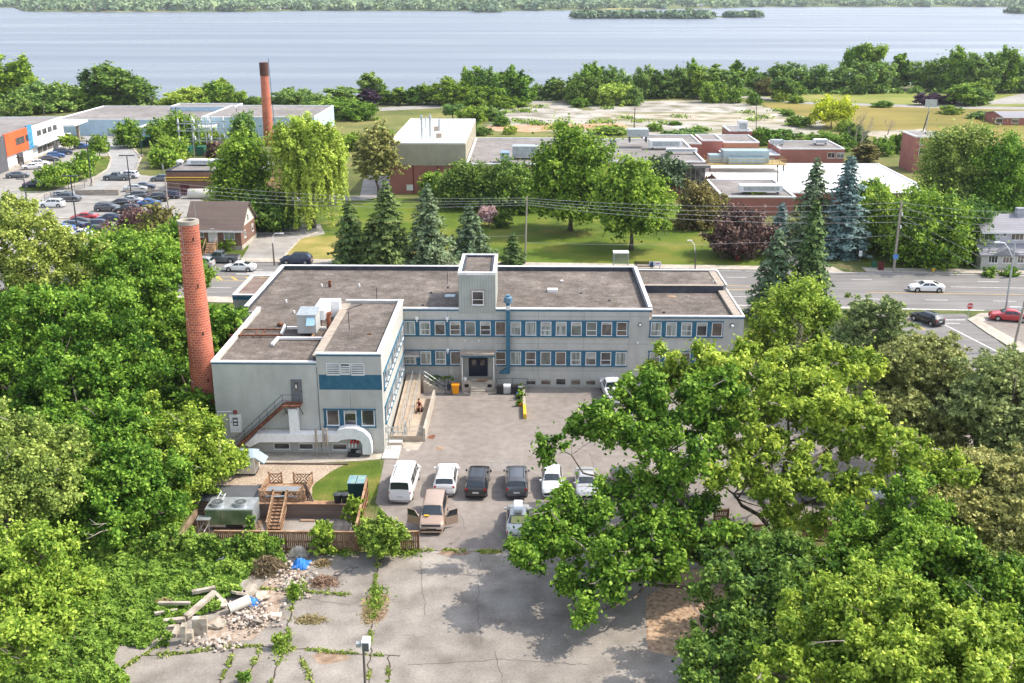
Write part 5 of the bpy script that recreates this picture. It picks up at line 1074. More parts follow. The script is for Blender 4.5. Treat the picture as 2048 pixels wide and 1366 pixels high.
 if kind in ('suv','van'):
  for sg in (-1,1): m = MB();zt_ = max(z for _,z in s['top']);m.tube([(-L_*.34,sg*hw*.62,zt_+.01),(-L_*.3,sg*hw*.62,zt_+.06),(L_*.04,sg*hw*.62,zt_+.06),(L_*.08,sg*hw*.62,zt_+.01)],.02,5);m.build('roof_rail',plastic,T)
 CP[key] = T;T.location = (0,0,-500);return T
def car(kind,x,y,head,pm,label,group=None,z=0.02,cat='car',w=None):
 """x, y: photo pixel of the middle of its footprint; head: direction it faces (degrees, 0 = right, 90 = away)"""
 pr_ = car_proto(kind);p = w if w is not None else P(x,y,z);T = copy_tree(pr_,None,{'paint_white': pm});T.name = {'pickup': 'pickup_truck','van': 'cargo_van','minivan': 'minivan'}.get(kind,'parked_car' if group else 'car')
 T.location = (p.x,p.y,z);T.rotation_euler = (0,0,R(head));T['label'] = label;T['category'] = cat
 if group: T['group'] = group
 ORG[T.name] = Vector();return T
GB = 'cars parked behind the grey building'
v1 = car('van',810,978,88,PW,'white passenger van with twin rear windows, first in the row beside the lawn',GB,cat='van')
car('suv',893,970,90,PW,'white crossover with a sunroof parked between the white van and a black one',GB)
car('suv',956,975,88,PB_,'shiny black crossover between a white and a grey car',GB)
car('suv',1033,975,91,PG,'charcoal grey crossover with a dark glass roof in the parked row',GB)
car('hatch',1104,975,-90,PW,'white car facing the camera partly under the overhanging branches',GB)
car('sedan',1172,978,-90,PS,'silver car facing the camera with leaves over its bonnet',GB)
car('sedan',1244,978,-90,PDG,'slate grey car facing the camera mostly under the big tree',GB)
tv = car('minivan',868,1040,-90,PT,'tan minivan with both front doors wide open beside the fence end',None,cat='minivan')
wg = car('sedan',1036,1052,90,PS,'silver estate car with a roof box and yellow sunshade',None)
car('pickup',1225,792,95,PW,'white pickup half hidden by the tree top near the basement windows',None,cat='pickup')
car('sedan',1745,985,80,PW,'white car glimpsed under the long branch beyond the fence',None)
car('suv',1885,992,85,PG,'grey car glimpsed under the branch tips near the pines',None)
car('suv',1620,985,85,PDG,'dark car in the shade of the tall tree trunks',None)
car('suv',1612,1160,100,PDG,'dark car parked below the crown of the big tree in the foreground',None)
# open doors of the tan minivan
for sg in (-1,1):
 m = MB();hx = .255*5.05;a = R(62);dx,dy = -math.cos(a)*1.05,sg*math.sin(a)*1.05;T_ = None
 hx = 5.05*(.79)-5.05/2;yb = sg*.99
 m.add([(hx,yb,.32),(hx+dx,yb+dy,.32),(hx+dx,yb+dy,1.02),(hx,yb,1.02),(hx+.03,yb+sg*.06,.32),(hx+dx+.03,yb+dy+sg*.06,.32),(hx+dx+.03,yb+dy+sg*.06,1.02),(hx+.03,yb+sg*.06,1.02)],
[(0,1,2,3),(7,6,5,4),(0,4,5,1),(1,5,6,2),(2,6,7,3),(3,7,4,0)])
 d_ = m.build('door',PT,tv)
 m = MB();e_ = Vector((dx,dy,0));o_ = Vector((hx+.015,yb+sg*.03,1.02))
 for p_,q_ in ((o_,o_+e_*.35+Vector((0,0,.52))),(o_+e_*.35+Vector((0,0,.52)),o_+e_+Vector((0,0,.55))),(o_+e_+Vector((0,0,.55)),o_+e_)): m.bar(p_,q_,.05)
 m.build('window_frame',PT,d_,off=Vector())
 m = MB();m.poly([o_,o_+e_,o_+e_+Vector((0,0,.53)),o_+e_*.35+Vector((0,0,.5))]);m.build('window_pane',carglass,d_,off=Vector())
m = MB();m.box(2.46,-.75,.78,2.55,.75,.90);m.build('bonnet_deflector',plastic,tv)
m = MB();m.box(1.45,-.62,1.17,1.62,-.25,1.24);m.build('yellow_papers',yellowp,tv)
m = MB();m.box(-.75,-.36,1.52,.95,.36,1.84);m.build('roof_box',M('box_grey',(.55,.58,.6),rough=.4),wg,bevel=.08)
m = MB();m.add([(-1.62,-.52,1.12),(-.92,-.5,1.385),(-.92,.5,1.385),(-1.62,.52,1.12)],[(0,3,2,1)]);m.build('sunshade',M('sunshade_yellow',(.38,.38,.16),rough=.6),wg)
# traffic on the road
rd = -math.degrees(math.atan(.047))
car('pickup',442,524,180+rd,PDG,'dark grey pickup driving left in front of the brick house',None,cat='pickup')
car('sedan',480,541,180+rd,PW,'white sedan driving left beside the dark pickup',None)
car('suv',594,527,180+rd,PN,'dark navy crossover on the road just above the roof corner',None)
car('suv',398,535,rd+180,PS,'silver car mostly hidden behind the smokestack',None)
car('hatch',165,528,rd,PDG,'dark car on the road glimpsed above the left tree tops',None)
car('sedan',1852,582,180+rd,PW,'white sedan driving on the open road at the right',None)
car('hatch',1853,645,118,PB_,'black hatchback waiting at the junction seen from behind',None)
car('sedan',2018,640,165,PR,'red car parked on the corner bay beside the stop sign',None,z=.15)
# clinic car park
GC = 'cars parked at the clinic lots'
for i,(k,x,y,h_,pm,lab) in enumerate((
('suv',105,414,180,PW,'white crossover alone at the left end of the near row'),('suv',138,402,0,PG,'grey crossover just behind the lone white one'),('hatch',128,396,0,PS,'pale car behind the grey crossover'),
('pickup',235,360,180,PDG,'dark grey pickup by the low brick wall end'),('suv',256,356,180,PW,'white crossover hidden behind the dark pickup'),('sedan',272,382,10,PS,'silver sedan above the retaining wall'),('sedan',287,378,10,PN,'navy sedan behind the silver one above the wall'),
('suv',275,398,175,PG,'grey crossover beside the tall lamp post'),('suv',314,402,175,PB_,'black crossover between two parked rows'),('suv',338,396,175,PN,'navy crossover nearest the small workshop'),('hatch',322,362,180,PDG,'dark hatchback beside the workshop corner'),
('sedan',262,406,180,PS,'silver sedan left of the lamp post'),('hatch',240,412,180,PB_,'black hatchback behind a grey crossover'),('suv',216,422,0,PG,'mid grey crossover in the middle row'),('sedan',296,412,180,PBL,'bright blue sedan right of the lamp post'),('suv',255,426,180,PB_,'black crossover at the right end of the middle row'),
('sedan',170,440,185,PR,'dark red sedan behind the island kerb'),('sedan',220,442,185,PN,'navy sedan by the kerb next to the plum tree'),('sedan',155,450,185,PB_,'black sedan in the lower rows by the pole foot'),('hatch',190,455,185,PN,'navy hatchback overlapping the plum tree'),('sedan',145,457,185,PN,'dark blue sedan third from the left bottom'),('sedan',124,463,185,PBL,'mid blue sedan in the bottom row'),('sedan',110,471,185,PDG,'slate sedan at the left of the bottom row'),('sedan',165,474,180,PW,'white sedan at the front of the bottom row'),('sedan',190,466,185,PB_,'black sedan right of the pole in the bottom row'),('hatch',120,468,185,PS,'pale green silver car behind the front white one'),
('sedan',36,355,20,PDG,'slate car alone in front of the clinic door'),('sedan',66,338,20,PW,'white car beside the clinic entrance'),('hatch',80,331,20,PW,'second white car beside the clinic entrance'),('sedan',98,322,20,PG,'long grey car below the white clinic wall'),('hatch',112,315,20,PBL,'small blue car below the white clinic wall'),('suv',126,309,20,PN,'navy crossover at the far end of the clinic wall'),('sedan',70,374,20,PN,'dark car beside the planted island tip'),('sedan',92,366,20,PS,'silver car under the island trees'),('hatch',166,297,0,PBL,'blue car beyond the island trees'))):
 car(k,x,y,h_,pm,lab,GC)
for o in list(CP.values()): # the templates themselves are not part of the place
 def rm(q):
  for c_ in list(q.children): rm(c_)
  bpy.data.objects.remove(q)
 rm(o)
 # ================================================================ FAR BUILDINGS, SHORE TREES, STREET FURNITURE
def blk(parent,x0,x1,yb,yt,yk,wall,roof,names=('wall','roof','coping'),cop=whitetrim,z0=0,ov=.0,ret=False,front=None,par=.25,Yf=None):
 Y0 = Yf or P(x0,yb).y;z = PY(x0,yt,Y0).z;Xa,Xb = PY(x0,yt,Y0).x,PY(x1,yt,Y0).x;Y1 = P(x0,yk,z).y
 m = MB();m.box(Xa,Y0,z0,Xb,Y1,z-.3);w_ = m.build(names[0],wall,parent)
 m = MB();m.box(Xa+.3,Y0+.3,z-.35,Xb-.3,Y1-.3,z-par+.001);m.build(names[1],roof,parent)
 m = MB()
 for a in ((Xa-.05,Y0-.05,z-.3,Xb+.05,Y0+.35,z),(Xa-.05,Y1-.35,z-.3,Xb+.05,Y1+.05,z),(Xa-.05,Y0+.35,z-.3,Xa+.35,Y1-.35,z),(Xb-.35,Y0+.35,z-.3,Xb+.05,Y1-.35,z)): m.box(*a)
 m.build(names[2],cop,parent);return Xa,Xb,Y0,Y1,z
def unit(x,y,z,w_,d_,h_,label,mat=whitem,group=None,legs=.3,pt=None):
 p = pt or P(x,y,z);T = thing('rooftop_unit',label,'rooftop unit',(p.x,p.y,z),0,group);m = MB();m.box(p.x-w_/2,p.y-d_/2,z+legs,p.x+w_/2,p.y+d_/2,z+legs+h_);m.build('casing',mat,T)
 m = MB();m.box(p.x-w_*.42,p.y-d_/2-.03,z+legs+h_*.2,p.x+w_*.42,p.y-d_/2-.001,z+legs+h_*.8);m.build('grille',steel,T)
 for sx in (-1,1): m = MB();m.box(p.x+sx*w_*.4-.1,p.y-d_/2,z-.02,p.x+sx*w_*.4+.1,p.y+d_/2,z+legs);m.build('curb',darksteel,T)
 return T
 # ---- school complex
hb = P(850,387);S_ = thing('school_building','sprawling low red brick building with flat grey and white roofs and a tall tan-clad hall','building',(hb.x,hb.y,0))
Xa,Xb,Y0,Y1,zh = blk(S_,777,930,387,285,237,brick,whiteroof)
zc_ = PY(850,331,Y0).z;m = MB();m.box(Xa-.12,Y0-.15,zc_,Xb+.1,Y0-.001,zh-.31);m.box(Xb+.001,Y0-.001,zc_,Xb+.12,Y1,zh-.31);m.build('cladding',tansid,S_)
m = MB()
for x in (827,876): q = PY(x,360,Y0).x;m.box(q-.12,Y0-.06,.1,q+.12,Y0-.001,zc_)
m.build('wall_joint',M('dark_red',(.16,.03,.025)),S_)
q = PY(820,375,Y0);m = MB();m.box(q.x-.7,Y0-.06,q.z-.6,q.x+.7,Y0-.001,q.z+.6);m.build('vent',whitetrim,S_)
for x,y,h,r_ in ((844,278,5.0,.28),(861,277,5.0,.28),(852,258,2.8,.2),(879,262,2.6,.35),(898,271,2.8,.14),(904,272,1.4,.1)):
 p = P(x,y,zh-.3);m = MB();m.cyl((p.x,p.y,zh-.35),r_,h,12);m.build('roof_stack',steel,S_)
for x,y in ((873,262),(878,276)):
 p = P(x,y,zh-.3);m = MB();m.box(p.x-.6,p.y-.5,zh-.3,p.x+.6,p.y+.5,zh+.7);m.build('roof_vent',tanstone,S_)
for x,y,w_ in ((812,270,1.8),(817,257,.8),(862,270,1.4)):
 p = P(x,y,zh-.25);m = MB();m.box(p.x-w_/2,p.y-.9,zh-.3,p.x+w_/2,p.y+.9,zh-.12);m.build('skylight',steel,S_)
za = {}
for key,a,wl,rf in (('a',(932,1140,395,327,275),brick,flatroof),('b',(1142,1411,392,322,277),brick,flatroof),('w',(1425,1875,408,384,326),brick,whiteroof),('e',(1445,1592,430,392.5,358),brick,flatroof),
('c',(1296,1403,330,286,268.5),brick,flatroof),('c2',(1404,1446,322,280,268),brick,flatroof),('f',(1447,1560,331,309,297),brick,whiteroof),('f2',(1561,1690,330,296.5,281),brick,flatroof),('f3',(1447,1519,318,283.5,269),brickor,flatroof),('g',(1459,1505,300,261,251),brick,flatroof)):
 za[key] = blk(S_,a[0],a[1],a[2],a[3],a[4],wl,rf)
for key,xs_,y0_,y1_ in (('a',(1058,1125),342,352),('f',(1457,1488,1512,1540),316,326),('f2',(1662,1680),305,316),('b',(1288,1330),337,350)):
 A = za[key]
 for x in xs_: q = PY(x,y1_,A[2]);h_ = PY(x,y0_,A[2]).z-q.z;window(S_,(q.x,A[2],q.z),1.8,max(.8,h_),mull=1)
A = za['b'];q0,q1 = PY(1362,358,A[2]),PY(1411,327,A[2]);m = MB();m.box(q0.x,A[2]-.1,.3,q1.x,A[2]-.001,A[4]-.5);o = m.build('glazed_wall',glass,S_)
m = MB()
for k in range(6): x_ = q0.x+(q1.x-q0.x)*k/5;m.box(x_-.06,A[2]-.16,.3,x_+.06,A[2]-.101,A[4]-.5)
for z_ in (.3,A[4]*.45,A[4]-.6): m.box(q0.x,A[2]-.17,z_,q1.x,A[2]-.161,z_+.12)
m.build('mullions',steel,o,off=ORG[S_.name])
m = MB();m.box(q0.x-.8,A[2]-3,A[4]-.9,q1.x+.6,A[2]-.2,A[4]-.45);m.build('entrance_roof',flatroof,S_)
UG = 'rooftop units on the red brick building'
unit(1050,315,za['a'][4],5.2,3.2,2.2,'big louvred rooftop unit with a black grille left of the tall lawn tree',steel,UG)
unit(1010,322,za['a'][4],1.8,3.5,1.6,'narrow pale blue rooftop duct box beside the louvred unit',M('bluegrey_sheet',(.22,.32,.38),rough=.5,metal=.3),UG)
unit(1275,283,za['b'][4]+1,4.5,3,1.6,'rooftop unit raised on a dark platform behind the tall tree',steel,UG,legs=1.2)
unit(1330,296,za['b'][4],7,2.6,1.5,'long white rooftop unit left of the glazed entrance',whitem,UG);unit(1363,306,za['b'][4],6.5,1.2,.7,'low white roof duct in front of the long white unit',whitem,UG);unit(1226,293,za['b'][4],1.2,1.2,1,'small dark vent box on the middle roof',darksteel,UG)
unit(1484,262,za['g'][4]-.2,2.4,2,2.6,'white cube unit on the small brick penthouse',whitem,UG,legs=.1)
unit(1520,385,za['e'][4],8,2.2,1.2,'white unit on the grey roof of the single storey wing',whitem,UG)
unit(1553,290,za['f2'][4],3,2,1.0,'small silver unit on the far roof',steel,UG);unit(1640,288,za['f2'][4],3.2,2,.9,'white unit near the right end of the far roof',whitem,UG)
tany = M('faded_yellow',(.34,.25,.10),rough=.7);plat = P(1488,338,za['w'][4]);T = thing('rooftop_unit','large blue-grey air handler on a yellow railed platform over the white roof','rooftop unit',(plat.x,plat.y,za['w'][4]),0,UG);zz_ = za['w'][4]
m = MB();m.box(plat.x-8.5,plat.y-3.2,zz_+1.3,plat.x+8.5,plat.y+3.2,zz_+1.5);m.build('platform',tany,T)
m = MB();m.box(plat.x-5,plat.y-1.6,zz_+1.5,plat.x+5,plat.y+2.4,zz_+4.2);m.box(plat.x-8,plat.y-1,zz_+1.5,plat.x-5.002,plat.y+2,zz_+3.2);m.box(plat.x-4,plat.y-2.6,zz_+1.5,plat.x+4,plat.y-1.602,zz_+2.8);m.build('casing',M('airhandler_blue',(.30,.38,.40),rough=.5,metal=.2),T)
for sx in (-1,1):
 for sy in (-1,1): m = MB();m.box(plat.x+sx*8-.12,plat.y+sy*2.9-.12,zz_-.05,plat.x+sx*8+.12,plat.y+sy*2.9+.12,zz_+1.3);m.build('leg',darksteel,T)
rail([(plat.x-8.5,plat.y+3.2,zz_+1.5),(plat.x-8.5,plat.y-3.2,zz_+1.5),(plat.x+8.5,plat.y-3.2,zz_+1.5),(plat.x+8.5,plat.y+3.2,zz_+1.5)],T,r_=.045,mat=tany,hh=(.55,1.1))
# brick tower at the right
hb = P(1862,345);T = thing('brick_tower','square red brick tower with narrow windows at the end of the white roofs','building',(hb.x,hb.y,0))
A = blk(T,1832,1897,345,272,262,brick,flatroof)
for x,y0_,y1_,w_ in ((1866,279,289,2.0),(1888,282,291,2.6),(1842,275,290,.8),(1840,296,312,.8),(1872,320,328,2.0)): q = PY(x,y1_,A[2]);window(T,(q.x,A[2],q.z),w_,PY(x,y0_,A[2]).z-q.z)
# white annex roof strip
# ---- small brick workshop with yellow pipes
hb = P(430,392);T = thing('workshop','low brown brick workshop with a grey flat roof and yellow pipes along the wall','building',(hb.x,hb.y,0));A = blk(T,331,535,390,341,319,brickbr,flatroof,cop=darksteel)
for dz_,x1_ in ((.0,560),(.5,460)): m = MB();a = PY(331,360,A[2]-.4);b_ = PY(x1_,360,A[2]-.4);m.tube([a+Vector((0,0,dz_)),b_+Vector((0,0,dz_))],.09,6);m.build('pipe',yellowp,T)
q = PY(371,388,A[2]);m = MB();m.box(q.x-.9,A[2]-.05,0,q.x+.9,A[2]-.001,2.2);m.build('door',M('maroon',(.10,.02,.02)),T)
unit(425,328,A[4],10,2.4,.9,'long silver unit on the workshop roof',whitem,legs=.1);p = P(360,326,A[4]);m = MB();m.cyl((p.x,p.y,A[4]-.25),.5,.5,16,r2=.8);m.blob((p.x,p.y,A[4]+.35),.8,1,2,.5,0);m.build('roof_cowl',whitem,T)
p = P(410,397);one(MB().tube([(p.x-3.4,p.y,1.0),(p.x-3.2,p.y,1.0),(p.x+3.2,p.y,1.0),(p.x+3.4,p.y,1.0)],[.5,.98,.98,.5],20),'storage_tank',cream,'cream cylindrical tank before the brick workshop','tank',(p.x,p.y,0),smooth=True)
# ---- far smokestack
b_ = P(531,290);zt_ = PY(527,125,b_.y).z;r1_ = PPM(527,130,b_.y)*7.6;Tk = stack('smokestack','distant slim red brick smokestack with a dark sooty top near the water',PY(527,125,b_.y).x,b_.y,zt_-.3,r1_*1.45,r1_)
m = MB();m.tube([(PY(527,125,b_.y).x,b_.y,zt_-3.4),(PY(527,125,b_.y).x,b_.y,zt_+.02)],r1_*1.16,32);m.build('sooty_band',M('soot',(.10,.045,.035)),Tk)
m = MB();xq = PY(527,125,b_.y).x+r1_*1.3;m.tube([(xq,b_.y,zt_+1),(xq+.5,b_.y,2)],.08,4);m.build('ladder',darksteel,Tk)
# ---- pale blue warehouse
hb = P(300,272);T = thing('warehouse','long pale blue metal warehouse with grey flat roofs beside the bay','building',(hb.x,hb.y,0))
A = blk(T,108,402,271,238,211,bluesid,flatroof,cop=whitetrim);A2 = blk(T,403,628,276,233,210,bluesid,flatroof,cop=whitetrim,names=('wall','roof','coping'));A3 = blk(T,275,420,283,254,246,bluesid,whiteroof)
A4 = blk(T,340,470,222,212,206,bluesid,flatroof,Yf=A[3]-14)
# ---- clinic with the orange panel
a,b_ = P(-110,392),P(132,293);d_ = (b_-a);L_ = d_.length;ang = math.atan2(d_.y,d_.x);HZ = PY(126,233,b_.y).z
T = thing('clinic_building','modern white and grey clinic with an orange wall panel and blue glass strip','building',(a.x,a.y,0),ang)
inv = Matrix.Rotation(-ang,4,'Z') @ Matrix.Translation(-Vector((a.x,a.y,0)))
def lx(x,y): return (inv @ P(x,y)).x
o1,o2,o3 = lx(14,341),lx(54,323),lx(64,319)
m = MB();m.box(0,0,0,L_,45,HZ-.5);m.build('wall',M('clinic_white',[(0,(.58,.58,.56)),(1,(.68,.68,.66))],scale=.5,rough=.6),T)
m = MB();m.box(.4,.4,HZ-.5,L_-.4,44.6,HZ-.4);m.build('roof',flatroof,T)
m = MB();m.box(0,0,HZ-.5,L_,.4,HZ);m.box(L_-.4,.4,HZ-.5,L_,44.6,HZ);m.build('parapet',whitetrim,T)
m = MB();m.box(o1,-.5,3.2,o2,-.001,HZ+.3);m.build('orange_panel',M('orange_panel',[(0,(.62,.10,.03)),(1,(.72,.13,.04))],scale=.4,rough=.5),T)
m = MB();m.box(0,-.4,0,o1-.01,-.001,HZ+.1);m.build('grey_panel',M('dark_grey_panel',(.10,.10,.11),rough=.6),T)
m = MB();m.box(o2+.01,-.45,3.0,o3,-.001,HZ+.6);m.build('blue_glass_strip',M('blue_glass',[(0,(.02,.12,.30)),(1,(.10,.35,.48))],scale=1.2,rough=.6,detail=1),T)
m = MB();m.box(o1,-.35,.0,L_,-.002,.5);m.build('plinth',conc,T)
m = MB();m.box(o3,-1.4,3.2,L_+1,-.003,3.6);m.build('canopy',whitetrim,T)
m = MB();m.box(L_+.001,-3,HZ-2.6,L_+11,12,HZ-2.1);m.build('entrance_roof',whitetrim,T)
for k in (0,1): m = MB();m.box(L_+8.5,-1+9*k,0,L_+9.2,-.3+9*k,HZ-2.6);m.build('column',tanstone,T)
for f0,f1 in ((lx(30,333),lx(46,326)),(lx(48,325),lx(53,323))):
 m = MB();m.box(f0,-.56,5.0,f1,-.501,6.6);o = m.build('window',glass,T)
for k in range(4): f0 = o3+4+(L_-o3-8)*k/4;m = MB();m.box(f0,-.06,5.2,f0+(L_-o3)*.12,-.001,6.5);m.build('window',glass,T);
for k in range(5): f0 = o3+3+(L_-o3-6)*k/5;m = MB();m.box(f0,-.06,1.0,f0+(L_-o3)*.13,-.001,2.5);m.build('window',glass,T)
f0 = lx(33,332);m = MB();m.box(f0,-.55,.05,f0+2.4,-.36,3.0);m.build('door',glass,T)
# ---- brick house with steep brown roof
def gable_house(name,label,x0,x1,yb,ye,yr,depth,wall,roofm,base=None,over=.4,gable=None):
 """x0..x1 front wall, yb base row, ye eaves row, yr ridge row"""
 b_ = P((x0+x1)/2,yb);Y0 = b_.y;Xa,Xb = PY(x0,ye,Y0).x,PY(x1,ye,Y0).x;ze = PY(x0,ye,Y0).z;zr = PY(x0,yr,Y0+depth/2).z
 T = thing(name,label,'house',(b_.x,Y0,0));m = MB();m.box(Xa,Y0,0,Xb,Y0+depth,ze-.02);m.build('wall',wall,T)
 m = MB();yc = Y0+depth/2
 for X in (Xa+.01,Xb-.2): m.add([(X,Y0+.05,ze-.03),(X+.19,Y0+.05,ze-.03),(X+.19,Y0+depth-.05,ze-.03),(X,Y0+depth-.05,ze-.03),(X,yc,zr-.12),(X+.19,yc,zr-.12)],[(0,4,3),(1,2,5),(0,1,5,4),(3,4,5,2)])
 m.build('gable_wall',gable or wall,T)
 s_ = (zr-ze)/(depth/2);m = MB();e0,e1 = Xa-over,Xb+over;yo = Y0-over;zo = ze-s_*over;t_ = .22
 for sg,ya,yb_ in ((1,yo,yc),(-1,Y0+depth+over,yc)):
  m.add([(e0,ya,zo),(e1,ya,zo),(e1,yb_,zr),(e0,yb_,zr),(e0,ya,zo-t_),(e1,ya,zo-t_),(e1,yb_,zr-t_),(e0,yb_,zr-t_)],[(0,1,2,3) if sg > 0 else (3,2,1,0),(7,6,5,4) if sg > 0 else (4,5,6,7),(0,4,5,1),(1,5,6,2),(3,7,4,0)])
 m.build('roof',roofm,T)
 m = MB();m.box(e0,yo-.10,zo-t_-.02,e1,yo-.001,zo+.02);m.build('gutter',whitetrim,T)
 return T,Xa,Xb,Y0,ze,zr
T,Xa,Xb,Y0,ze,zr = gable_house('brick_house','brown roofed brick house with an arched white door and wooden steps',372,481,500,457,402,9.5,brickbr,shingle,gable=cream)
zz = lambda y: PY(430,y,Y0).z
q = PY(459,479,Y0);window(T,(q.x,Y0,q.z),1.75,zz(461.5)-q.z,mull=1,pane=curt);q = PY(401,474,Y0);window(T,(q.x,Y0,q.z),1.2,1.2,pane=curt)
q = PY(427,484,Y0);m = MB();pts = [(q.x-.75,q.z),(q.x+.75,q.z),(q.x+.75,q.z+1.5)]+[(q.x+.75*math.cos(a),q.z+1.5+.75*math.sin(a)) for a in np.arange(.3,3.1,.35)]+[(q.x-.75,q.z+1.5)]
m.add([(x,Y0-.08,z) for x,z in pts]+[(x,Y0-.002,z) for x,z in pts],[tuple(range(len(pts)))]+[(i,i+len(pts),(i+1) % len(pts)+len(pts),(i+1) % len(pts)) for i in range(len(pts))]);m.build('door',whitetrim,T)
m = MB();m.box(q.x-.9,Y0-1.3,0,q.x+.9,Y0-.003,q.z-.02);n_ = 6
for k in range(n_): m.box(q.x-.75,Y0-1.3-.3*(k+1),0,q.x+.75,Y0-1.3-.3*k,(q.z-.02)*(1-(k+1)/(n_+1)))
m.build('steps',wood,T)
for sg in (-1,1): m = MB();m.bar((q.x+sg*.85,Y0-1.2,q.z+.9),(q.x+sg*.85,Y0-3.1,1.0),.09);m.bar((q.x+sg*.85,Y0-3.1,0),(q.x+sg*.85,Y0-3.1,1.0),.09);m.bar((q.x+sg*.85,Y0-1.2,0),(q.x+sg*.85,Y0-1.2,q.z+.9),.09);m.build('handrail',wood,T)
for yy,z_ in ((Y0+2.5,.45),(Y0+7,.45)): pass
window(T,(Xb,Y0+2.2,1.6),1.0,1.2,'+x');window(T,(Xb,Y0+7.2,1.6),1.0,1.2,'+x');window(T,(Xb-.0,Y0+4.75,ze+.3),1.0,1.3,'+x')
m = MB();m.box(Xa-.03,Y0-.03,0,Xb+.03,Y0+9.53,.7);m.build('foundation',conc,T)
# ---- grey-roofed house at the right edge
T,Xa,Xb,Y0,ze,zr = gable_house('painted_house','lilac grey two storey house with a pale grey roof and white windows',1968,2110,534,461,427,9,M('lilac_siding',(.48,.47,.50),rough=.7),shingleg)
zz = lambda y: PY(2000,y,Y0).z
for x,wd,y0_,y1_,mu in ((1972,1.9,463,480,2),(1995,.6,464,472,0),(2009,.6,464,472,0),(2034,1.9,463,480,2)): q = PY(x,y1_,Y0);window(T,(q.x,Y0,q.z),wd,zz(y0_)-q.z,mull=mu)
m = MB();zl,zlo_ = zz(486),zz(503);Yp = Y0-2.2;m.add([(Xa-1,Yp,zlo_),(Xb,Yp,zlo_),(Xb,Y0-.01,zl),(Xa-1,Y0-.01,zl),(Xa-1,Yp,zlo_-.2),(Xb,Yp,zlo_-.2),(Xb,Y0-.01,zl-.2),(Xa-1,Y0-.01,zl-.2)],[(0,1,2,3),(0,4,5,1),(3,7,4,0),(7,6,5,4)]);m.build('lower_roof',shingleg,T)
m = MB();m.box(Xa-.6,Yp+.3,0,Xb,Y0-.002,zlo_-.15);m.build('lower_wall',grey,T)
for x in (1985,2014,2043): q = PY(x,526,Yp+.3);window(T,(q.x,Yp+.3,q.z),1.45,1.65,mull=2)
p = PY(2040,425,Y0+4);m = MB();m.box(p.x-.6,p.y-.5,zr-1.5,p.x+.6,p.y+.5,zr+1.0);m.build('chimney',M('grey_stone',(.35,.35,.38)),T)
q = PY(2014,505,Yp);m = MB();m.add([(q.x-2,Yp-.1,zlo_),(q.x+2,Yp-.1,zlo_),(q.x,Yp-.1,zlo_+1.1),(q.x,Yp+2.0,zlo_+1.1)],[(0,1,2),(0,2,3),(1,3,2)]);m.build('porch_gable',shingleg,T)
T,Xa,Xb,Y0,ze,zr = gable_house('small_house','small grey roofed brick cottage beyond the hay field at the right edge',2008,2070,250,234,222,14,brick,shingleg);q = PY(2030,246,Y0);window(T,(q.x,Y0,q.z),2.2,1.6);window(T,(q.x-5,Y0,q.z),2.2,1.6)
# ---- green containers and the substation
for i,(x0,x1,yb,yt,yk,lab) in enumerate(((300,320,292,272,267,'taller green steel container with a pitched lid behind the fence'),(284,299,291,274,269,'middle green steel container beside the taller one'),(272,284,295,281,276,'low green steel container at the left of the group'))):
 b_ = P((x0+x1)/2,yb);T = thing('green_container',lab,'container',(b_.x,b_.y,0),0,'green containers beside the curved lane');blk(T,x0,x1,yb,yt,yk,greenst,greenst,names=('wall','lid','rim'),cop=greenst)
b_ = P(402,314);T = thing('substation','lattice steel switching frames of a small electrical substation','substation',(b_.x,b_.y,0));m = MB()
for i in range(4):
 for j in range(2): x_ = b_.x-5+3.4*i;y_ = b_.y+5*j;m.bar((x_,y_,0),(x_,y_,9.5-(i % 2)),.22)
for j in range(2):
 for z_ in (4,6.5,8.3): m.bar((b_.x-5.5,b_.y+5*j,z_),(b_.x+5.8,b_.y+5*j,z_),.2)
m.build('frame',steel,T);m = MB()
for i in range(6):
 for z_ in (4.3,6.8,8.6): m.cyl((b_.x-5+2*i,b_.y+(i % 2)*5,z_),.2,.9,6)
m.build('insulators',whitem,T);m = MB()
for i in range(3): m.box(b_.x-5+3.6*i,b_.y+1,0,b_.x-3+3.6*i,b_.y+4,2.4)
m.each('transformer',greenst,T)
# ---- retaining walls and lot fences at the clinic
for x0,x1,y,lab in ((150,238,390.5,'long low stone wall between the two clinic lots'),(252,355,391,'second low stone wall right of the gap between the lots')):
 a,b_ = P(x0,y),P(x1,y);m = MB();m.box(a.x,a.y,0,b_.x,a.y+.5,1.15);one(m,'stone_wall',tanstone,lab,'wall',(a.x,a.y,0))
def linkfence(pts,h,label,mat=darksteel,step=2.5,mesh=True):
 pts = [Vector(p) for p in pts];T = thing('chain_link_fence',label,'fence',pts[0]);m = MB();r_ = MB()
 for a,b_ in zip(pts[:-1],pts[1:]):
  k = max(1,round((b_-a).length/step))
  for i in range(k+1): p = a.lerp(b_,i/k);m.tube([p,p+Vector((0,0,h))],.045,5)
  for z_ in (.1,h*.5,h): r_.tube([a+Vector((0,0,z_)),b_+Vector((0,0,z_))],.03,4)
  k = int((b_-a).length/.4)
  for i in range(k): p = a.lerp(b_,i/k);r_.tube([p,p+Vector((0,0,h))],.010,3)
 m.build('posts',mat,T);r_.build('mesh',mat,T);return T
linkfence([P(262,300),P(240,277),P(205,268),P(150,267)],1.8,'dark fence following the outer bend of the curved lane')
linkfence([P(90,404),P(150,380),P(170,376)],1.5,'dark fence between the curved lane and the lower lot')
linkfence([P(275,345),P(320,330),P(328,345)],1.6,'light fence round the grass patch left of the workshop',steel)
linkfence([P(360,397),P(455,398),P(560,396)],1.8,'grey wire fence before the cream tank',steel)
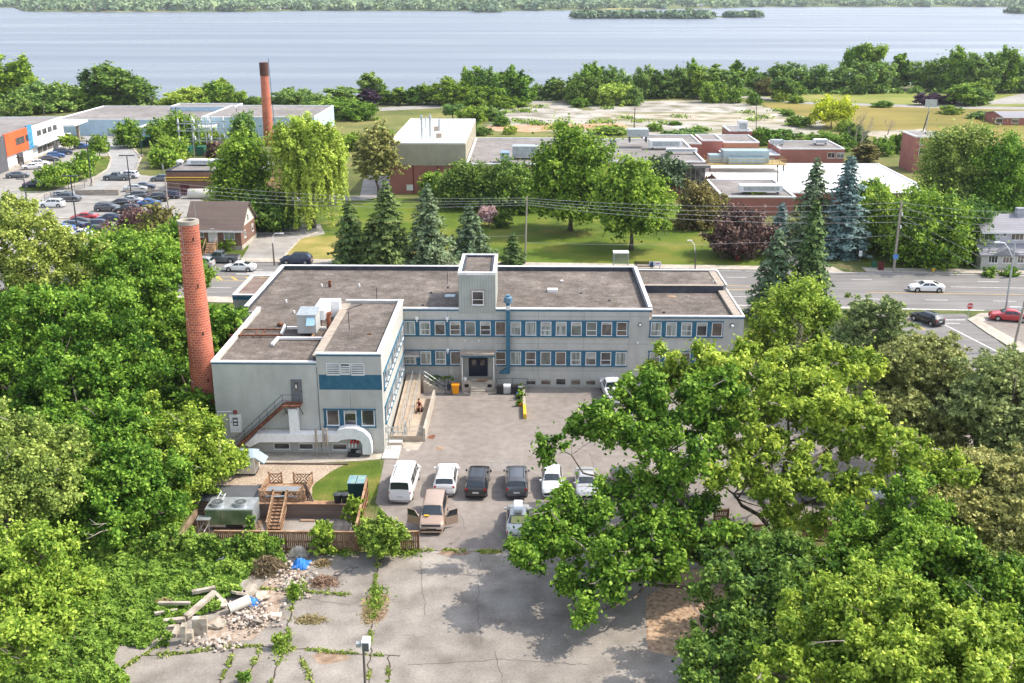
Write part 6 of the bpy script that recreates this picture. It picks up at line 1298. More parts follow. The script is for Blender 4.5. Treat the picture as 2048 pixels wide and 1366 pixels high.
# ---- poles and lamps
def lot_lamp(x,yb,yt,label,heads=2):
 b_ = P(x,yb);h = PY(x,yt,b_.y).z;T = thing('lamp_post',label,'lamp post',b_,0,'black lamp posts of the clinic lots');m = MB();m.tube([b_,b_+Vector((0,0,h))],[.13,.09],8);m.build('pole',darksteel,T)
 m = MB();m.cyl(b_,.35,.7,12);m.build('base',conc,T)
 for sg in ((-1,1) if heads == 2 else (-1,)): m = MB();m.box(b_.x+sg*.1,b_.y-.25,b_.z+h-.08,b_.x+sg*1.5,b_.y+.25,b_.z+h+.08);m.build('lamp_head',darksteel,T)
for a in ((184,372,282,'tallest lamp post beside the bend of the lane'),(264,404,311,'lamp post among the cars of the middle row'),(155,462,352,'lamp post in front of the bottom row of cars'),(55,410,358,'lamp post at the left junction of the lane',1),(284,314,273,'thin lamp post beside the green containers',1),(110,345,318,'short lamp post rising from the planted island',1),(48,335,315,'short dark post near the clinic door',1),(199,295,272,'distant lamp post behind the street tree',1)): lot_lamp(*a)
def pole(x0,y0,xt,yt,label,r_=.16,arms=(),name='utility_pole',mat=polewood,zb=0):
 b_ = P(x0,y0,zb);t_ = PY(xt,yt,b_.y);T = thing(name,label,'pole',b_);m = MB();m.tube([b_,t_],[r_,r_*.7],9);m.build('pole',mat,T)
 for z_,w_ in arms: m = MB();c_ = b_.lerp(t_,z_);m.bar(c_-Vector((w_/2,.15,0)),c_+Vector((w_/2,-.15,0)),.12);m.build('crossarm',mat,T)
 return T,b_,t_
def wire(pts,label,r_=.03,sag=.5,mat=None,name='overhead_wire',grp='overhead wires along the road',n=14):
 m = MB();q = []
 for a,b_ in zip(pts[:-1],pts[1:]):
  for i in range(n+1 if b_ is pts[-1] else n): f_ = i/n;p = Vector(a).lerp(Vector(b_),f_);p.z -= sag*4*f_*(1-f_);q.append(p)
 m.tube(q,r_,4);return one(m,name,mat or M('wire_grey',(.45,.45,.45),rough=.5),label,'wire',tuple(pts[0]),grp)
T1,p1b,p1t = pole(1050,528,1054,393,'pale wooden utility pole on the school lawn side of the road',.15)
T2,p2b,p2t = pole(1787,543,1803,402,'tall pale utility pole with guy wires across the road',.2)
for z_ in (.8,.62): m = MB();c_ = p2b.lerp(p2t,z_);m.cyl((c_.x+.25,c_.y-.2,c_.z),.1,.45,8);m.build('insulator',whitem,T2)
m = MB();c_ = p2b.lerp(p2t,.22);m.box(c_.x-.38,c_.y-.26,c_.z-.35,c_.x+.38,c_.y-.22,c_.z+.35);m.build('sign',M('blue_sign',(.10,.25,.55),rough=.5),T2)
T3,p3b,p3t = pole(346,488,329,355,'leaning old wooden pole beside the purple tree',.15)
T4,p4b,p4t = pole(549,531,545,486,'short dark wooden pole beside the road left of the flat roof',.13,mat=M('dark_pole',(.10,.085,.075)))
m = MB();m.tube([p4t-Vector((0,0,.8)),p4t+Vector((.15,0,1.1)),p4t+Vector((.5,0,1.5)),p4t+Vector((1.3,0,1.5))],.05,6);m.build('lamp_arm',whitem,T4)
m = MB();e_ = p4t+Vector((1.5,0,1.5));m.box(e_.x-.3,e_.y-.12,e_.z-.06,e_.x+.3,e_.y+.12,e_.z+.06);m.build('lamp_head',whitem,T4)
T5,p5b,p5t = pole(1390,545,1391,500,'dark post with a curved white street lamp behind the flat roof',.11,mat=M('dark_pole',(.1,.085,.075)),name='street_lamp')
m = MB();m.tube([p5t-Vector((0,0,.6)),p5t+Vector((-.2,0,.8)),p5t+Vector((-.7,0,1.4))],.05,6);m.build('lamp_arm',whitem,T5);m = MB();e_ = p5t+Vector((-.9,0,1.45));m.box(e_.x-.35,e_.y-.12,e_.z-.06,e_.x+.3,e_.y+.12,e_.z+.06);m.build('lamp_head',whitem,T5)
T6,p6b,p6t = pole(2026,702,2060,560,'weathered wooden utility pole at the right edge by the corner pavement',.17)
m = MB();c_ = p6b.lerp(p6t,.62);m.box(c_.x-1.6,c_.y-.1,c_.z-.06,c_.x+.2,c_.y+.1,c_.z+.06);m.build('crossarm',whitem,T6)
T7,p7b,p7t = pole(2010,630,2030,488,'grey street lamp pole at the corner with a long curved arm',.15,mat=steel,name='street_lamp')
m = MB();m.tube([p7t-Vector((0,0,1.8)),p7t+Vector((-.7,0,-.6)),p7t+Vector((-1.3,0,.1)),p7t+Vector((-1.9,0,.2))],.06,6);m.build('lamp_arm',whitem,T7);m = MB();e_ = p7t+Vector((-2.2,0,.2));m.box(e_.x-.4,e_.y-.15,e_.z-.08,e_.x+.3,e_.y+.15,e_.z+.08);m.build('lamp_head',whitem,T7)
for a in ((1268,262,1270,215,'slim dark pole on the waste ground behind the roofs',.18),(1512,280,1513,205,'thin tall pole by the brick penthouse',.12),(344,262,342,216,'left dark pole before the warehouse',.2),(352,262,351,214,'right dark pole with crossarms before the warehouse',.2),(474,262,473,218,'dark pole at the raised end of the warehouse',.18),(1846,262,1858,222,'tall post of the billboard by the shore road',.2),(1400,420,1402,335,'slim post in front of the school glazing',.12),(1554,392,1556,330,'grey vent post on the white roof edge',.15),(88,235,86,200,'far left dark pole by the clinic roof',.2),(300,215,309,192,'thin mast on the warehouse roof',.15)):
 pole(*a[:5],a[5],arms=((.93,3.0),(.85,2.4)) if 'crossarms' in a[4] else (),mat=M('dark_pole',(.1,.085,.075)))
far = lambda x,y,D_: PY(x,y,D_)
YW = p1b.y
for i,(ya,yb_,yc,s_) in enumerate(((395,411,398,.9),(404,425,408,1.0),(409,428,411,1.0),(421,439,418,1.1))):
 wire([PY(-80,ya-18+i*3,YW),PY(330,365+i*8,p3b.y),PY(1054,396+i*4.5,YW),PY(1802,405+i*13,p2b.y),PY(2200,418+i*13,YW)],('highest','second','third','lowest')[i]+' of the four long wires crossing above the road',.024,s_)
wire([p2b.lerp(p2t,.95),P(2110,548)],'steep guy wire from the top of the guyed pole',.024,.1);wire([p2b.lerp(p2t,.80),P(2040,552)],'upper middle guy wire of the guyed pole',.024,.1);wire([p2b.lerp(p2t,.72),P(1985,552)],'lower middle guy wire of the guyed pole',.024,.1);wire([p2b.lerp(p2t,.58),P(1930,545)],'shortest guy wire of the guyed pole',.024,.1)
wire([PY(1053,485,YW),PY(1790,470,p2b.y),PY(2200,480,YW)],'low single wire behind the road right of the pale pole',.018,.8)
wire([PY(330,455,p3b.y),PY(640,462,YW),PY(1053,470,YW)],'low wire between the leaning pole and the pale pole',.018,.6)
# ---- stop sign
b_ = P(1934,644,.13);h = PY(1942,612,b_.y).z;T = thing('stop_sign','red octagonal STOP sign on a steel post at the corner','sign',b_);m = MB();m.tube([b_,(b_.x,b_.y,h-.3)],.035,6);m.build('post',steel,T)
c_ = Vector((b_.x+.1,b_.y-.05,h));r_ = .46;m = MB();m.tube([c_+Vector((0,.02,0)),c_],r_,8);sg_ = m.build('sign_plate',redp,T)
m = MB();n_ = 8;vs = []
for rr_ in (r_*.98,r_*.90):
 for j in range(n_): g_ = 2*math.pi*(j+.5)/n_;vs.append((c_.x+rr_*math.cos(g_),c_.y-.006,c_.z+rr_*math.sin(g_)))
m.add(vs,[(j,(j+1) % n_,n_+(j+1) % n_,n_+j) for j in range(n_)]);m.build('border',whitem,sg_,off=ORG[T.name])
tc = bpy.data.curves.new('lettering','FONT');tc.body = 'STOP';tc.size = .36;tc.align_x = 'CENTER';tc.align_y = 'CENTER';tc.extrude = .003;tc.offset = .006
to = bpy.data.objects.new('lettering',tc);COL.objects.link(to);to.parent = T;to.location = (.1,-.07,h-.13);to.rotation_euler = (R(90),0,0);to.scale = (.92,1.1,1);tc.materials.append(whitem)
dg = bpy.context.evaluated_depsgraph_get();lm = bpy.data.meshes.new_from_object(to.evaluated_get(dg));ln = bpy.data.objects.new('lettering',lm);COL.objects.link(ln);ln.parent = to.parent;ln.location = to.location;ln.rotation_euler = to.rotation_euler;ln.scale = to.scale;bpy.data.objects.remove(to)
palegl = M('pale_glass',(.40,.46,.38),rough=.2);palegl.node_tree.nodes['Principled BSDF'].inputs['Alpha'].default_value = .35
# ---- bus shelter, bench, hydrant, cabinets
b_ = P(1241,534,.13);T = thing('bus_shelter','glass bus shelter with a ribbed white roof behind the flat roof','bus shelter',b_);x0,x1,hs = b_.x-1.1,b_.x+1.1,PY(1241,505,b_.y).z
m = MB()
for x_ in (x0,x1):
 for y_ in (b_.y-.7,b_.y+.7): m.bar((x_,y_,.13),(x_,y_,hs),.08)
m.build('frame',steel,T)
m = MB()
for k in range(6): m.box(x0-.1+.4*k,b_.y-.8,hs,x0+.26+.4*k,b_.y+.8,hs+.16)
m.build('roof',whitem,T)
for nm,bb in (('glass_panel',(x0+.06,b_.y+.68,.4,x1-.06,b_.y+.72,hs-.1)),('glass_panel',(x0-.02,b_.y-.6,.4,x0+.02,b_.y+.6,hs-.1)),('glass_panel',(x1-.02,b_.y-.6,.4,x1+.02,b_.y+.6,hs-.1))): m = MB();m.box(*bb);m.build(nm,palegl,T)
b_ = P(1288,538,.13);T = thing('bench','dark slatted bus stop bench with a small advert panel','bench',b_);m = MB()
for k in range(4): m.box(b_.x-1.5,b_.y-.3+.16*k,.55,b_.x+1.5,b_.y-.18+.16*k,.6)
for k in range(3): m.box(b_.x-1.5,b_.y+.34,.72+.18*k,b_.x+1.5,b_.y+.4,.85+.18*k)
m.build('seat',M('dark_brown',(.06,.03,.025)),T)
for sx in (-1,1): m = MB();m.box(b_.x+sx*1.2-.05,b_.y-.3,.13,b_.x+sx*1.2+.05,b_.y+.42,1.25);m.build('leg',darksteel,T)
b_ = P(1310,537,.13);T = thing('advert_panel','small blue and white advert board beside the bus stop bench','sign',b_);m = MB();m.box(b_.x-.9,b_.y-.05,.5,b_.x+.9,b_.y+.05,1.2);m.build('board',whitem,T);m = MB();m.box(b_.x-.8,b_.y-.07,.58,b_.x-.3,b_.y-.051,1.1);m.build('blue_patch',M('blue_sign',(.1,.25,.55)),T);m = MB();m.box(b_.x+.1,b_.y-.07,.85,b_.x+.7,b_.y-.051,.95);m.build('red_strip',redp,T)
for sx in (-.7,.7): m = MB();m.box(b_.x+sx-.04,b_.y-.04,.13,b_.x+sx+.04,b_.y+.04,.5);m.build('leg',darksteel,T)
b_ = P(1866,545,.0);T = thing('fire_hydrant','yellow fire hydrant with a green cap on the roadside grass','fire hydrant',b_);m = MB();m.tube([b_,b_+Vector((0,0,.08)),b_+Vector((0,0,.1)),b_+Vector((0,0,.75))],[.26,.26,.17,.17],12);m.tube([b_+Vector((-.32,0,.55)),b_+Vector((.32,0,.55))],.09,8);m.build('barrel',yellowp,T)
m = MB();m.blob(b_+Vector((0,0,.82)),.2,1,2,1,0);m.build('cap',greenst,T)
for x,y,w_,h_,mt,lab in ((1747,536,.55,1.0,greenst,'small green cabinet on the grass by the guyed pole'),(1761,541,.8,1.3,M('maroon',(.10,.02,.02)),'dark maroon cabinet in front of the small green one')):
 b_ = P(x,y);T = thing('utility_cabinet',lab,'cabinet',b_);m = MB();m.box(b_.x-w_/2,b_.y-.3,.08,b_.x+w_/2,b_.y+.3,h_);m.build('casing',mt,T,bevel=.03);m = MB();m.box(b_.x-w_/2-.1,b_.y-.4,0,b_.x+w_/2+.1,b_.y+.4,.08);m.build('plinth',conc,T)
b_ = P(1476,522);T = thing('red_sign','small red roofed sign box under the plum tree','sign',b_);m = MB();m.box(b_.x-.5,b_.y-.15,.1,b_.x+.3,b_.y+.15,1.6);m.build('post',M('maroon',(.1,.02,.02)),T);m = MB();m.box(b_.x-.6,b_.y-.4,1.6,b_.x+.8,b_.y+.3,2.0);m.build('cap',redp,T)
b_ = P(1719,525);T = thing('small_sign','little white oval sign on the grass before the blue spruce','sign',b_);m = MB();m.tube([b_,b_+Vector((0,0,1.5))],.03,5);m.build('post',steel,T);m = MB();m.box(b_.x-.25,b_.y-.05,1.0,b_.x+.25,b_.y-.031,1.9);m.build('plate',whitem,T)
b_ = P(1852,262);T = thing('billboard','grey lattice billboard panel seen from behind near the shore road','billboard',b_);m = MB();m.tube([b_,b_+Vector((0,0,7))],.15,6);m.build('post',steel,T);m = MB();m.box(b_.x-1.2,b_.y-.2,7,b_.x+2.2,b_.y+.2,9.2);m.build('panel',steel,T)
# ================================================================ TREES BY THE WATER (each its own thing)
FT = [ # x, base, top, width, kind, material, words
(12,218,84,96,'round',L_mid,'tall tree at the far left edge of the shore'),(72,224,152,100,'bush',L_far,'rounded low tree next to the far left one'),(118,222,160,84,'bush',L_far,'bushy tree between the clinic and the water'),(160,218,166,62,'bush',L_mid,'small bushy tree left of the lone dark shore tree'),
(236,214,112,104,'round',L_dark,'lone dark broad shore tree above the warehouse'),(200,216,175,60,'bush',L_far,'low bush at the left foot of the lone dark tree'),(30,232,188,60,'bush',L_far,'low shore bush at the left edge'),
(382,214,164,82,'bush',L_willow,'low yellow-green willow by the warehouse roof'),(432,212,158,70,'bush',L_mid,'green bushy tree right of the low willow'),(447,205,148,26,'poplar',L_willow,'thin yellowish tree top behind the bushy pair'),(470,214,172,44,'bush',L_mid,'small tree right of the low willow group'),(505,216,190,28,'bush',L_dark,'dark shrub left of the far smokestack'),
(576,220,168,66,'bush',L_far,'rounded tree right of the far smokestack'),(632,224,174,62,'bush',L_far,'second rounded tree right of the far smokestack'),(684,214,170,66,'open',L_far,'loose tree above the weeping willow'),(668,236,188,70,'bush',L_mid,'low scrub tree behind the weeping willow'),(718,240,195,56,'bush',L_mid,'scrub tree above the tan hall roof'),
(741,206,134,40,'poplar',L_far,'tall thin airy tree over the plum shore bush'),(738,212,172,28,'poplar',L_darkpur,'dark plum shore tree left of the row'),(766,208,176,40,'round',L_mid,'small round tree right of the plum one'),(800,210,168,30,'poplar',L_mid,'first slim park tree by the shore road'),(825,210,168,26,'poplar',L_dark,'second slim park tree by the shore road'),
(853,208,160,40,'round',L_mid,'mid sized round park tree by the shore road'),(900,210,144,58,'round',L_mid,'larger round park tree by the shore road'),(948,208,116,48,'round',L_mid,'tall tree at the left of the central clump'),(985,210,124,54,'round',L_far,'pale drooping tree in the central clump'),(1024,210,122,66,'round',L_mid,'right-hand tree of the central clump'),(965,214,165,60,'bush',L_mid,'low growth under the central clump'),(1010,214,188,70,'bush',L_mid,'shrubs at the foot of the central clump'),
(1076,198,162,26,'round',L_mid,'small isolated park tree right of the clump'),(1106,200,148,30,'poplar',L_far,'slim tree left of the dark one'),(1122,200,150,40,'round',L_dark,'dark tree at the start of the long tree belt'),(1160,205,128,46,'round',L_mid,'first tall tree of the long belt'),(1168,208,142,56,'bush',L_dark,'dark front tree of the long belt'),(1192,200,113,52,'round',L_mid,'high crown near the left end of the belt'),
(1232,200,122,54,'round',L_far,'broad crown behind the pale front shrubs'),(1222,210,158,58,'bush',L_willow,'pale front shrub tree of the belt'),(1262,210,165,36,'bush',L_far,'small round front tree of the belt'),(1285,196,120,46,'round',L_far,'middle crown of the belt over the water'),(1320,196,126,52,'round',L_dark,'shaded crown in the middle of the belt'),(1352,194,122,44,'round',L_far,'greyish crown right of the shaded one'),(1384,192,107,40,'round',L_mid,'tallest narrow crown in the middle of the belt'),
(1408,196,120,50,'round',L_mid,'wide green crown right of the tallest one'),(1440,198,116,40,'poplar',L_far,'upright crown with a pale top in the belt'),(1452,196,132,50,'round',L_mid,'full crown near the gap in the belt'),(1470,190,110,30,'poplar',L_mid,'narrow crown just before the gap'),(1425,205,150,40,'bush',L_mid,'front bush below the upright crown'),(1470,206,176,24,'bush',L_mid,'small shrub on the field side of the gap'),
(1503,182,124,32,'round',L_mid,'single tree standing in the gap of the belt'),(1545,186,118,54,'round',L_far,'first wide tree after the gap'),(1590,184,116,60,'round',L_far,'second wide tree after the gap'),(1640,184,118,56,'round',L_far,'third wide tree after the gap'),(1566,200,146,44,'round',L_dark,'dark front tree after the gap'),(1532,190,150,36,'round',L_brown,'bronze front tree after the gap'),(1592,190,158,26,'round',L_mid,'small sunlit front tree after the gap'),
(1700,178,76,40,'open',L_mid,'left of two loose high crowns over the headland'),(1738,178,74,56,'open',L_mid,'right of two loose high crowns over the headland'),(1718,184,112,84,'bush',L_far,'wide headland thicket below the loose crowns'),(1762,180,108,56,'bush',L_far,'right part of the headland thicket'),(1797,178,94,34,'poplar',L_mid,'dense upright tree on the headland'),(1836,180,112,52,'round',L_far,'rounded tree right of the upright one'),(1868,182,110,46,'round',L_dark,'darker rounded tree on the headland'),
(1912,182,80,64,'round',L_mid,'tall left tree of the right-hand group'),(1955,186,88,60,'round',L_far,'broad middle tree of the right-hand group'),(1995,184,78,62,'round',L_mid,'tall right tree of the right-hand group'),(2040,184,104,56,'round',L_far,'tree touching the right edge above the shore road'),(1928,210,158,62,'round',L_mid,'light round tree beside the shore road bend'),(1955,205,150,40,'round',L_mid,'pale round tree behind the light one'),(1960,208,168,34,'round',L_far,'small round tree at the road bend'),
(1843,210,180,27,'round',L_darkpur,'left one of three plum trees by the shore road'),(1872,208,181,27,'round',L_darkpur,'middle one of three plum trees by the shore road'),(1901,207,183,27,'round',L_darkpur,'right one of three plum trees by the shore road'),
# scrub on the waste ground
(945,245,206,44,'bush',L_mid,'scrub tree left of the pale slabs'),(985,240,208,44,'round',L_far,'willow scrub against the pale slabs'),(905,238,205,40,'open',L_far,'thin scrub tree behind the tan hall'),(935,262,235,30,'bush',L_dark,'dark scrub beside the tan hall'),(962,270,250,34,'bush',L_dark,'dark round scrub before the red soil'),(1004,252,230,26,'bush',L_mid,'small bush on the slab edge'),(1020,268,248,22,'bush',L_willow,'pale bush on the red soil'),
(1160,214,190,30,'bush',L_mid,'bush at the top of the slab gap'),(1220,268,252,60,'bush',L_light,'long light bush behind the middle roofs'),(1310,262,244,24,'bush',L_mid,'bush by the slim dark pole'),(1370,275,255,70,'bush',L_far,'scrub belt behind the grey roofs'),(1520,290,250,44,'bush',L_mid,'scrub beside the brick penthouse'),(1560,282,255,60,'bush',L_mid,'scrub behind the far wing'),(1600,252,226,44,'bush',L_mid,'scrub left of the yellow tree'),(1576,232,218,24,'bush',L_mid,'small scrub at the field corner'),
(1640,290,258,50,'bush',L_mid,'scrub below the yellow tree'),(1680,300,260,46,'bush',L_mid,'scrub right of the far wing'),(1708,290,240,40,'round',L_dark,'dark tree below the bare crooked one'),(1730,325,275,40,'poplar',L_brown,'leafless looking bronze tree by the white roof'),(1760,310,265,44,'bush',L_mid,'bush on the bank by the white roof'),(1800,305,262,44,'bush',L_mid,'bush left of the brick tower'),(1826,305,268,30,'bush',L_dark,'dark bush touching the brick tower'),(1690,262,232,30,'bush',L_light,'light bush right of the yellow trunk'),
(1508,210,182,24,'bush',L_mid,'round shrub at the slab corner'),(1560,202,176,22,'bush',L_willow,'shrub beside the shore road fence'),(1592,206,186,26,'bush',L_mid,'shrub clump on the shore road verge'),(1765,214,200,34,'bush',L_mid,'shrub pair on the hay field edge'),(1900,228,208,34,'bush',L_mid,'round shrub right of the plum trees'),(1965,236,220,50,'bush',L_far,'clipped hedge near the brick cottage'),(760,300,250,60,'bush',L_mid,'bushy tree left of the tan hall'),(705,300,258,50,'bush',L_mid,'bushy tree right of the weeping willow top'),
(1400,262,250,30,'bush',L_light,'light scrub between slab patches'),(1350,250,241,24,'bush',L_mid,'weedy bush on the worn slab'),(2030,30,16,60,'bush',L_far,'dark wooded point at the top right corner')]
for i,a in enumerate(FT[:-1]): fartree(a[0],a[1],a[2],a[3],a[4],i % 3,a[5],a[6])
# small shrubs scattered over the slabs
rs = random.Random(8);pts = []
for k in range(26):
 x = rs.uniform(1000,1560);y = rs.uniform(212,262);pts.append((x,y))
m_pos = []
for x,y in pts:
 p = P(x,y);n = 70;m_pos.append(np.array([p.x,p.y,.4])+np.random.default_rng(int(x)).normal(size=(n,3))*np.array([1.6,1.2,.35]))
q = np.concatenate(m_pos);q[:,2] = np.abs(q[:,2]);me = leafmesh('weed_clumps',q,np.random.default_rng(1).normal(size=q.shape)+np.array([0,0,1]),np.full(len(q),.6),np.random.default_rng(2).random(len(q)),L_mid)
o = bpy.data.objects.new('weed_clumps',me);COL.objects.link(o);o['kind'] = 'stuff';o['label'] = 'weed clumps scattered over the old slabs';o['category'] = 'weeds'
for nm_,x0,x1,yy,hh,sd in (('shore scrub between the trees of the long belt',1100,2100,196,2.8,5),('shore scrub behind the warehouse',-20,720,216,3.2,6),('low scrub along the park shore',760,1110,200,1.4,7)):
 rg = np.random.default_rng(sd);k = int((x1-x0)*9);xs_ = rg.uniform(x0,x1,k);Pp = []
 for x in xs_:
  yb_ = yy+4*noise.noise(Vector((x*.01,0,sd)))-(x-1100)*.016*(sd == 5)-(0 if sd != 6 else (x*.016));g_ = noise.noise(Vector((x*.045,0,sd*2)));p = P(x,yb_+rg.normal()*1.2)
  if g_ > -.25: Pp.append((p.x,p.y,rg.random()*hh*(.5+g_)))
 q = np.array(Pp);me = leafmesh('shore_scrub',q,rg.normal(size=q.shape)+np.array([.3,-.2,.8]),np.full(len(q),1.0),.45+.25*rg.normal(size=len(q)),L_far);o = bpy.data.objects.new('shore_scrub',me);COL.objects.link(o);o['kind'] = 'stuff';o['label'] = nm_;o['category'] = 'scrub'
 # ---- far wood, islands
def wood_mass(name,label,spots,size,mat,seed=1,per=40,sq=.6):
 rg = np.random.default_rng(seed);pos,nr,sz,v = [],[],[],[]
 for (x,y,z,r_) in spots:
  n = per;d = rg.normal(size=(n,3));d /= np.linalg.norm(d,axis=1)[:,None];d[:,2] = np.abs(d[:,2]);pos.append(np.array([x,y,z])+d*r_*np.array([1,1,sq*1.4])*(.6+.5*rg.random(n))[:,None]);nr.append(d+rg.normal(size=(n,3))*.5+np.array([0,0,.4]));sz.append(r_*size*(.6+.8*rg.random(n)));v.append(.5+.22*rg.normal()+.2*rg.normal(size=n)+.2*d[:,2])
 me = leafmesh(name,np.concatenate(pos),np.concatenate(nr),np.concatenate(sz),np.concatenate(v),mat,1.3);o = bpy.data.objects.new(name,me);COL.objects.link(o);o['kind'] = 'stuff';o['label'] = label;o['category'] = 'wood';return o
L_bay = leafmat('leaf_far_bay',(.03,.055,.035),(.055,.09,.05),(.10,.14,.065),.2)
rs = random.Random(3);sp_ = []
for k in range(2600):
 x = rs.uniform(-100,2150);off = abs(rs.gauss(0,1))*420+8 if rs.random() < .7 else rs.uniform(0,2600);e_ = P(x,far_y(x),-.9);d_ = Vector((e_.x,e_.y)).normalized();f_ = noise.noise(Vector((x*.006,off*.004,0)))
 if f_ < -.12 and off > 60: continue
 r_ = rs.uniform(11,21);z_ = 2+min(14,off*.012);sp_.append((e_.x+d_.x*off,e_.y+d_.y*off,z_,r_))
wood_mass('far_wood','wooded far shore of the bay',sp_,.42,L_bay,5,34)
def island(x0,x1,y,h,name='island',gaps=()):
 a,b_ = P(x0,y,-.9),P(x1,y,-.9);n = int((x1-x0)/2.2);sp = []
 for k in range(n):
  x = x0+(x1-x0)*(k+.5)/n
  if any(g0 < x < g1 for g0,g1 in gaps): continue
  p = P(x,y+rs.uniform(-1.2,.3),-.9);sp.append((p.x,p.y+6,1,PPM(x,y,p.y)*h*rs.uniform(.6,1.05)))
 m = MB();n2 = 12;vs = [(a.lerp(b_,i/n2).x,a.lerp(b_,i/n2).y-2+rs.uniform(-3,1),-.95) for i in range(n2+1)]+[(a.lerp(b_,i/n2).x,a.lerp(b_,i/n2).y+30,.6) for i in range(n2+1)]
 m.add(vs,[(i,i+1,n2+2+i,n2+1+i) for i in range(n2)]);o = m.build(name,farland);o['kind'] = 'structure';return sp
isp = island(1150,1300,37,15)+island(1300,1420,37.5,15,gaps=((1304,1310),(1318,1334)))+island(1400,1522,35,12,gaps=((1420,1454),(1482,1487)))+island(2022,2120,27,16)+island(952,992,25,14)
p = P(1376,37,-.9);isp.append((p.x,p.y,6,10));wood_mass('island_trees','clumps of trees on the low islands in the bay',isp,.45,L_bay,9,60)
# ---- cottages across the water
cot = [(84,'white'),(134,'white'),(168,'grey'),(190,'white'),(212,'white'),(228,'brown'),(283,'white'),(298,'white'),(325,'grey'),(350,'white'),(361,'brown'),(384,'grey'),(425,'white'),(505,'brown'),(540,'grey'),(556,'white'),(575,'brown'),(605,'grey'),(664,'white'),(708,'white'),(733,'grey'),(1380,'white'),(1400,'grey'),(1700,'white')]
between = ['at the far left end of the opposite shore','left of the wooded point','beside a pale lawn on the opposite shore','close to the water in the left third','with a low dark roof left of a pale lawn','just right of the pale lawn','before tall shore trees','second before the tall shore trees','half hidden by shore trees','shaped like a little chapel at the water edge','right behind the chapel shaped one','right of the chapel shaped one','alone between two clumps of trees','on a rise above the water','in the row left of the middle','the brightest in the row left of the middle','at the end of that bright row','with a long roof near the middle','by itself on the shore near the middle','near the open field across the bay','right of the one near the open field','far off behind the islands','second behind the islands','on the far right shore']
for i,((x,c),bt) in enumerate(zip(cot,between)):
 e_ = P(x,far_y(x)-.7,-.9);T = thing('cottage',f'tiny {c} cottage {bt}','cottage',(e_.x,e_.y,.5),rs.uniform(-.3,.3),'cottages on the opposite shore');w_,d_,h_ = rs.uniform(8,13),8,rs.uniform(3.5,5.5);m = MB();m.box(-w_/2,0,0,w_/2,d_,h_);m.build('wall',{'white': whitem,'grey': steel,'brown': brickbr}[c],T)
 m = MB();m.add([(-w_/2-.6,-.6,h_),(w_/2+.6,-.6,h_),(w_/2+.6,d_+.6,h_),(-w_/2-.6,d_+.6,h_),(-w_/2-.6,d_/2,h_+3),(w_/2+.6,d_/2,h_+3)],[(0,1,5,4),(2,3,4,5),(0,4,3),(1,2,5)]);m.build('roof',shingle if i % 2 else shingleg,T)
 # ---- air between the camera and the far shore
m = MB();m.box(-4200,-60,-4,4200,9500,55);o = m.build('haze',[])
hm = bpy.data.materials.new('haze_air');hm.use_nodes = True;hn = hm.node_tree;hn.nodes.remove(hn.nodes['Principled BSDF']);pv = hn.nodes.new('ShaderNodeVolumePrincipled');pv.inputs['Color'].default_value = (.88,.92,1,1);pv.inputs['Density'].default_value = .00006;pv.inputs['Anisotropy'].default_value = .2;hn.links.new(pv.outputs[0],hn.nodes['Material Output'].inputs['Volume']);o.data.materials.append(hm);o['kind'] = 'stuff';o['label'] = 'summer haze over the bay';o['category'] = 'haze'
# ================================================================ YARD, DECK, FENCES, RUBBLE AND SMALL THINGS
def board_fence(a,b,h,label,n=None,z=0,mat=fencew,side=1):
 a,b = Vector(a),Vector(b);d = b-a;L_ = d.length;n = n or max(1,round(L_/2.4));T = thing('board_fence',label,'fence',a,0);u = d.normalized();nn = Vector((-u.y,u.x,0))
 for i in range(n+1): p = a.lerp(b,i/n);m = MB();m.box(p.x-.07,p.y-.07,z,p.x+.07,p.y+.07,z+h+.06);m.build('post',woodbrown,T)
 for z_ in (.25,h*.52,h-.12):
  m = MB();m.bar(a+Vector((0,0,z+z_))-nn*.05,b+Vector((0,0,z+z_))-nn*.05,.05,.12);m.build('rail',woodbrown,T)
 m = MB();m.bar(a+Vector((0,0,z+h+.02)),b+Vector((0,0,z+h+.02)),.16,.05);m.build('cap_rail',wood,T)
 rr = random.Random(int(a.x*10));k = int(L_/.145)
 for j in range(n):
  m = MB();i0,i1 = int(k*j/n),int(k*(j+1)/n)
  for i in range(i0,i1):
   p = a.lerp(b,(i+.5)/k);w_ = .065;zt_ = h-.03-rr.random()*.03;q = p+nn*.045;T_ = Matrix.Translation((q.x,q.y,z)) @ Matrix.Rotation(math.atan2(u.y,u.x),4,'Z');m.box(-w_,-.012,.06,w_*.72,.012,zt_,T=T_)
  m.build('boards',[woodbrown,woodbrown2][j % 2],T)
 return T
woodbrown = M('brown_fence_wood',[(0,(.12,.055,.028)),(.5,(.23,.125,.065)),(1,(.34,.21,.125))],scale=2.2,rough=.88,stretch=(3,3,.4),big=.2,bigscale=.9,detail=7)
woodbrown2 = M('brown_fence_wood_b',[(0,(.14,.07,.038)),(.5,(.26,.15,.085)),(1,(.36,.24,.15))],scale=2.2,rough=.88,stretch=(3,3,.4),big=.2,bigscale=.9,detail=7)
fa,fb,fc = P(430,1110),P(712,1103),P(838,1101)
fa.y = fb.y = 69.75;fh = PY(700,1064,69.75).z
board_fence((fa.x,69.75,0),(fb.x,69.75,0),fh,'long brown board fence in front of the sunken yard')
board_fence((fb.x+.15,69.75,0),(fc.x,69.9,0),fh,'short brown board fence between the leafy sapling and the tan minivan')
fe = P(738,995);board_fence((fb.x,70.1,0),(fe.x-.1,fe.y,0),1.75,'light topped board fence running back from the corner beside the sunken yard',mat=wood)
a,b = P(1385,1086),P(1527,1086);board_fence((a.x,a.y,0),(b.x,a.y,0),1.6,'orange-brown fence piece behind the big tree trunk')
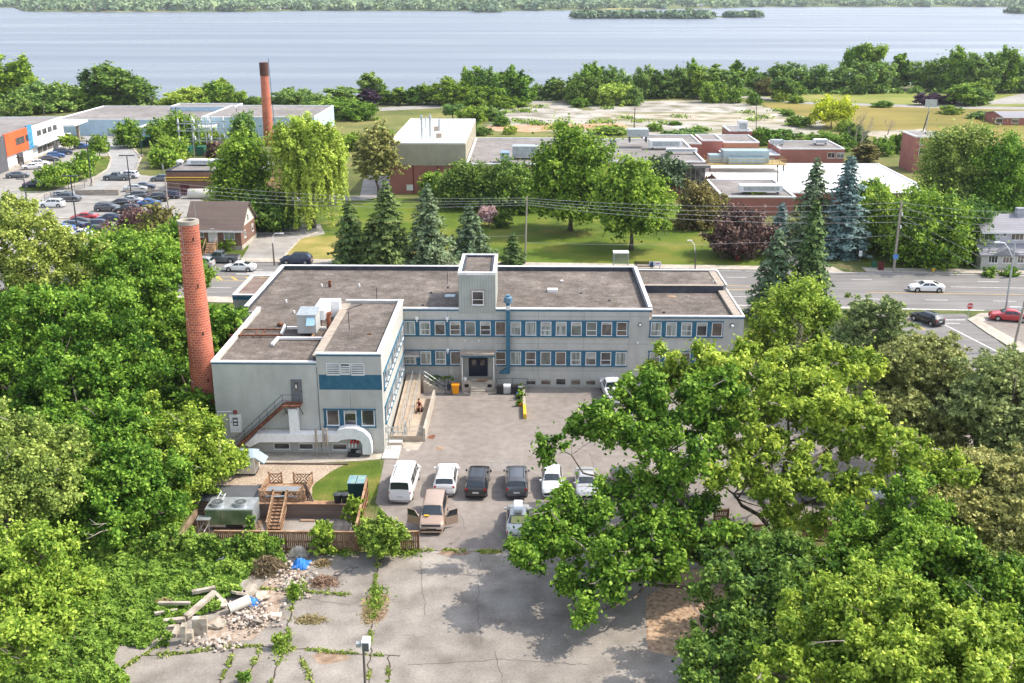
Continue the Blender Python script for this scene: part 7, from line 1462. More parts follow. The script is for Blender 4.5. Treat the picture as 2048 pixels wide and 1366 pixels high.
a,b = P(1600,1080),P(2100,1076);board_fence((a.x,a.y,0),(b.x,b.y,0),1.6,'long light brown fence at the right beyond the tree trunks')
a,b = P(1428,1046),P(1455,1046);board_fence((a.x,a.y,0),(b.x,b.y,0),1.2,'small slatted fence panel with a yellow board behind the trees')
p = P(1442,1062);m = MB();m.box(p.x-.55,p.y-.05,.35,p.x+.55,p.y+.05,.85);o = one(m,'yellow_board',M('bright_yellow',(.75,.68,.02),rough=.5),'bright yellow board leaning by the small slatted fence','board',(p.x,p.y,0))
# timber retaining wall along the back of the sunken yard
T = thing('retaining_wall','grey timber retaining wall with a pale plank top behind the sunken yard','wall',(-17,77.6,-1.3));timber = linemat('wall_timber',(.20,.15,.125),(.07,.05,.04),.17,2,.12,.9,0,.5)
m = MB();m.box(-27,77.5,-1.32,-13.2,77.74,.0);m.build('planks',timber,T);m = MB();m.box(-27,77.35,.0,-13.15,78.0,.07);m.build('plank_top',wood,T)
# black-roofed low shed left of the deck
a = P(385,1012);b = P(516,1012);T = thing('low_shed','low shed with a flat dark grey felt roof left of the wooden deck','shed',((a.x+b.x)/2,a.y,0));Ys,Yt = 77.2,P(400,978).y
m = MB();m.box(a.x,Ys+.2,-1.3,b.x,Yt-.1,.28);m.build('wall',woodg,T);m = MB();m.box(a.x-.3,Ys,.28,b.x,Yt,.38);m.build('roof',M('dark_felt',[(0,(.075,.08,.09)),(1,(.12,.125,.135))],scale=.6,rough=.95),T)
# rooftop chiller
c0,c1 = PY(409,1020,75.3),PY(505,1020,75.3);zt_ = PY(457,1019,75.3).z;T = thing('chiller','large green-sided galvanised chiller with two round fans on top','chiller',((c0.x+c1.x)/2,75.3,-1.3));yk = 77.0;ykb = P(457,994,zt_).y
xa,xb = c0.x,c1.x;m = MB();m.box(xa,75.3,-1.0,xb,ykb,zt_);m.build('casing',steel,T)
m = MB();n_ = 6
for k in range(3): m.box(xa+.05+(xb-xa-.1)*k/3,75.24,-.75,xa+.0+(xb-xa-.1)*(k+1)/3,75.299,zt_-.08)
m.build('green_panel',M('green_coil',[(0,(.06,.12,.06)),(.5,(.10,.18,.09)),(1,(.2,.27,.18))],scale=.9,rough=.35,metal=.3),T)
for sx in (0,1):
 for sy in (0,1): m = MB();X_ = xa+.1+(xb-xa-.3)*sx;Y_ = 75.4+(ykb-75.6)*sy;m.box(X_,Y_,-1.33,X_+.15,Y_+.15,-1.0);m.build('leg',steel,T)
m = MB();m.box(xa+1.6,75.26,-.98,xb-.9,75.299,-.78);m.build('intake',darkm,T)
for x,y in ((435,1000),(481,1000)):
 c_ = P(x,y+5,zt_+.2);m = MB();m.cyl((c_.x,c_.y,zt_-.02),.55,.3,24,r2=.52);f_ = m.build('fan_shroud',steel,T);m = MB();m.cyl((c_.x,c_.y,zt_+.27),.45,.025,24);m.build('fan_throat',darkm,f_,off=ORG[T.name]);m = MB()
 for k in range(10): g_ = k*math.pi/10;m.tube([(c_.x-.5*math.cos(g_),c_.y-.5*math.sin(g_),zt_+.31),(c_.x+.5*math.cos(g_),c_.y+.5*math.sin(g_),zt_+.31)],.012,4)
 for r_ in (.2,.38): m.tube([(c_.x+r_*math.cos(t),c_.y+r_*math.sin(t),zt_+.32) for t in np.arange(0,6.5,.4)],.012,4)
 m.build('fan_grille',steel,f_,off=ORG[T.name])
 # ladder leaning at the chiller's left
a = P(398,1062,-1.3);m = MB();b = a+Vector((1.5,1.9,2.6))
for o_ in (Vector((0,0,0)),Vector((.45,-.35,0))): m.bar(a+o_,b+o_,.05,.09)
for k in range(8): q = a.lerp(b,(k+.5)/8);m.bar(q,q+Vector((.45,-.35,0)),.035)
one(m,'ladder',whitem,'pale ladder propped at the left end of the chiller','ladder',tuple(a))
m = MB()
for q in ((0,0),(.9,0),(0,-.6),(.9,-.6)): m.tube([(a.x+.1+q[0],a.y+.2+q[1],-1.32),(a.x+.1+q[0],a.y+.2+q[1],-.1)],.03,5)
m.box(a.x,a.y-.5,-.1,a.x+1.1,a.y+.3,-.04);one(m,'metal_stand',steel,'small metal frame stand beside the chiller','stand',(a.x,a.y,-1.3))
# deck
dx0,dx1 = P(517,1010).x,P(607,1010).x;dy0 = 77.8;dy1 = P(560,968).y;dz = .08
T = thing('wooden_deck','raised wooden deck with lattice rail panels and a stair down to the sunken yard','deck',((dx0+dx1)/2,dy0,0))
m = MB();k = 0;y_ = dy0
while y_ < dy1: m.box(dx0,y_,dz-.04,dx1,y_+.125,dz);y_ += .14
m.build('deck_boards',wood,T);m = MB();m.box(dx0,dy0,.0,dx0+.05,dy1,dz-.04);m.box(dx1-.05,dy0,0,dx1,dy1,dz-.04);m.box(dx0,dy0,0,dx1,dy0+.05,dz-.04);m.build('skirt',wood,T)
LP_ = []
def lattice(a,b,z0,z1,parent):
 a,b = Vector(a),Vector(b);u = (b-a).normalized();L_ = (b-a).length;m = MB();H_ = z1-z0
 def PT(s,z): return (a.x+u.x*s,a.y+u.y*s,z0+z)
 for z_ in (.05,H_): m.bar(PT(0,z_),PT(L_,z_),.06,.09)
 for s0 in (0,L_/2):
  for z0_ in (0,H_/2):
   w_,h_ = L_/2,H_/2;dr = 1 if (s0 == 0) == (z0_ == 0) else -1
   for t in np.arange(-h_+.1,w_,.27):
    sa,za_ = max(0,t),max(0,-t);e_ = min(w_-sa,h_-za_);sb,zb_ = sa+e_,za_+e_
    if e_ < .05: continue
    if dr < 0: za_,zb_ = h_-za_,h_-zb_
    m.bar(PT(s0+sa,z0_+za_),PT(s0+sb,z0_+zb_),.03,.10)
 m.build('lattice_panel',wood,parent)
 for p in (a,b):
  if any((p-q_).length < .12 for q_ in LP_): continue
  LP_.append(p.copy());m = MB();m.box(p.x-.06,p.y-.06,0,p.x+.06,p.y+.06,z1+.12);m.box(p.x-.08,p.y-.08,z1+.12,p.x+.08,p.y+.08,z1+.2);m.build('post',wood,parent)
s0,s1 = P(549,1006).x,P(573,1006).x;zr_ = dz+.88
lattice((dx0,dy0,0),(s0-.1,dy0,0),dz,zr_,T);lattice((s1+.1,dy0,0),(dx1,dy0,0),dz,zr_,T)
lattice((dx0,dy1,0),(P(566,965).x,dy1,0),dz,zr_,T);lattice((P(590,965).x,dy1,0),(dx1,dy1,0),dz,zr_,T)
lattice((dx0,dy0,0),(dx0,dy1,0),dz,zr_,T);lattice((dx1,dy0,0),(dx1,dy1-.05,0),dz,zr_,T)
m = MB();n_ = 9;yb_ = 74.9
for k in range(n_): f_ = (k+.5)/n_;yy = dy0-(dy0-yb_)*f_;zz_ = dz-(dz+1.3)*f_;m.box(s0,yy-.18,zz_-.03,s1,yy+.18,zz_+.03)
m.build('stair_treads',wood,T)
for xs_ in (s0-.05,s1+.05):
 m = MB();m.bar((xs_,dy0,dz-.1),(xs_,yb_,-1.35),.05,.28);m.build('stair_stringer',wood,T)
 m = MB();m.bar((xs_,dy0,zr_+.05),(xs_,yb_,-.32),.10,.07);m.bar((xs_,dy0,zr_-.4),(xs_,yb_,-.8),.03,.08)
 for k in range(12): f_ = k/11;yy = dy0-(dy0-yb_)*f_;m.bar((xs_,yy,dz-(dz+1.3)*f_),(xs_,yy,zr_-(zr_+.32)*f_),.05)
 m.build('stair_rail',wood,T)
 # picnic table on the deck
c_ = P(566,977,dz+.75);T = thing('picnic_table','long grey topped picnic table on the wooden deck','table',(c_.x,c_.y,dz));gp = M('grey_plastic',(.22,.24,.26),rough=.55)
m = MB();m.box(c_.x-1.3,c_.y-.42,dz+.70,c_.x+1.3,c_.y+.42,dz+.75);m.build('table_top',gp,T)
for sy in (-1,1): m = MB();m.box(c_.x-1.3,c_.y+sy*.78-.14,dz+.41,c_.x+1.3,c_.y+sy*.78+.14,dz+.45);m.build('bench',gp,T)
for sx in (-1,0,1): m = MB();m.box(c_.x+sx*1.0-.04,c_.y-.8,dz+.33,c_.x+sx*1.0+.04,c_.y+.8,dz+.41);m.box(c_.x+sx*1.0-.05,c_.y-.1,dz,c_.x+sx*1.0+.05,c_.y+.1,dz+.70);m.build('leg',rubber,T)
# leaning boards
for i,(x,y,t_,lab) in enumerate(((616,1001,.5,'weathered board leaning right of the deck, closest to it'),(621,1003,.75,'grey board leaning beside the one closest to the deck'),(627,1004,.95,'outermost weathered board leaning by the deck'))):
 p = P(x,y);m = MB();m.bar((p.x,p.y,0),(p.x-.7*t_,p.y+.5,1.35),.05,.22);one(m,'board',woodg,lab,'board',(p.x,p.y,0),'boards leaning on the deck')
 # green cabinet and two bins
a,b = P(694,1001),P(727,1001);T = thing('utility_cabinet','dark green double lid utility cabinet on the lawn behind the fence','cabinet',((a.x+b.x)/2,a.y,0));yk = P(700,955,1.35).y
hcab = PY(694,967,a.y+.6).z;m = MB();m.box(a.x,a.y+.6,0,b.x,a.y+2.0,hcab);m.build('casing',M('dark_green_steel',(.015,.055,.055),rough=.4),T)
for k in (0,1): m = MB();w_ = (b.x-a.x)/2;m.box(a.x-.04+w_*k+.01,a.y+.52,hcab,a.x+w_*(k+1)+.02,a.y+2.05,hcab+.06);m.build('lid',M('worn_green_lid',[(0,(.16,.26,.28)),(.6,(.22,.34,.36)),(1,(.32,.45,.20))],scale=1.6,rough=.45),T)
for i,x in enumerate((676,691)):
 p = P(x,1006);T = thing('bin',('left' if i == 0 else 'right')+' one of two black round bins before the green cabinet','bin',p,0,'black bins before the green cabinet');m = MB();m.tube([p,p+Vector((0,0,.8))],[.26,.33],16);m.build('tub',plastic,T);m = MB();m.tube([p+Vector((0,0,.8)),p+Vector((0,0,.84)),p+Vector((0,0,.9))],[.36,.36,.22],16);m.build('lid',M('dark_lid',(.06,.065,.07),rough=.3),T)
 # beige housing (kennel-like unit) left of the apron
p = P(490,952);T = thing('air_unit','beige boxy air unit with pale blue sloping hoods near the escape stair','air unit',(p.x,p.y,0));m = MB();m.box(p.x-1.3,p.y,.2,p.x+.9,p.y+1.7,1.75);m.build('casing',cream,T)
m = MB();m.box(p.x-2.3,p.y+.2,.35,p.x-1.302,p.y+1.5,1.3);m.build('side_box',cream,T);lb = M('pale_blue_hood',(.42,.52,.56),rough=.35,metal=.3)
m = MB();m.add([(p.x-.9,p.y-.1,1.76),(p.x+.95,p.y-.1,1.76),(p.x+.95,p.y+1.8,1.76),(p.x-.9,p.y+1.8,1.76),(p.x-.5,p.y+.8,2.25),(p.x+.6,p.y+.8,2.25)],[(0,1,5,4),(1,2,5),(2,3,4,5),(3,0,4),(3,2,1,0)]);m.build('hood',lb,T)
m = MB();m.add([(p.x+.9,p.y+.1,1.75),(p.x+.9,p.y+1.6,1.75),(p.x+1.75,p.y+1.6,1.15),(p.x+1.75,p.y+.1,1.15),(p.x+.9,p.y+.1,1.6),(p.x+.9,p.y+1.6,1.6),(p.x+1.7,p.y+1.6,1.05),(p.x+1.7,p.y+.1,1.05)],[(3,2,1,0),(4,5,6,7),(0,4,7,3),(1,2,6,5),(2,3,7,6)]);m.build('side_hood',lb,T);m = MB();m.box(p.x+.1,p.y-.25,.95,p.x+.6,p.y-.001,1.4);m.build('vent_hood',lb,T)
for sx in (-1.2,.75): m = MB();m.box(p.x+sx,p.y+.1,0,p.x+sx+.12,p.y+1.6,.2);m.build('skid',darksteel,T)
# gas meter manifold, guard post, pads
p = P(782,898);T = thing('gas_meter_set','grey pipework of a gas meter set at the corner of the wing','pipework',(p.x,p.y,.18));m = MB()
for q in ([(0,0,0),(0,0,2.3)],[(-.5,0,1.5),(1.5,0,1.5),(1.5,.2,1.5)],[(-.5,0,.8),(1.3,0,.8),(1.3,0,1.5)],[(.4,.1,.8),(.4,.1,1.9),(.9,.1,1.9),(.9,.1,1.2)],[(-.4,.1,1.9),(.5,.1,1.9)],[(1.5,0,0.9),(1.5,0,2.3),(1.5,.8,2.3),(1.5,.8,.9)],[(1.5,0,1.6),(1.5,.8,1.6)]): m.tube([(p.x-.2+a_,p.y+b_,.18+c_) for a_,b_,c_ in q],.045,7)
m.build('pipes',steel,T)
for q in ((.5,.1,1.5),(-.3,.1,1.7)): m = MB();m.blob((p.x-.2+q[0],p.y+q[1],.18+q[2]),.17,2,2,1.2,.0);m.build('meter',M('meter_grey',(.35,.36,.36),rough=.5),T)
p2 = P(762,905);m = MB();m.box(p2.x-.09,p2.y-.09,0,p2.x+.09,p2.y+.09,PY(760,857,p2.y).z);one(m,'wooden_post',wood,'thick square wooden post at the corner of the wing','post',(p2.x,p2.y,0))
for i,(x0,x1,y0,y1,h_,lab) in enumerate(((770,812,889,869,.22,'upper white concrete pad under the gas pipes'),(764,805,919,894,.14,'lower cream concrete pad at the car park edge'))):
 a,b = P(x0,y0),P(x1,y1);m = MB();m.box(a.x,a.y,0,b.x-.1,b.y,h_);one(m,'concrete_pad',cream,lab,'slab',(a.x,a.y,0))
m = MB();a = P(695,915);m.box(a.x,a.y,.02,a.x+1.1,a.y+.55,.32);m.box(a.x+.2,a.y+.6,.02,a.x+.9,a.y+.9,.45);one(m,'black_crate',plastic,'black crate of odds and ends under the white duct','crate',(a.x,a.y,0))
m = MB();a = P(708,913);m.blob((a.x+.4,a.y+.3,.3),.3,4,1,.9,.2);one(m,'sack',M('grey_sack',(.35,.34,.33)),'grey sack beside the black crate under the duct','sack',(a.x,a.y,0))
a,b = P(520,929),P(697,929);m = MB();m.box(a.x,a.y,.0,b.x,a.y+.12,.16);one(m,'timber_edging',woodg,'dark timber edging between the apron and the gravel','edging',(a.x,a.y,0))
# ---- roof equipment on the wing (own things)
zr8 = 8.36;p = P(614,671,zr8);T = thing('rooftop_unit','grey boxy roof ventilator with a blue hood and a long white duct behind it','rooftop unit',(p.x,p.y,zr8));m = MB();m.box(p.x-.85,p.y-.1,zr8+.25,p.x+.95,p.y+2.1,zr8+2.0);m.build('casing',M('casing_grey',(.42,.42,.40),rough=.5),T)
m = MB();m.add([(p.x-.9,p.y-.15,zr8+2.0),(p.x+1.0,p.y-.15,zr8+2.0),(p.x+1.0,p.y+2.15,zr8+2.15),(p.x-.9,p.y+2.15,zr8+2.15)]+[(p.x-.9,p.y-.15,zr8+2.1),(p.x+1.0,p.y-.15,zr8+2.1),(p.x+1.0,p.y+2.15,zr8+2.3),(p.x-.9,p.y+2.15,zr8+2.3)],[(3,2,1,0),(4,5,6,7),(0,1,5,4),(1,2,6,5),(2,3,7,6),(3,0,4,7)]);m.build('lid',steel,T)
m = MB();m.add([(p.x+.1,p.y-.11,zr8+1.9),(p.x+.85,p.y-.11,zr8+1.9),(p.x+.85,p.y-.7,zr8+1.2),(p.x+.1,p.y-.7,zr8+1.2),(p.x+.1,p.y-.11,zr8+1.2),(p.x+.85,p.y-.11,zr8+1.2)],[(3,2,1,0),(0,4,3),(1,2,5)]);m.build('blue_hood',M('hood_blue',(.30,.48,.62),rough=.4),T)
m = MB();m.box(p.x+.2,p.y+2.1,zr8+.9,p.x+1.4,p.y+6.4,zr8+1.9);m.box(p.x+1.4,p.y+5.4,zr8+.2,p.x+2.3,p.y+6.4,zr8+1.9);m.build('white_duct',whitem,T)
for q in ((1.6,5.9),(.5,3.0)): m = MB();m.box(p.x+q[0],p.y+q[1],zr8-.02,p.x+q[0]+.3,p.y+q[1]+.3,zr8+.95);m.build('leg',rustm,T)
for a_,b_,w_,mt,lab in (((567,655),(652,656),.22,whitem,'upper of two white sleeper beams under the roof ventilator'),((556,676),(646,676.5),.22,whitem,'lower of two white sleeper beams under the roof ventilator'),((544,689),(557,675),.24,whitem,'short white sleeper sticking out of the lower beam'),((563,668),(571,650),.24,whitem,'short white sleeper crossing the rusty steel rails'),((470,659),(566,659),.14,rustm,'upper of two rusty steel rails lying on the flat roof'),((458,671),(564,670.5),.16,rustm,'lower of two rusty steel rails lying on the flat roof'),((622,677),(637,655),.16,wood,'yellowish timber lying against the roof ventilator')):
 a,b = P(*a_,zr8+.15),P(*b_,zr8+.15);m = MB();m.bar(a,b,w_,w_);one(m,'roof_beam',mt,lab,'beam',(a.x,a.y,zr8),'beams lying on the wing roof')
for x in (487,516,530): a,b = P(x,660,zr8+.2),P(x-7,671,zr8+.2);m = MB();m.bar(a,b,.1);one(m,'cross_bar',rustm,{487: 'left',516: 'middle',530: 'right'}[x]+' rusty cross bar between the two steel rails','beam',(a.x,a.y,zr8),'rusty cross bars on the wing roof')
p = P(658,655,zr8);m = MB();m.tube([p,p+Vector((0,0,1.1)),p+Vector((0,0,1.4)),p+Vector((.3,0,1.5))],[.2,.2,.24,.2],10);one(m,'roof_flue',M('rust_red',(.26,.09,.05),rough=.8),'rust red goose neck flue by the raised roof edge','flue',tuple(p))
p = P(573,660,zr8);m = MB();m.tube([p,p+Vector((0,0,1.2))],.06,6);one(m,'roof_pipe',steel,'short grey pipe standing by the rusty rails','pipe',tuple(p));p = P(560,651,zr8);m = MB();m.blob(p+Vector((0,0,.15)),.35,5,1,.6,.3);one(m,'rubble_heap',rustm,'small rusty heap at the end of the steel rails','debris',tuple(p))
# ---- courtyard things by the entrance
def bx(x,Y): return PY(x,770,Y).x
T = thing('wheelie_bin','bright orange bin left of the entrance platform','bin',(bx(911,102.6),102.6,0));m = MB();x_ = bx(911,102.6);m.add([(x_-.3,102.35,.05),(x_+.3,102.35,.05),(x_+.3,102.85,.05),(x_-.3,102.85,.05),(x_-.38,102.28,1.0),(x_+.38,102.28,1.0),(x_+.38,102.92,1.0),(x_-.38,102.92,1.0)],[(3,2,1,0),(4,5,6,7),(0,1,5,4),(1,2,6,5),(2,3,7,6),(3,0,4,7)]);m.build('tub',orangep,T);m = MB();m.box(x_-.41,102.25,1.0,x_+.41,102.95,1.06);m.build('lid',orangep,T)
for sx in (-.32,.26): m = MB();m.tube([(x_+sx,102.9,.1),(x_+sx+.06,102.9,.1)],.1,10);m.build('wheel',rubber,T)
for x,lab in ((1000,'dark barbecue grill left of the stainless one'),(1014,'stainless barbecue grill with an open shelf by the duct foot'),(1029,'small dark barbecue grill right of the stainless one')):
 x_ = bx(x,102.6);Y_ = 102.6;T = thing('barbecue',lab,'barbecue',(x_,Y_,0),0,'barbecue grills by the entrance');mt = steel if x == 1014 else plastic
 m = MB();m.box(x_-.35,Y_-.25,.12,x_+.35,Y_+.25,.75);m.build('cabinet',mt,T);m = MB();m.tube([(x_-.38,Y_,.85),(x_+.38,Y_,.85)],.26,12);m.build('hood',mt if x != 1014 else whitem,T);m = MB();m.box(x_+.36,Y_-.22,.78,x_+.75,Y_+.22,.82);m.build('shelf',steel,T)
 for sx in (-.3,.25): m = MB();m.tube([(x_+sx,Y_+.2,.1),(x_+sx+.05,Y_+.2,.1)],.1,8);m.build('wheel',rubber,T)
x_ = bx(1040,102.1);m = MB();m.tube([(x_-.35,102.1,.2),(x_+.35,102.1,.2)],.19,12);one(m,'blue_barrel',M('blue_plastic',(.02,.12,.5),rough=.4),'small blue barrel lying by the railing corner','barrel',(x_,102.1,0))
for x,lab in ((872,'left palm-like plant by the stair railing'),(897,'right palm-like plant by the stair railing')):
 x_ = bx(x,103.9);T = thing('potted_palm',lab,'plant',(x_,103.9,0),0,'palm-like plants by the wall');rg = np.random.default_rng(x);pos,nr = [],[]
 for k in range(14): g_ = rg.random()*6.28;L_ = .5+.5*rg.random();t = np.linspace(.1,1,14);pos.append(np.stack([np.cos(g_)*L_*t,np.sin(g_)*L_*t,1.3+.5*t-.9*t*t*L_],1));nr.append(rg.normal(size=(14,3))*.3+np.array([0,0,1]))
 me = leafmesh('fronds',np.concatenate(pos),np.concatenate(nr),np.full(14*14,.14),rg.random(14*14),L_dark,2);o = bpy.data.objects.new('fronds',me);COL.objects.link(o);o.parent = T;m = MB();m.cyl((x_,103.9,0),.2,.45,12,r2=.26);m.build('pot',darksteel,T);m = MB();m.cyl((x_,103.9,.4),.04,.95,6);m.build('stem',bark,T)
a,b = P(1050,838),P(1046,778);m = MB();m.bar((a.x,a.y,.25),(b.x,b.y,.25),.28,.5);T = one(m,'low_wall',conc,'low concrete divider with a yellow front end in the car park','wall',(a.x,a.y,0));m = MB();d_ = (b-a).normalized();m.bar((a.x,a.y-.02,.27),(a.x+d_.x*2.6,a.y+d_.y*2.6,.27),.30,.5);o = m.build('yellow_end',yellowp,None,off=Vector((a.x,a.y,0)));o.parent = T
for i,(x,y,s_,lab) in enumerate(((1041,812,.5,'front potted plant in an orange pot beside the low divider'),(1040,798,.7,'middle leafy potted plant beside the low divider'),(1041,786,.6,'rear leafy potted plant beside the low divider'))):
 p = P(x,y);T = shrub(x,y,10,.9*s_+.5,L_mid,lab,'potted_plant','potted plants by the divider',220,.14,'plant',w_=s_*1.5);m = MB();m.tube([(0,0,0),(0,0,.35)],[.16,.22],12);m.build('pot',orangep if i == 0 else plastic,T,off=Vector())
m = MB();x_ = PY(903,730,104).x;m.tube([(x_,103.5,0),(x_,103.5,2.6)],.03,6);one(m,'thin_post',steel,'thin grey post left of the entrance platform','post',(x_,103.5,0))
m = MB();m.box(PY(872,780,102).x,101.9,.012,PY(940,780,102).x,102.5,.04);one(m,'door_mat',M('dark_mat',(.07,.07,.075)),'long dark mat on the asphalt before the entrance','mat',(PY(905,780,102).x,101.9,0))
m = MB();m.box(xl+1.6,FY-1.33,1.30,xl+2.7,FY-1.0,1.34);one(m,'board',wood,'pale board lying on the entrance platform','board',(xl+1.6,FY-1.3,1.26));m = MB();m.cyl((xl+.35,FY-1.1,1.2),.16,.3,12,r2=.2);one(m,'bucket',whitem,'white bucket on the left end of the entrance platform','bucket',(xl+.35,FY-1.1,1.2))
# ---- seated person on the ramp
def skinned(name,verts,edges,rad,mat,parent,sub=2):
 me = bpy.data.meshes.new(name);me.from_pydata(verts,edges,[]);me.materials.append(mat);o = bpy.data.objects.new(name,me);COL.objects.link(o);o.parent = parent
 s = o.modifiers.new('skin','SKIN');me.skin_vertices.new() if not me.skin_vertices else None
 for i,r_ in enumerate(rad): v = me.skin_vertices[0].data[i];v.radius = (r_,r_) if not isinstance(r_,tuple) else r_
 me.skin_vertices[0].data[0].use_root = True;b = o.modifiers.new('subdivision','SUBSURF');b.levels = sub;b.render_levels = sub;s.use_smooth_shade = True;return o
def bake(o):
 dg = bpy.context.evaluated_depsgraph_get();me = bpy.data.meshes.new_from_object(o.evaluated_get(dg));nm = o.name;mats = list(o.data.materials);o.modifiers.clear();old = o.data;o.data = me;return o
pp = P(840,822,.35);TP = thing('person','person in dark red sleeveless top and shorts sitting hunched on the ramp with hands together','person',(pp.x,pp.y,.32),R(-12));TP.scale = (1.08,)*3
skin = M('skin',[(0,(.36,.17,.11)),(1,(.45,.23,.16))],scale=5,rough=.55,objvar=1);V,E_,Rr = [],[],[]
def ch(pts,start=None):
 last = start
 for x,y,z,r_ in pts:
  V.append((x,y,z));Rr.append(r_)
  if last is not None: E_.append((last,len(V)-1))
  last = len(V)-1
 return last
hip = ch([(0,0,.50,.13)]);ch_ = ch([(0,-.06,.66,.12),(0,-.14,.84,.14),(0,-.18,.96,.13)],hip);nk = ch([(0,-.21,1.05,.055),(0,-.25,1.12,.06),(0,-.28,1.19,.088),(0,-.285,1.27,.085)],ch_);ch([(0,-.385,1.165,.018)],nk-1)
for sg in (-1,1):
 w_ = ch([(sg*.17,-.18,.95,.065),(sg*.22,-.26,.76,.048),(sg*.19,-.46,.66,.038),(sg*.06,-.60,.66,.028),(sg*.03,-.66,.65,.034)],ch_)
 for k in range(4): ch([(sg*.03+sg*(k-1.5)*.018,-.70-.01*(1-abs(k-1.5)),.645,.009),(sg*.02+sg*(k-1.5)*.014,-.735,.625,.008),(sg*.015+sg*(k-1.5)*.012,-.735,.60,.007)],w_)
 ch([(sg*.01,-.665,.675,.010),(-sg*.005,-.695,.68,.008)],w_)
 ch([(sg*.10,-.02,.50,.095),(sg*.15,-.26,.50,.082),(sg*.17,-.46,.50,.062),(sg*.17,-.47,.28,.055),(sg*.165,-.44,.10,.036),(sg*.165,-.47,.045,.04),(sg*.17,-.60,.03,.034)],hip)
body = bake(skinned('body',V,E_,Rr,skin,TP))
maroon = M('maroon_cloth',(.14,.015,.025),rough=.9);V,E_,Rr = [],[],[];a_ = ch([(0,0,.50,.145),(0,-.06,.66,.137),(0,-.14,.84,.155),(0,-.18,.95,.145)]);ch([(.12,-.18,.95,.085)],a_);ch([(-.12,-.18,.95,.085)],a_);bake(skinned('shirt',V,E_,Rr,maroon,TP))
V,E_,Rr = [],[],[];a_ = ch([(0,0,.49,.15)])
for sg in (-1,1): ch([(sg*.10,-.03,.50,.112),(sg*.145,-.24,.50,.098)],a_)
bake(skinned('shorts',V,E_,Rr,M('black_cloth',(.02,.018,.02),rough=.95),TP))
m = MB();m.blob((0,-.25,1.285),.101,3,3,.9,.02);hd = m.build('hair',M('dark_hair',(.03,.018,.012),rough=.7),TP,off=Vector(),smooth=True)
for sg in (-1,1): m = MB();m.blob((sg*.032,-.372,1.19),.011,1,1,1,0);m.build('eye',darkm,TP,off=Vector());m = MB();m.box(sg*.165-.045,-.66,-.002,sg*.165+.045,-.42,.04);m.build('shoe',rubber,TP,off=Vector())
m = MB();m.box(-.025,-.375,1.128,.025,-.362,1.136);m.build('mouth',M('lip',(.3,.08,.07)),TP,off=Vector())
m = MB();m.box(-.28,-.15,0,.28,.28,.36,T=Matrix.Translation((pp.x,pp.y,.32)) @ Matrix.Rotation(R(-12),4,'Z'));one(m,'seat_box',M('dark_crate',(.05,.04,.035)),'low dark box the person on the ramp sits on','box',(pp.x,pp.y,.32))
# ---- foreground lamp
b_ = P(738,1515);h = PY(742,1292,b_.y).z;T = thing('flood_light','floodlight pole with one large and one small lamp head in the foreground','lamp post',b_);m = MB();m.tube([b_,b_+Vector((0,0,h))],[.09,.06],10);m.build('pole',M('pole_brown',(.12,.10,.085),rough=.6),T)
m = MB();m.box(b_.x-.05,b_.y-.30,h-.05,b_.x+.38,b_.y+.3,h+.42);m.build('lamp_head',whitem,T,bevel=.03);m = MB();m.box(b_.x-.0,b_.y-.33,h-.12,b_.x+.34,b_.y-.301,h+.36);m.build('lamp_glass',M('lamp_lens',(.12,.12,.12),rough=.2),T)
m = MB();m.box(b_.x-.36,b_.y-.12,h-.02,b_.x-.14,b_.y+.12,h+.2);m.bar((b_.x-.2,b_.y,h+.05),(b_.x,b_.y,h-.05),.05);m.build('small_lamp',steel,T)
# ================================================================ FOREGROUND GROUND DETAIL
L_grass = leafmat('grass_blade',(.06,.09,.015),(.12,.16,.03),(.24,.24,.08),.3)
def tufts(name,polys,n,h,size,mat,label,seed=1,spread=.25,elong=2.6,z0=0.02,upz=.15):
 rg = np.random.default_rng(seed);P_ = []
 for pl in polys:
  pl = [P(*q) for q in pl];seg = [(b-a).length for a,b in zip(pl[:-1],pl[1:])];tot = sum(seg)
  for (a,b),s_ in zip(zip(pl[:-1],pl[1:]),seg):
   k = int(n*s_);t = rg.random(k)
   kk = np.array([noise.noise(Vector((a.x+tt*(b.x-a.x),a.y+tt*(b.y-a.y),seed))*1.7) for tt in t]);keep = kk > -.15;t = t[keep];kk = kk[keep];w_ = spread*(.5+1.6*np.maximum(0,kk+.15))
   P_.append(np.stack([a.x+(b.x-a.x)*t+rg.normal(size=len(t))*w_,a.y+(b.y-a.y)*t+rg.normal(size=len(t))*w_,z0+rg.random(len(t))*h*(.4+1.2*np.maximum(0,kk+.2))],1))
 c = np.concatenate(P_);nn = rg.normal(size=c.shape);nn[:,2] = np.abs(nn[:,2])*upz*4+upz;me = leafmesh(name,c,nn,size*(.6+.8*rg.random(len(c))),.45+.25*rg.normal(size=len(c)),mat,elong);o = bpy.data.objects.new(name,me);COL.objects.link(o);o['kind'] = 'stuff';o['label'] = label;o['category'] = 'weeds';return o
ck = [[(758,1108),(752,1150),(748,1190),(740,1230),(742,1300),(738,1366)],[(592,1130),(588,1180),(580,1230),(572,1290),(540,1366)],[(285,1310),(360,1308),(440,1296),(520,1292),(620,1300),(700,1308),(800,1312)],[(470,1300),(440,1366)],[(520,1300),(486,1366)],[(240,1340),(320,1290)],[(630,1380),(600,1310)],[(700,1190),(520,1178)],[(795,1105),(870,1100),(1000,1105)],[(776,1366),(780,1310)]]
m = MB()
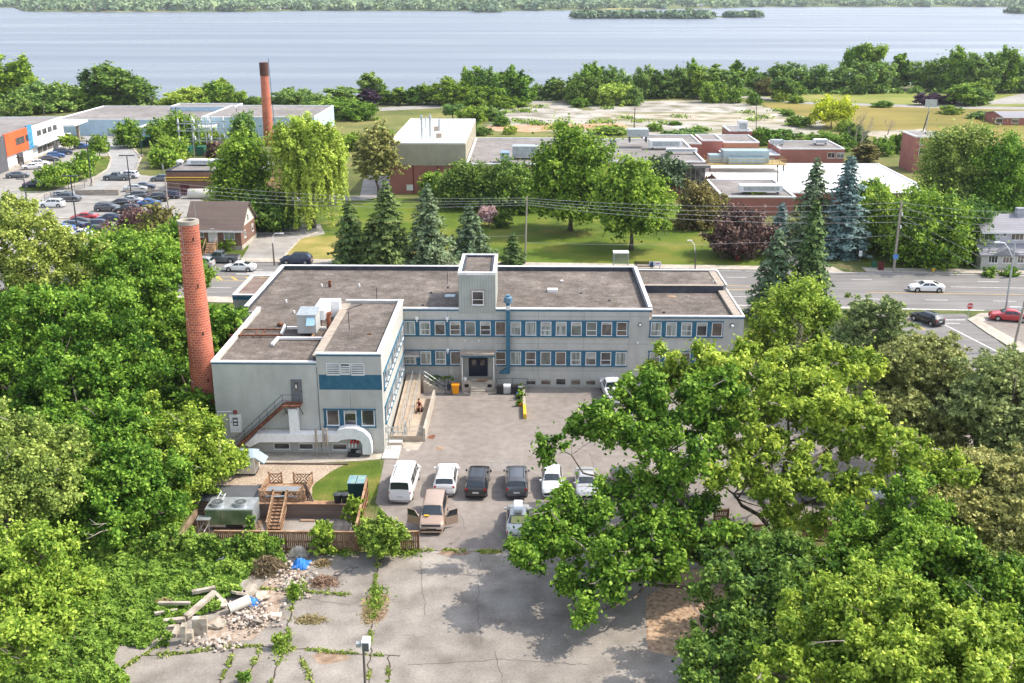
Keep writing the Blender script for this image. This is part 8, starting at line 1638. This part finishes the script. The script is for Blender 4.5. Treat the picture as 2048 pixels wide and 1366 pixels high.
for c_ in ck:
 pts = [P(*q,.014) for q in c_];fine = []
 for a,b in zip(pts[:-1],pts[1:]):
  k = max(2,int((b-a).length/.35))
  for i in range(k): p = a.lerp(b,i/k);fine.append(p+Vector((noise.noise(p*1.3)*.35,noise.noise(p*1.3+Vector((9,9,9)))*.25,0)))
 fine.append(pts[-1]);vs = []
 for i,p in enumerate(fine): d = (fine[min(i+1,len(fine)-1)]-fine[max(i-1,0)]).normalized();n_ = Vector((-d.y,d.x,0))*(.03+.05*abs(noise.noise(p*2)));vs += [p-n_,p+n_]
 m.add([tuple(v) for v in vs],[(2*i,2*i+2,2*i+3,2*i+1) for i in range(len(fine)-1)])
o = m.build('paving_crack',M('crack_soil',(.07,.055,.04),rough=1));o['kind'] = 'structure'
m = MB()
for c_ in ([(772,926),(860,925),(1040,926)],[(768,958),(900,957),(1090,961)],[(980,924),(985,936),(1015,940),(1050,930),(1060,923)],[(905,1022),(925,1035),(930,1060),(900,1090)],[(860,800),(1040,802)],[(960,1110),(955,1200),(962,1290)],[(840,1120),(850,1230)],[(1000,1130),(1120,1150),(1250,1140)],[(990,1300),(1005,1366)],[(560,1190),(700,1210),(735,1190)],[(1060,870),(1180,905),(1200,980)],[(820,1330),(1000,1318),(1180,1330)]):
 pts = [P(*q,.019) for q in c_];fine = []
 for a,b in zip(pts[:-1],pts[1:]):
  k = max(2,int((b-a).length/.3))
  for i in range(k): p = a.lerp(b,i/k);fine.append(p+Vector((noise.noise(p*1.9)*.22,noise.noise(p*1.9+Vector((9,9,9)))*.16,0)))
 fine.append(pts[-1]);vs = []
 for i,p in enumerate(fine): d = (fine[min(i+1,len(fine)-1)]-fine[max(i-1,0)]).normalized();n_ = Vector((-d.y,d.x,0))*(.012+.022*abs(noise.noise(p*2)));vs += [p-n_,p+n_]
 m.add([tuple(v) for v in vs],[(2*i,2*i+2,2*i+3,2*i+1) for i in range(len(fine)-1)])
o = m.build('asphalt_crack',M('crack_dark',(.13,.115,.10),rough=1));o['kind'] = 'structure'
tufts('weed_tufts',ck,60,.12,.10,L_grass,'grass and weeds growing from the paving cracks',2,.10)
tufts('weed_tufts',[[(756,1180),(748,1240)],[(560,1310),(575,1270)],[(592,1170),(588,1215)],[(560,1300),(590,1280)],[(720,1100),(830,1108)],[(1012,1100),(1080,1110)],[(650,1100),(700,1110)]],150,.3,.12,L_weed,'taller weeds standing in the old paving',5,.3)
L_straw2 = leafmat('dull_straw',(.06,.045,.02),(.13,.095,.045),(.21,.165,.09),.1)
def straw(x,y,rx,ry,n,mat,label,seed,hh=.25,name='straw_pile',size=.05,elong=9,cat='pile'):
 c_ = P(x,y);rg = np.random.default_rng(seed);d = rg.normal(size=(n,2))*np.array([rx,ry])*.45;z = np.maximum(.03,hh*np.exp(-(d[:,0]/rx)**2*1.6-(d[:,1]/ry)**2*1.6)*rg.random(n));pos = np.stack([d[:,0],d[:,1],z],1);nn = rg.normal(size=(n,3))*.45+np.array([0,0,1])
 me = leafmesh(name,pos,nn,size*(.6+.8*rg.random(n)),rg.random(n),mat,elong);o = bpy.data.objects.new(name,me);COL.objects.link(o);o.location = (c_.x,c_.y,.01);o['label'] = label;o['category'] = cat;return o
straw(648,1165,.95,.8,900,leafmat('dead_reed',(.05,.03,.02),(.11,.065,.045),(.18,.12,.085),.1),'round heap of reddish dead twigs on the old paving',1,.35)
straw(622,1240,.95,.5,700,L_straw2,'patch of flattened yellow straw on the old paving',2,.12);straw(645,1128,.6,.6,400,L_straw2,'straw colored grass clump by the blue tarp',3,.3)
straw(535,1140,1.5,1.1,2600,leafmat('dead_brush',(.035,.025,.015),(.085,.06,.036),(.16,.115,.07),.1),'heap of brown dead brush on the rubble',4,1.1,'brush_pile',.05,11,'brush pile');straw(330,1210,.9,.6,500,L_straw2,'small heap of dead twigs at the left rubble end',6,.5,'brush_pile',.05,10,'brush pile')
straw(745,1225,.7,1.4,600,L_straw2,'dry grass spreading along the wide paving joint',7,.12)
# ground cover
def cover(name,poly,n,size,mat,label,seed,bump=.7,hmin=.05):
 pl = px(*poly);xs_ = [p.x for p in pl];ys_ = [p.y for p in pl];rg = np.random.default_rng(seed);k = n*3;X = rg.uniform(min(xs_),max(xs_),k);Y = rg.uniform(min(ys_),max(ys_),k);ins = np.zeros(k,bool)
 for i in range(len(pl)):
  a,b = pl[i],pl[(i+1) % len(pl)];cnd = ((a.y > Y) != (b.y > Y));xi = (b.x-a.x)*(Y-a.y)/((b.y-a.y) or 1e-9)+a.x;ins ^= cnd & (X < xi)
 X,Y = X[ins],Y[ins];A = (max(xs_)-min(xs_))*(max(ys_)-min(ys_));hN = np.array([noise.noise(Vector((x*.8,y*.8,seed)))+.5*noise.noise(Vector((x*2.4,y*2.4,seed))) for x,y in zip(X,Y)])
 keep = hN+.35*rg.normal(size=len(X)) > -.42;X,Y,hN = X[keep],Y[keep],hN[keep]
 Z = hmin+bump*np.maximum(0,hN+.35)*(.45+.6*rg.random(len(X)));nn = rg.normal(size=(len(X),3))*.55+np.array([.25,-.05,.9]);v = .42+.4*hN+.2*rg.normal(size=len(X))
 me = leafmesh(name,np.stack([X,Y,Z],1),nn,size*(.6+.8*rg.random(len(X))),v,mat,1.35);o = bpy.data.objects.new(name,me);COL.objects.link(o);o['kind'] = 'stuff';o['label'] = label;o['category'] = 'ground cover';return o
cover('ground_cover',[(-60,1080),(560,1100),(575,1130),(500,1150),(480,1190),(450,1200),(440,1225),(380,1235),(330,1262),(290,1300),(240,1290),(225,1330),(260,1366),(270,1420),(-60,1420)],60000,.17,L_weed,'leafy green ground cover spreading over the left foreground',11)
cover('ground_cover',[(-60,880),(330,960),(400,1010),(330,1090),(-60,1090)],22000,.24,L_mid,'dark undergrowth beneath the left trees',12,.9)
cover('ground_cover',[(1560,1100),(2100,1085),(2100,1420),(1400,1420),(1440,1340),(1600,1300)],26000,.18,L_grass,'rough grass beneath the right-hand trees',13,.25)
cover('ground_cover',[(-40,620),(400,600),(430,900),(340,960),(-40,900)],16000,.3,L_mid,'shaded undergrowth of the left wood',14,.9)
# hedge over the fence and the saplings
def hedge(name,label,spots,mat,n,leaf,clr,seed,cat='hedge'):
 b = P(spots[0][0],spots[0][1]);L_ = []
 for x,y,r_,z_ in spots: q = P(x,y);L_.append((q.x-b.x,q.y-b.y,z_,r_,r_*.8,r_*.75))
 me,C = crown(seed,L_,int(n/260),n,leaf,clr,mat,flat=.75);T = thing(name,label,cat,b);o = bpy.data.objects.new('foliage',me);COL.objects.link(o);o.parent = T;m = MB()
 for c in C[::3]: m.tube([(c[0]*.98,c[1]+.1,0),(c[0],c[1],c[2]*.5),tuple(c)],[.04,.03,.015],4,cap=False)
 m.build('stems',bark,T,off=Vector());return T
hedge('hedge','dense vine-covered hedge growing over the left end of the board fence',[(300,1110,1.0,.8),(340,1110,1.1,1.0),(390,1110,1.1,.9),(430,1112,1.0,.8),(475,1113,1.0,.75),(515,1113,1.0,.8),(540,1113,.7,.7)],L_weed,16000,.17,.45,5)
def sapling(x,y,w_,h,n,mat,label,leaf=.17,seed=0):
 b = P(x,y);rr = random.Random(x+y+seed);L_ = [(rr.uniform(-.3,.3)*w_,rr.uniform(-.2,.2)*w_,h*rr.uniform(.2,.85),w_*rr.uniform(.2,.34),w_*.25,h*rr.uniform(.10,.2)) for _ in range(9)]+[(0,0,h*.85,w_*.14,w_*.14,h*.16)]
 me,C = crown(int(x),L_,46,n,leaf,w_*.11,mat,flat=.8,droop=.2);T = thing('sapling',label,'sapling',b);o = bpy.data.objects.new('foliage',me);COL.objects.link(o);o.parent = T;m = MB()
 for c in C[:14]: m.tube([(0,0,0),(c[0]*.4,c[1]*.4,c[2]*.6),tuple(c)],[.04,.025,.01],4,cap=False)
 m.build('stem',bark,T,off=Vector())
sapling(765,1120,3.4,3.4,6500,L_weed,'large bushy sapling growing by the fence corner');sapling(648,1108,2.0,2.6,2800,L_light,'yellow-green sapling in front of the long board fence');sapling(706,1058,1.5,3.0,2400,L_light,'climbing sapling on the fence running back');sapling(520,1112,1.4,1.8,1500,L_light,'yellowish vine clump at the right end of the hedge')
sapling(558,1296,.8,1.0,700,L_weed,'small weed bush at the crossing of two paving cracks',.13);sapling(588,1200,.7,1.3,700,L_mid,'upright dark weed beside the rubble',.12);sapling(333,1290,.9,1.1,800,L_weed,'weed bush left of the upright concrete blocks',.13);sapling(490,1366,.8,.8,500,L_weed,'round weed in the bottom paving joint',.12);sapling(1232,640,1,1,10,L_weed,'tiny weed') if False else None;sapling(503,1068,.8,1.6,500,L_weed,'small sapling between chiller and stair',.13)
# ---- rubble
con2 = M('broken_concrete',[(0,(.24,.20,.155)),(.5,(.40,.35,.28)),(1,(.54,.48,.40))],scale=2,rough=.95,bump=.4,bscale=15,detail=8)
for a_,b_,w_,h_,z0,z1,lab in (((372,1243),(432,1202),.38,.3,.35,.7,'long pale concrete beam slanting up to the broken slabs'),((296,1252),(372,1245),.34,.3,.2,.25,'upper of two parallel beams at the left of the rubble'),((286,1260),(358,1256),.26,.22,.12,.12,'lower of two parallel beams at the left of the rubble'),((318,1219),(382,1219),.24,.2,.5,.5,'thin beam half buried in the green leaves'),((405,1256),(442,1258),.22,.2,.15,.15,'short beam right of the upright square block'),((385,1196),(432,1188),.30,.26,.45,.5,'white beam lying in the leaves above the slanting one'),((433,1203),(450,1214),.25,.22,.6,.3,'stubby beam end beside the slabs'),((310,1235),(356,1228),.22,.2,.3,.3,'grey beam under the parallel pair'),((533,1200),(552,1185),.08,.06,.3,.6,'tan wooden plank poking out of the rubble'),((348,1275),(356,1262),.3,.28,.15,.3,'short thick beam end near the upright blocks')):
 a,b = P(*a_),P(*b_);a.z,b.z = z0,z1;m = MB();m.bar(a,b,w_,h_);one(m,'concrete_beam',con2 if 'wooden' not in lab else wood,lab,'beam',(a.x,a.y,0),'beams in the rubble heap',bevel=.02)
for x,y,sx,sy,sz,rot,tilt,lab in ((400,1268,.95,.42,1.25,12,4,'big upright square concrete block in front of the heap'),(369,1285,.34,.5,1.35,5,3,'narrow upright concrete block at the left front'),(381,1282,.42,.5,.75,5,0,'small pale block right of the narrow upright one')):
 p = P(x,y);m = MB();T_ = Matrix.Translation(p) @ Matrix.Rotation(R(rot),4,'Z') @ Matrix.Rotation(R(tilt),4,'Y');m.box(-sx/2,-sy/2,-.02,sx/2,sy/2,sz,T=T_);one(m,'concrete_block',con2,lab,'block',tuple(p),'upright blocks by the rubble',bevel=.03)
p = P(462,1228);m = MB();a = Vector((p.x-.1,p.y,.42));b = a+Vector((1.25,.75,.25));m.tube([a,b],.36,20);T = one(m,'concrete_tube',cream,'fat cream concrete tube lying on the rubble','tube',(p.x,p.y,0));m = MB();d_ = (b-a).normalized();m.tube([a-d_*.02,a-d_*.001],.27,16);o = m.build('tube_hollow',darkm,None,off=Vector((p.x,p.y,0)));o.parent = T
rr = random.Random(12)
for i,(x,y,r_,lab) in enumerate(((480,1195,.75,'large tilted grey slab above the concrete tube'),(505,1188,.6,'pale curved slab leaning by the second tarp'),(525,1200,.55,'flat white slab at the right of the tilted ones'),(495,1178,.6,'dark topped slab at the back of the heap'),(445,1215,.5,'grey broken slab left of the tube'),(515,1250,.5,'angular slab at the lower right of the heap'),(440,1255,.45,'cracked slab below the tube end'))):
 p = P(x,y);m = MB();k = 7;T_ = Matrix.Translation(p+Vector((0,0,.35))) @ Matrix.Rotation(rr.uniform(0,6),4,'Z') @ Matrix.Rotation(R(rr.uniform(12,40)),4,'X');vs = [(r_*rr.uniform(.7,1.1)*math.cos(6.28*j/k),r_*rr.uniform(.6,1)*math.sin(6.28*j/k)) for j in range(k)];m.prism(vs,-.07,.07);m.v = [tuple(T_ @ Vector(v)) for v in m.v];one(m,'broken_slab',con2,lab,'slab',tuple(p),'broken slabs of the rubble heap')
m = MB()
for k in range(950):
 t = rr.random();
 if t < .45: x,y = rr.gauss(500,26),rr.gauss(1235,16)
 elif t < .75: x,y = rr.gauss(585,18),rr.gauss(1165,14)
 elif t < .9: x,y = rr.gauss(430,26),rr.gauss(1290,6)
 else: x,y = rr.gauss(560,30),rr.gauss(1130,10)
 p = P(x,y);r_ = abs(rr.gauss(.03,.06))+.03;m.blob((p.x,p.y,r_*.5+abs(rr.gauss(0,.12))),r_,k,1 if r_ > .1 else 1,.7,.35)
o = m.build('rubble',M('pale_rubble',[(0,(.25,.18,.14)),(.5,(.44,.37,.31)),(1,(.62,.57,.51))],scale=2.6,rough=.95,detail=8));o['kind'] = 'stuff';o['label'] = 'small broken stones of the rubble heap';o['category'] = 'rubble'
sheet('soil_under_rubble',wob(px((470,1215),(560,1140),(610,1125),(600,1180),(545,1240),(500,1275),(430,1285),(410,1250)),.6,.25,31),.017,M('rubble_soil',[(0,(.24,.17,.12)),(1,(.46,.38,.31))],scale=2,rough=1,bump=.5,bscale=12,detail=9))
def cloth(x,y,w_,d_,h,seed,mat,name,label,cat):
 p = P(x,y);m = MB();n = 14;vs = []
 for j in range(n+1):
  for i in range(n+1):
   u,v = i/n-.5,j/n-.5;e_ = max(0,1-(2*u)**2)*max(0,1-(2*v)**2);q = Vector((u*3,v*3,seed));vs.append((p.x+u*w_+.12*noise.noise(q),p.y+v*d_+.12*noise.noise(q+Vector((5,0,0))),.03+h*e_+.22*abs(noise.noise(q*1.6))))
 m.add(vs,[(j*(n+1)+i,j*(n+1)+i+1,(j+1)*(n+1)+i+1,(j+1)*(n+1)+i) for j in range(n) for i in range(n)]);return one(m,name,mat,label,cat,tuple(p),smooth=False)
cloth(602,1132,1.25,1.2,.5,1,tarp,'blue_tarp','crumpled bright blue tarpaulin at the right end of the rubble','tarpaulin');cloth(503,1210,1.0,.9,.5,2,tarp,'blue_tarp','small pale blue tarpaulin scrap behind the concrete tube','tarpaulin');cloth(742,1048,.8,.6,.3,3,tarp,'blue_tarp','light blue sheet behind the fence near the minivan','tarpaulin')
cloth(598,1110,1.6,.8,.7,5,con2,'grey_tarp','grey cover on the ground between hedge and fence','tarpaulin');cloth(450,1122,1.1,.25,.2,6,whitem,'white_panel','white bent panel lying on the green leaves','panel');cloth(428,1142,.8,.2,.15,7,tanstone,'pale_panel','narrow pink-grey panel lying on the green leaves','panel')
p = P(550,1236);m = MB();m.box(p.x-.4,p.y-.22,.02,p.x+.4,p.y+.3,.28);o = one(m,'brick_stack',M('painted_rubble',[(0,(.25,.1,.05)),(.5,(.6,.55,.5)),(1,(.7,.45,.15))],scale=5,rough=.9),'small stack of bricks and orange scraps on the paving','bricks',tuple(p),bevel=.03)
p = P(683,1150);m = MB();rr = random.Random(4)
for k in range(9): a = p+Vector((rr.uniform(-.3,.9),rr.uniform(-.2,.8),rr.uniform(.05,.4)));m.tube([a,a+Vector((rr.uniform(-.6,.6),rr.uniform(-.5,.5),rr.uniform(-.2,.4)))],.02,5)
m.tube([p+Vector((.25*math.cos(t)-.2,.25*math.sin(t)-.3,.3)) for t in np.arange(0,6.6,.5)],.03,5);one(m,'broken_chair',darksteel,'tangled frame of a broken metal chair on the paving','chair',tuple(p))
for x,y,lab in ((615,1042,'pale plank lying at the foot of the retaining wall'),): p = P(x,y,-1.3);m = MB();m.box(p.x-.6,p.y-.1,-1.3,p.x+.6,p.y+.1,-1.2);one(m,'plank',wood,lab,'plank',tuple(p))
p = P(440,1373);m = MB();m.cyl((p.x,p.y,.02),.3,.03,16);one(m,'manhole_cover',rustm,'round dark cover at the bottom edge of the paving','cover',(p.x,p.y,0))
# stains and patches on the car park
def patch(x,y,rx,ry,mat,seed,z=.014): c_ = P(x,y);sheet('asphalt_patch',[xy(c_.x+rx*math.cos(t)*(1+.6*noise.noise(Vector((math.cos(t)*1.5,math.sin(t)*1.5,seed)))+.25*noise.noise(Vector((math.cos(t)*5,math.sin(t)*5,seed)))),c_.y+ry*math.sin(t)*(1+.4*noise.noise(Vector((math.cos(t)*2,math.sin(t)*2,seed+5))))) for t in np.arange(0,6.28,.12)],z,mat)
patch(864,874,.35,.5,rustm,1);patch(880,897,.4,.5,dirt,2);patch(826,885,1.0,1.7,conc,3,.0135);patch(1005,930,1.6,1.2,M('patch_asphalt',[(0,(.22,.195,.18)),(1,(.27,.245,.22))],scale=2,rough=.95),4,.0135)
patch(905,1105,1.3,.5,dirt,5,.018);patch(980,1103,1.2,.35,L_straw if False else drylawn,6,.018);patch(750,1215,.9,2.0,dirt,7,.012);patch(655,1315,1.0,.7,dirt,9,.012)
0 and patch(940,835,3.5,2.5,M('pale_asphalt',[(0,(.27,.245,.225)),(1,(.33,.30,.275))],scale=2,rough=.95),11,.013);0 and patch(960,1200,4.2,4.0,M('pale_asphalt_b',[(0,(.32,.30,.285)),(1,(.39,.37,.35))],scale=1.5,rough=.95),12,.009)
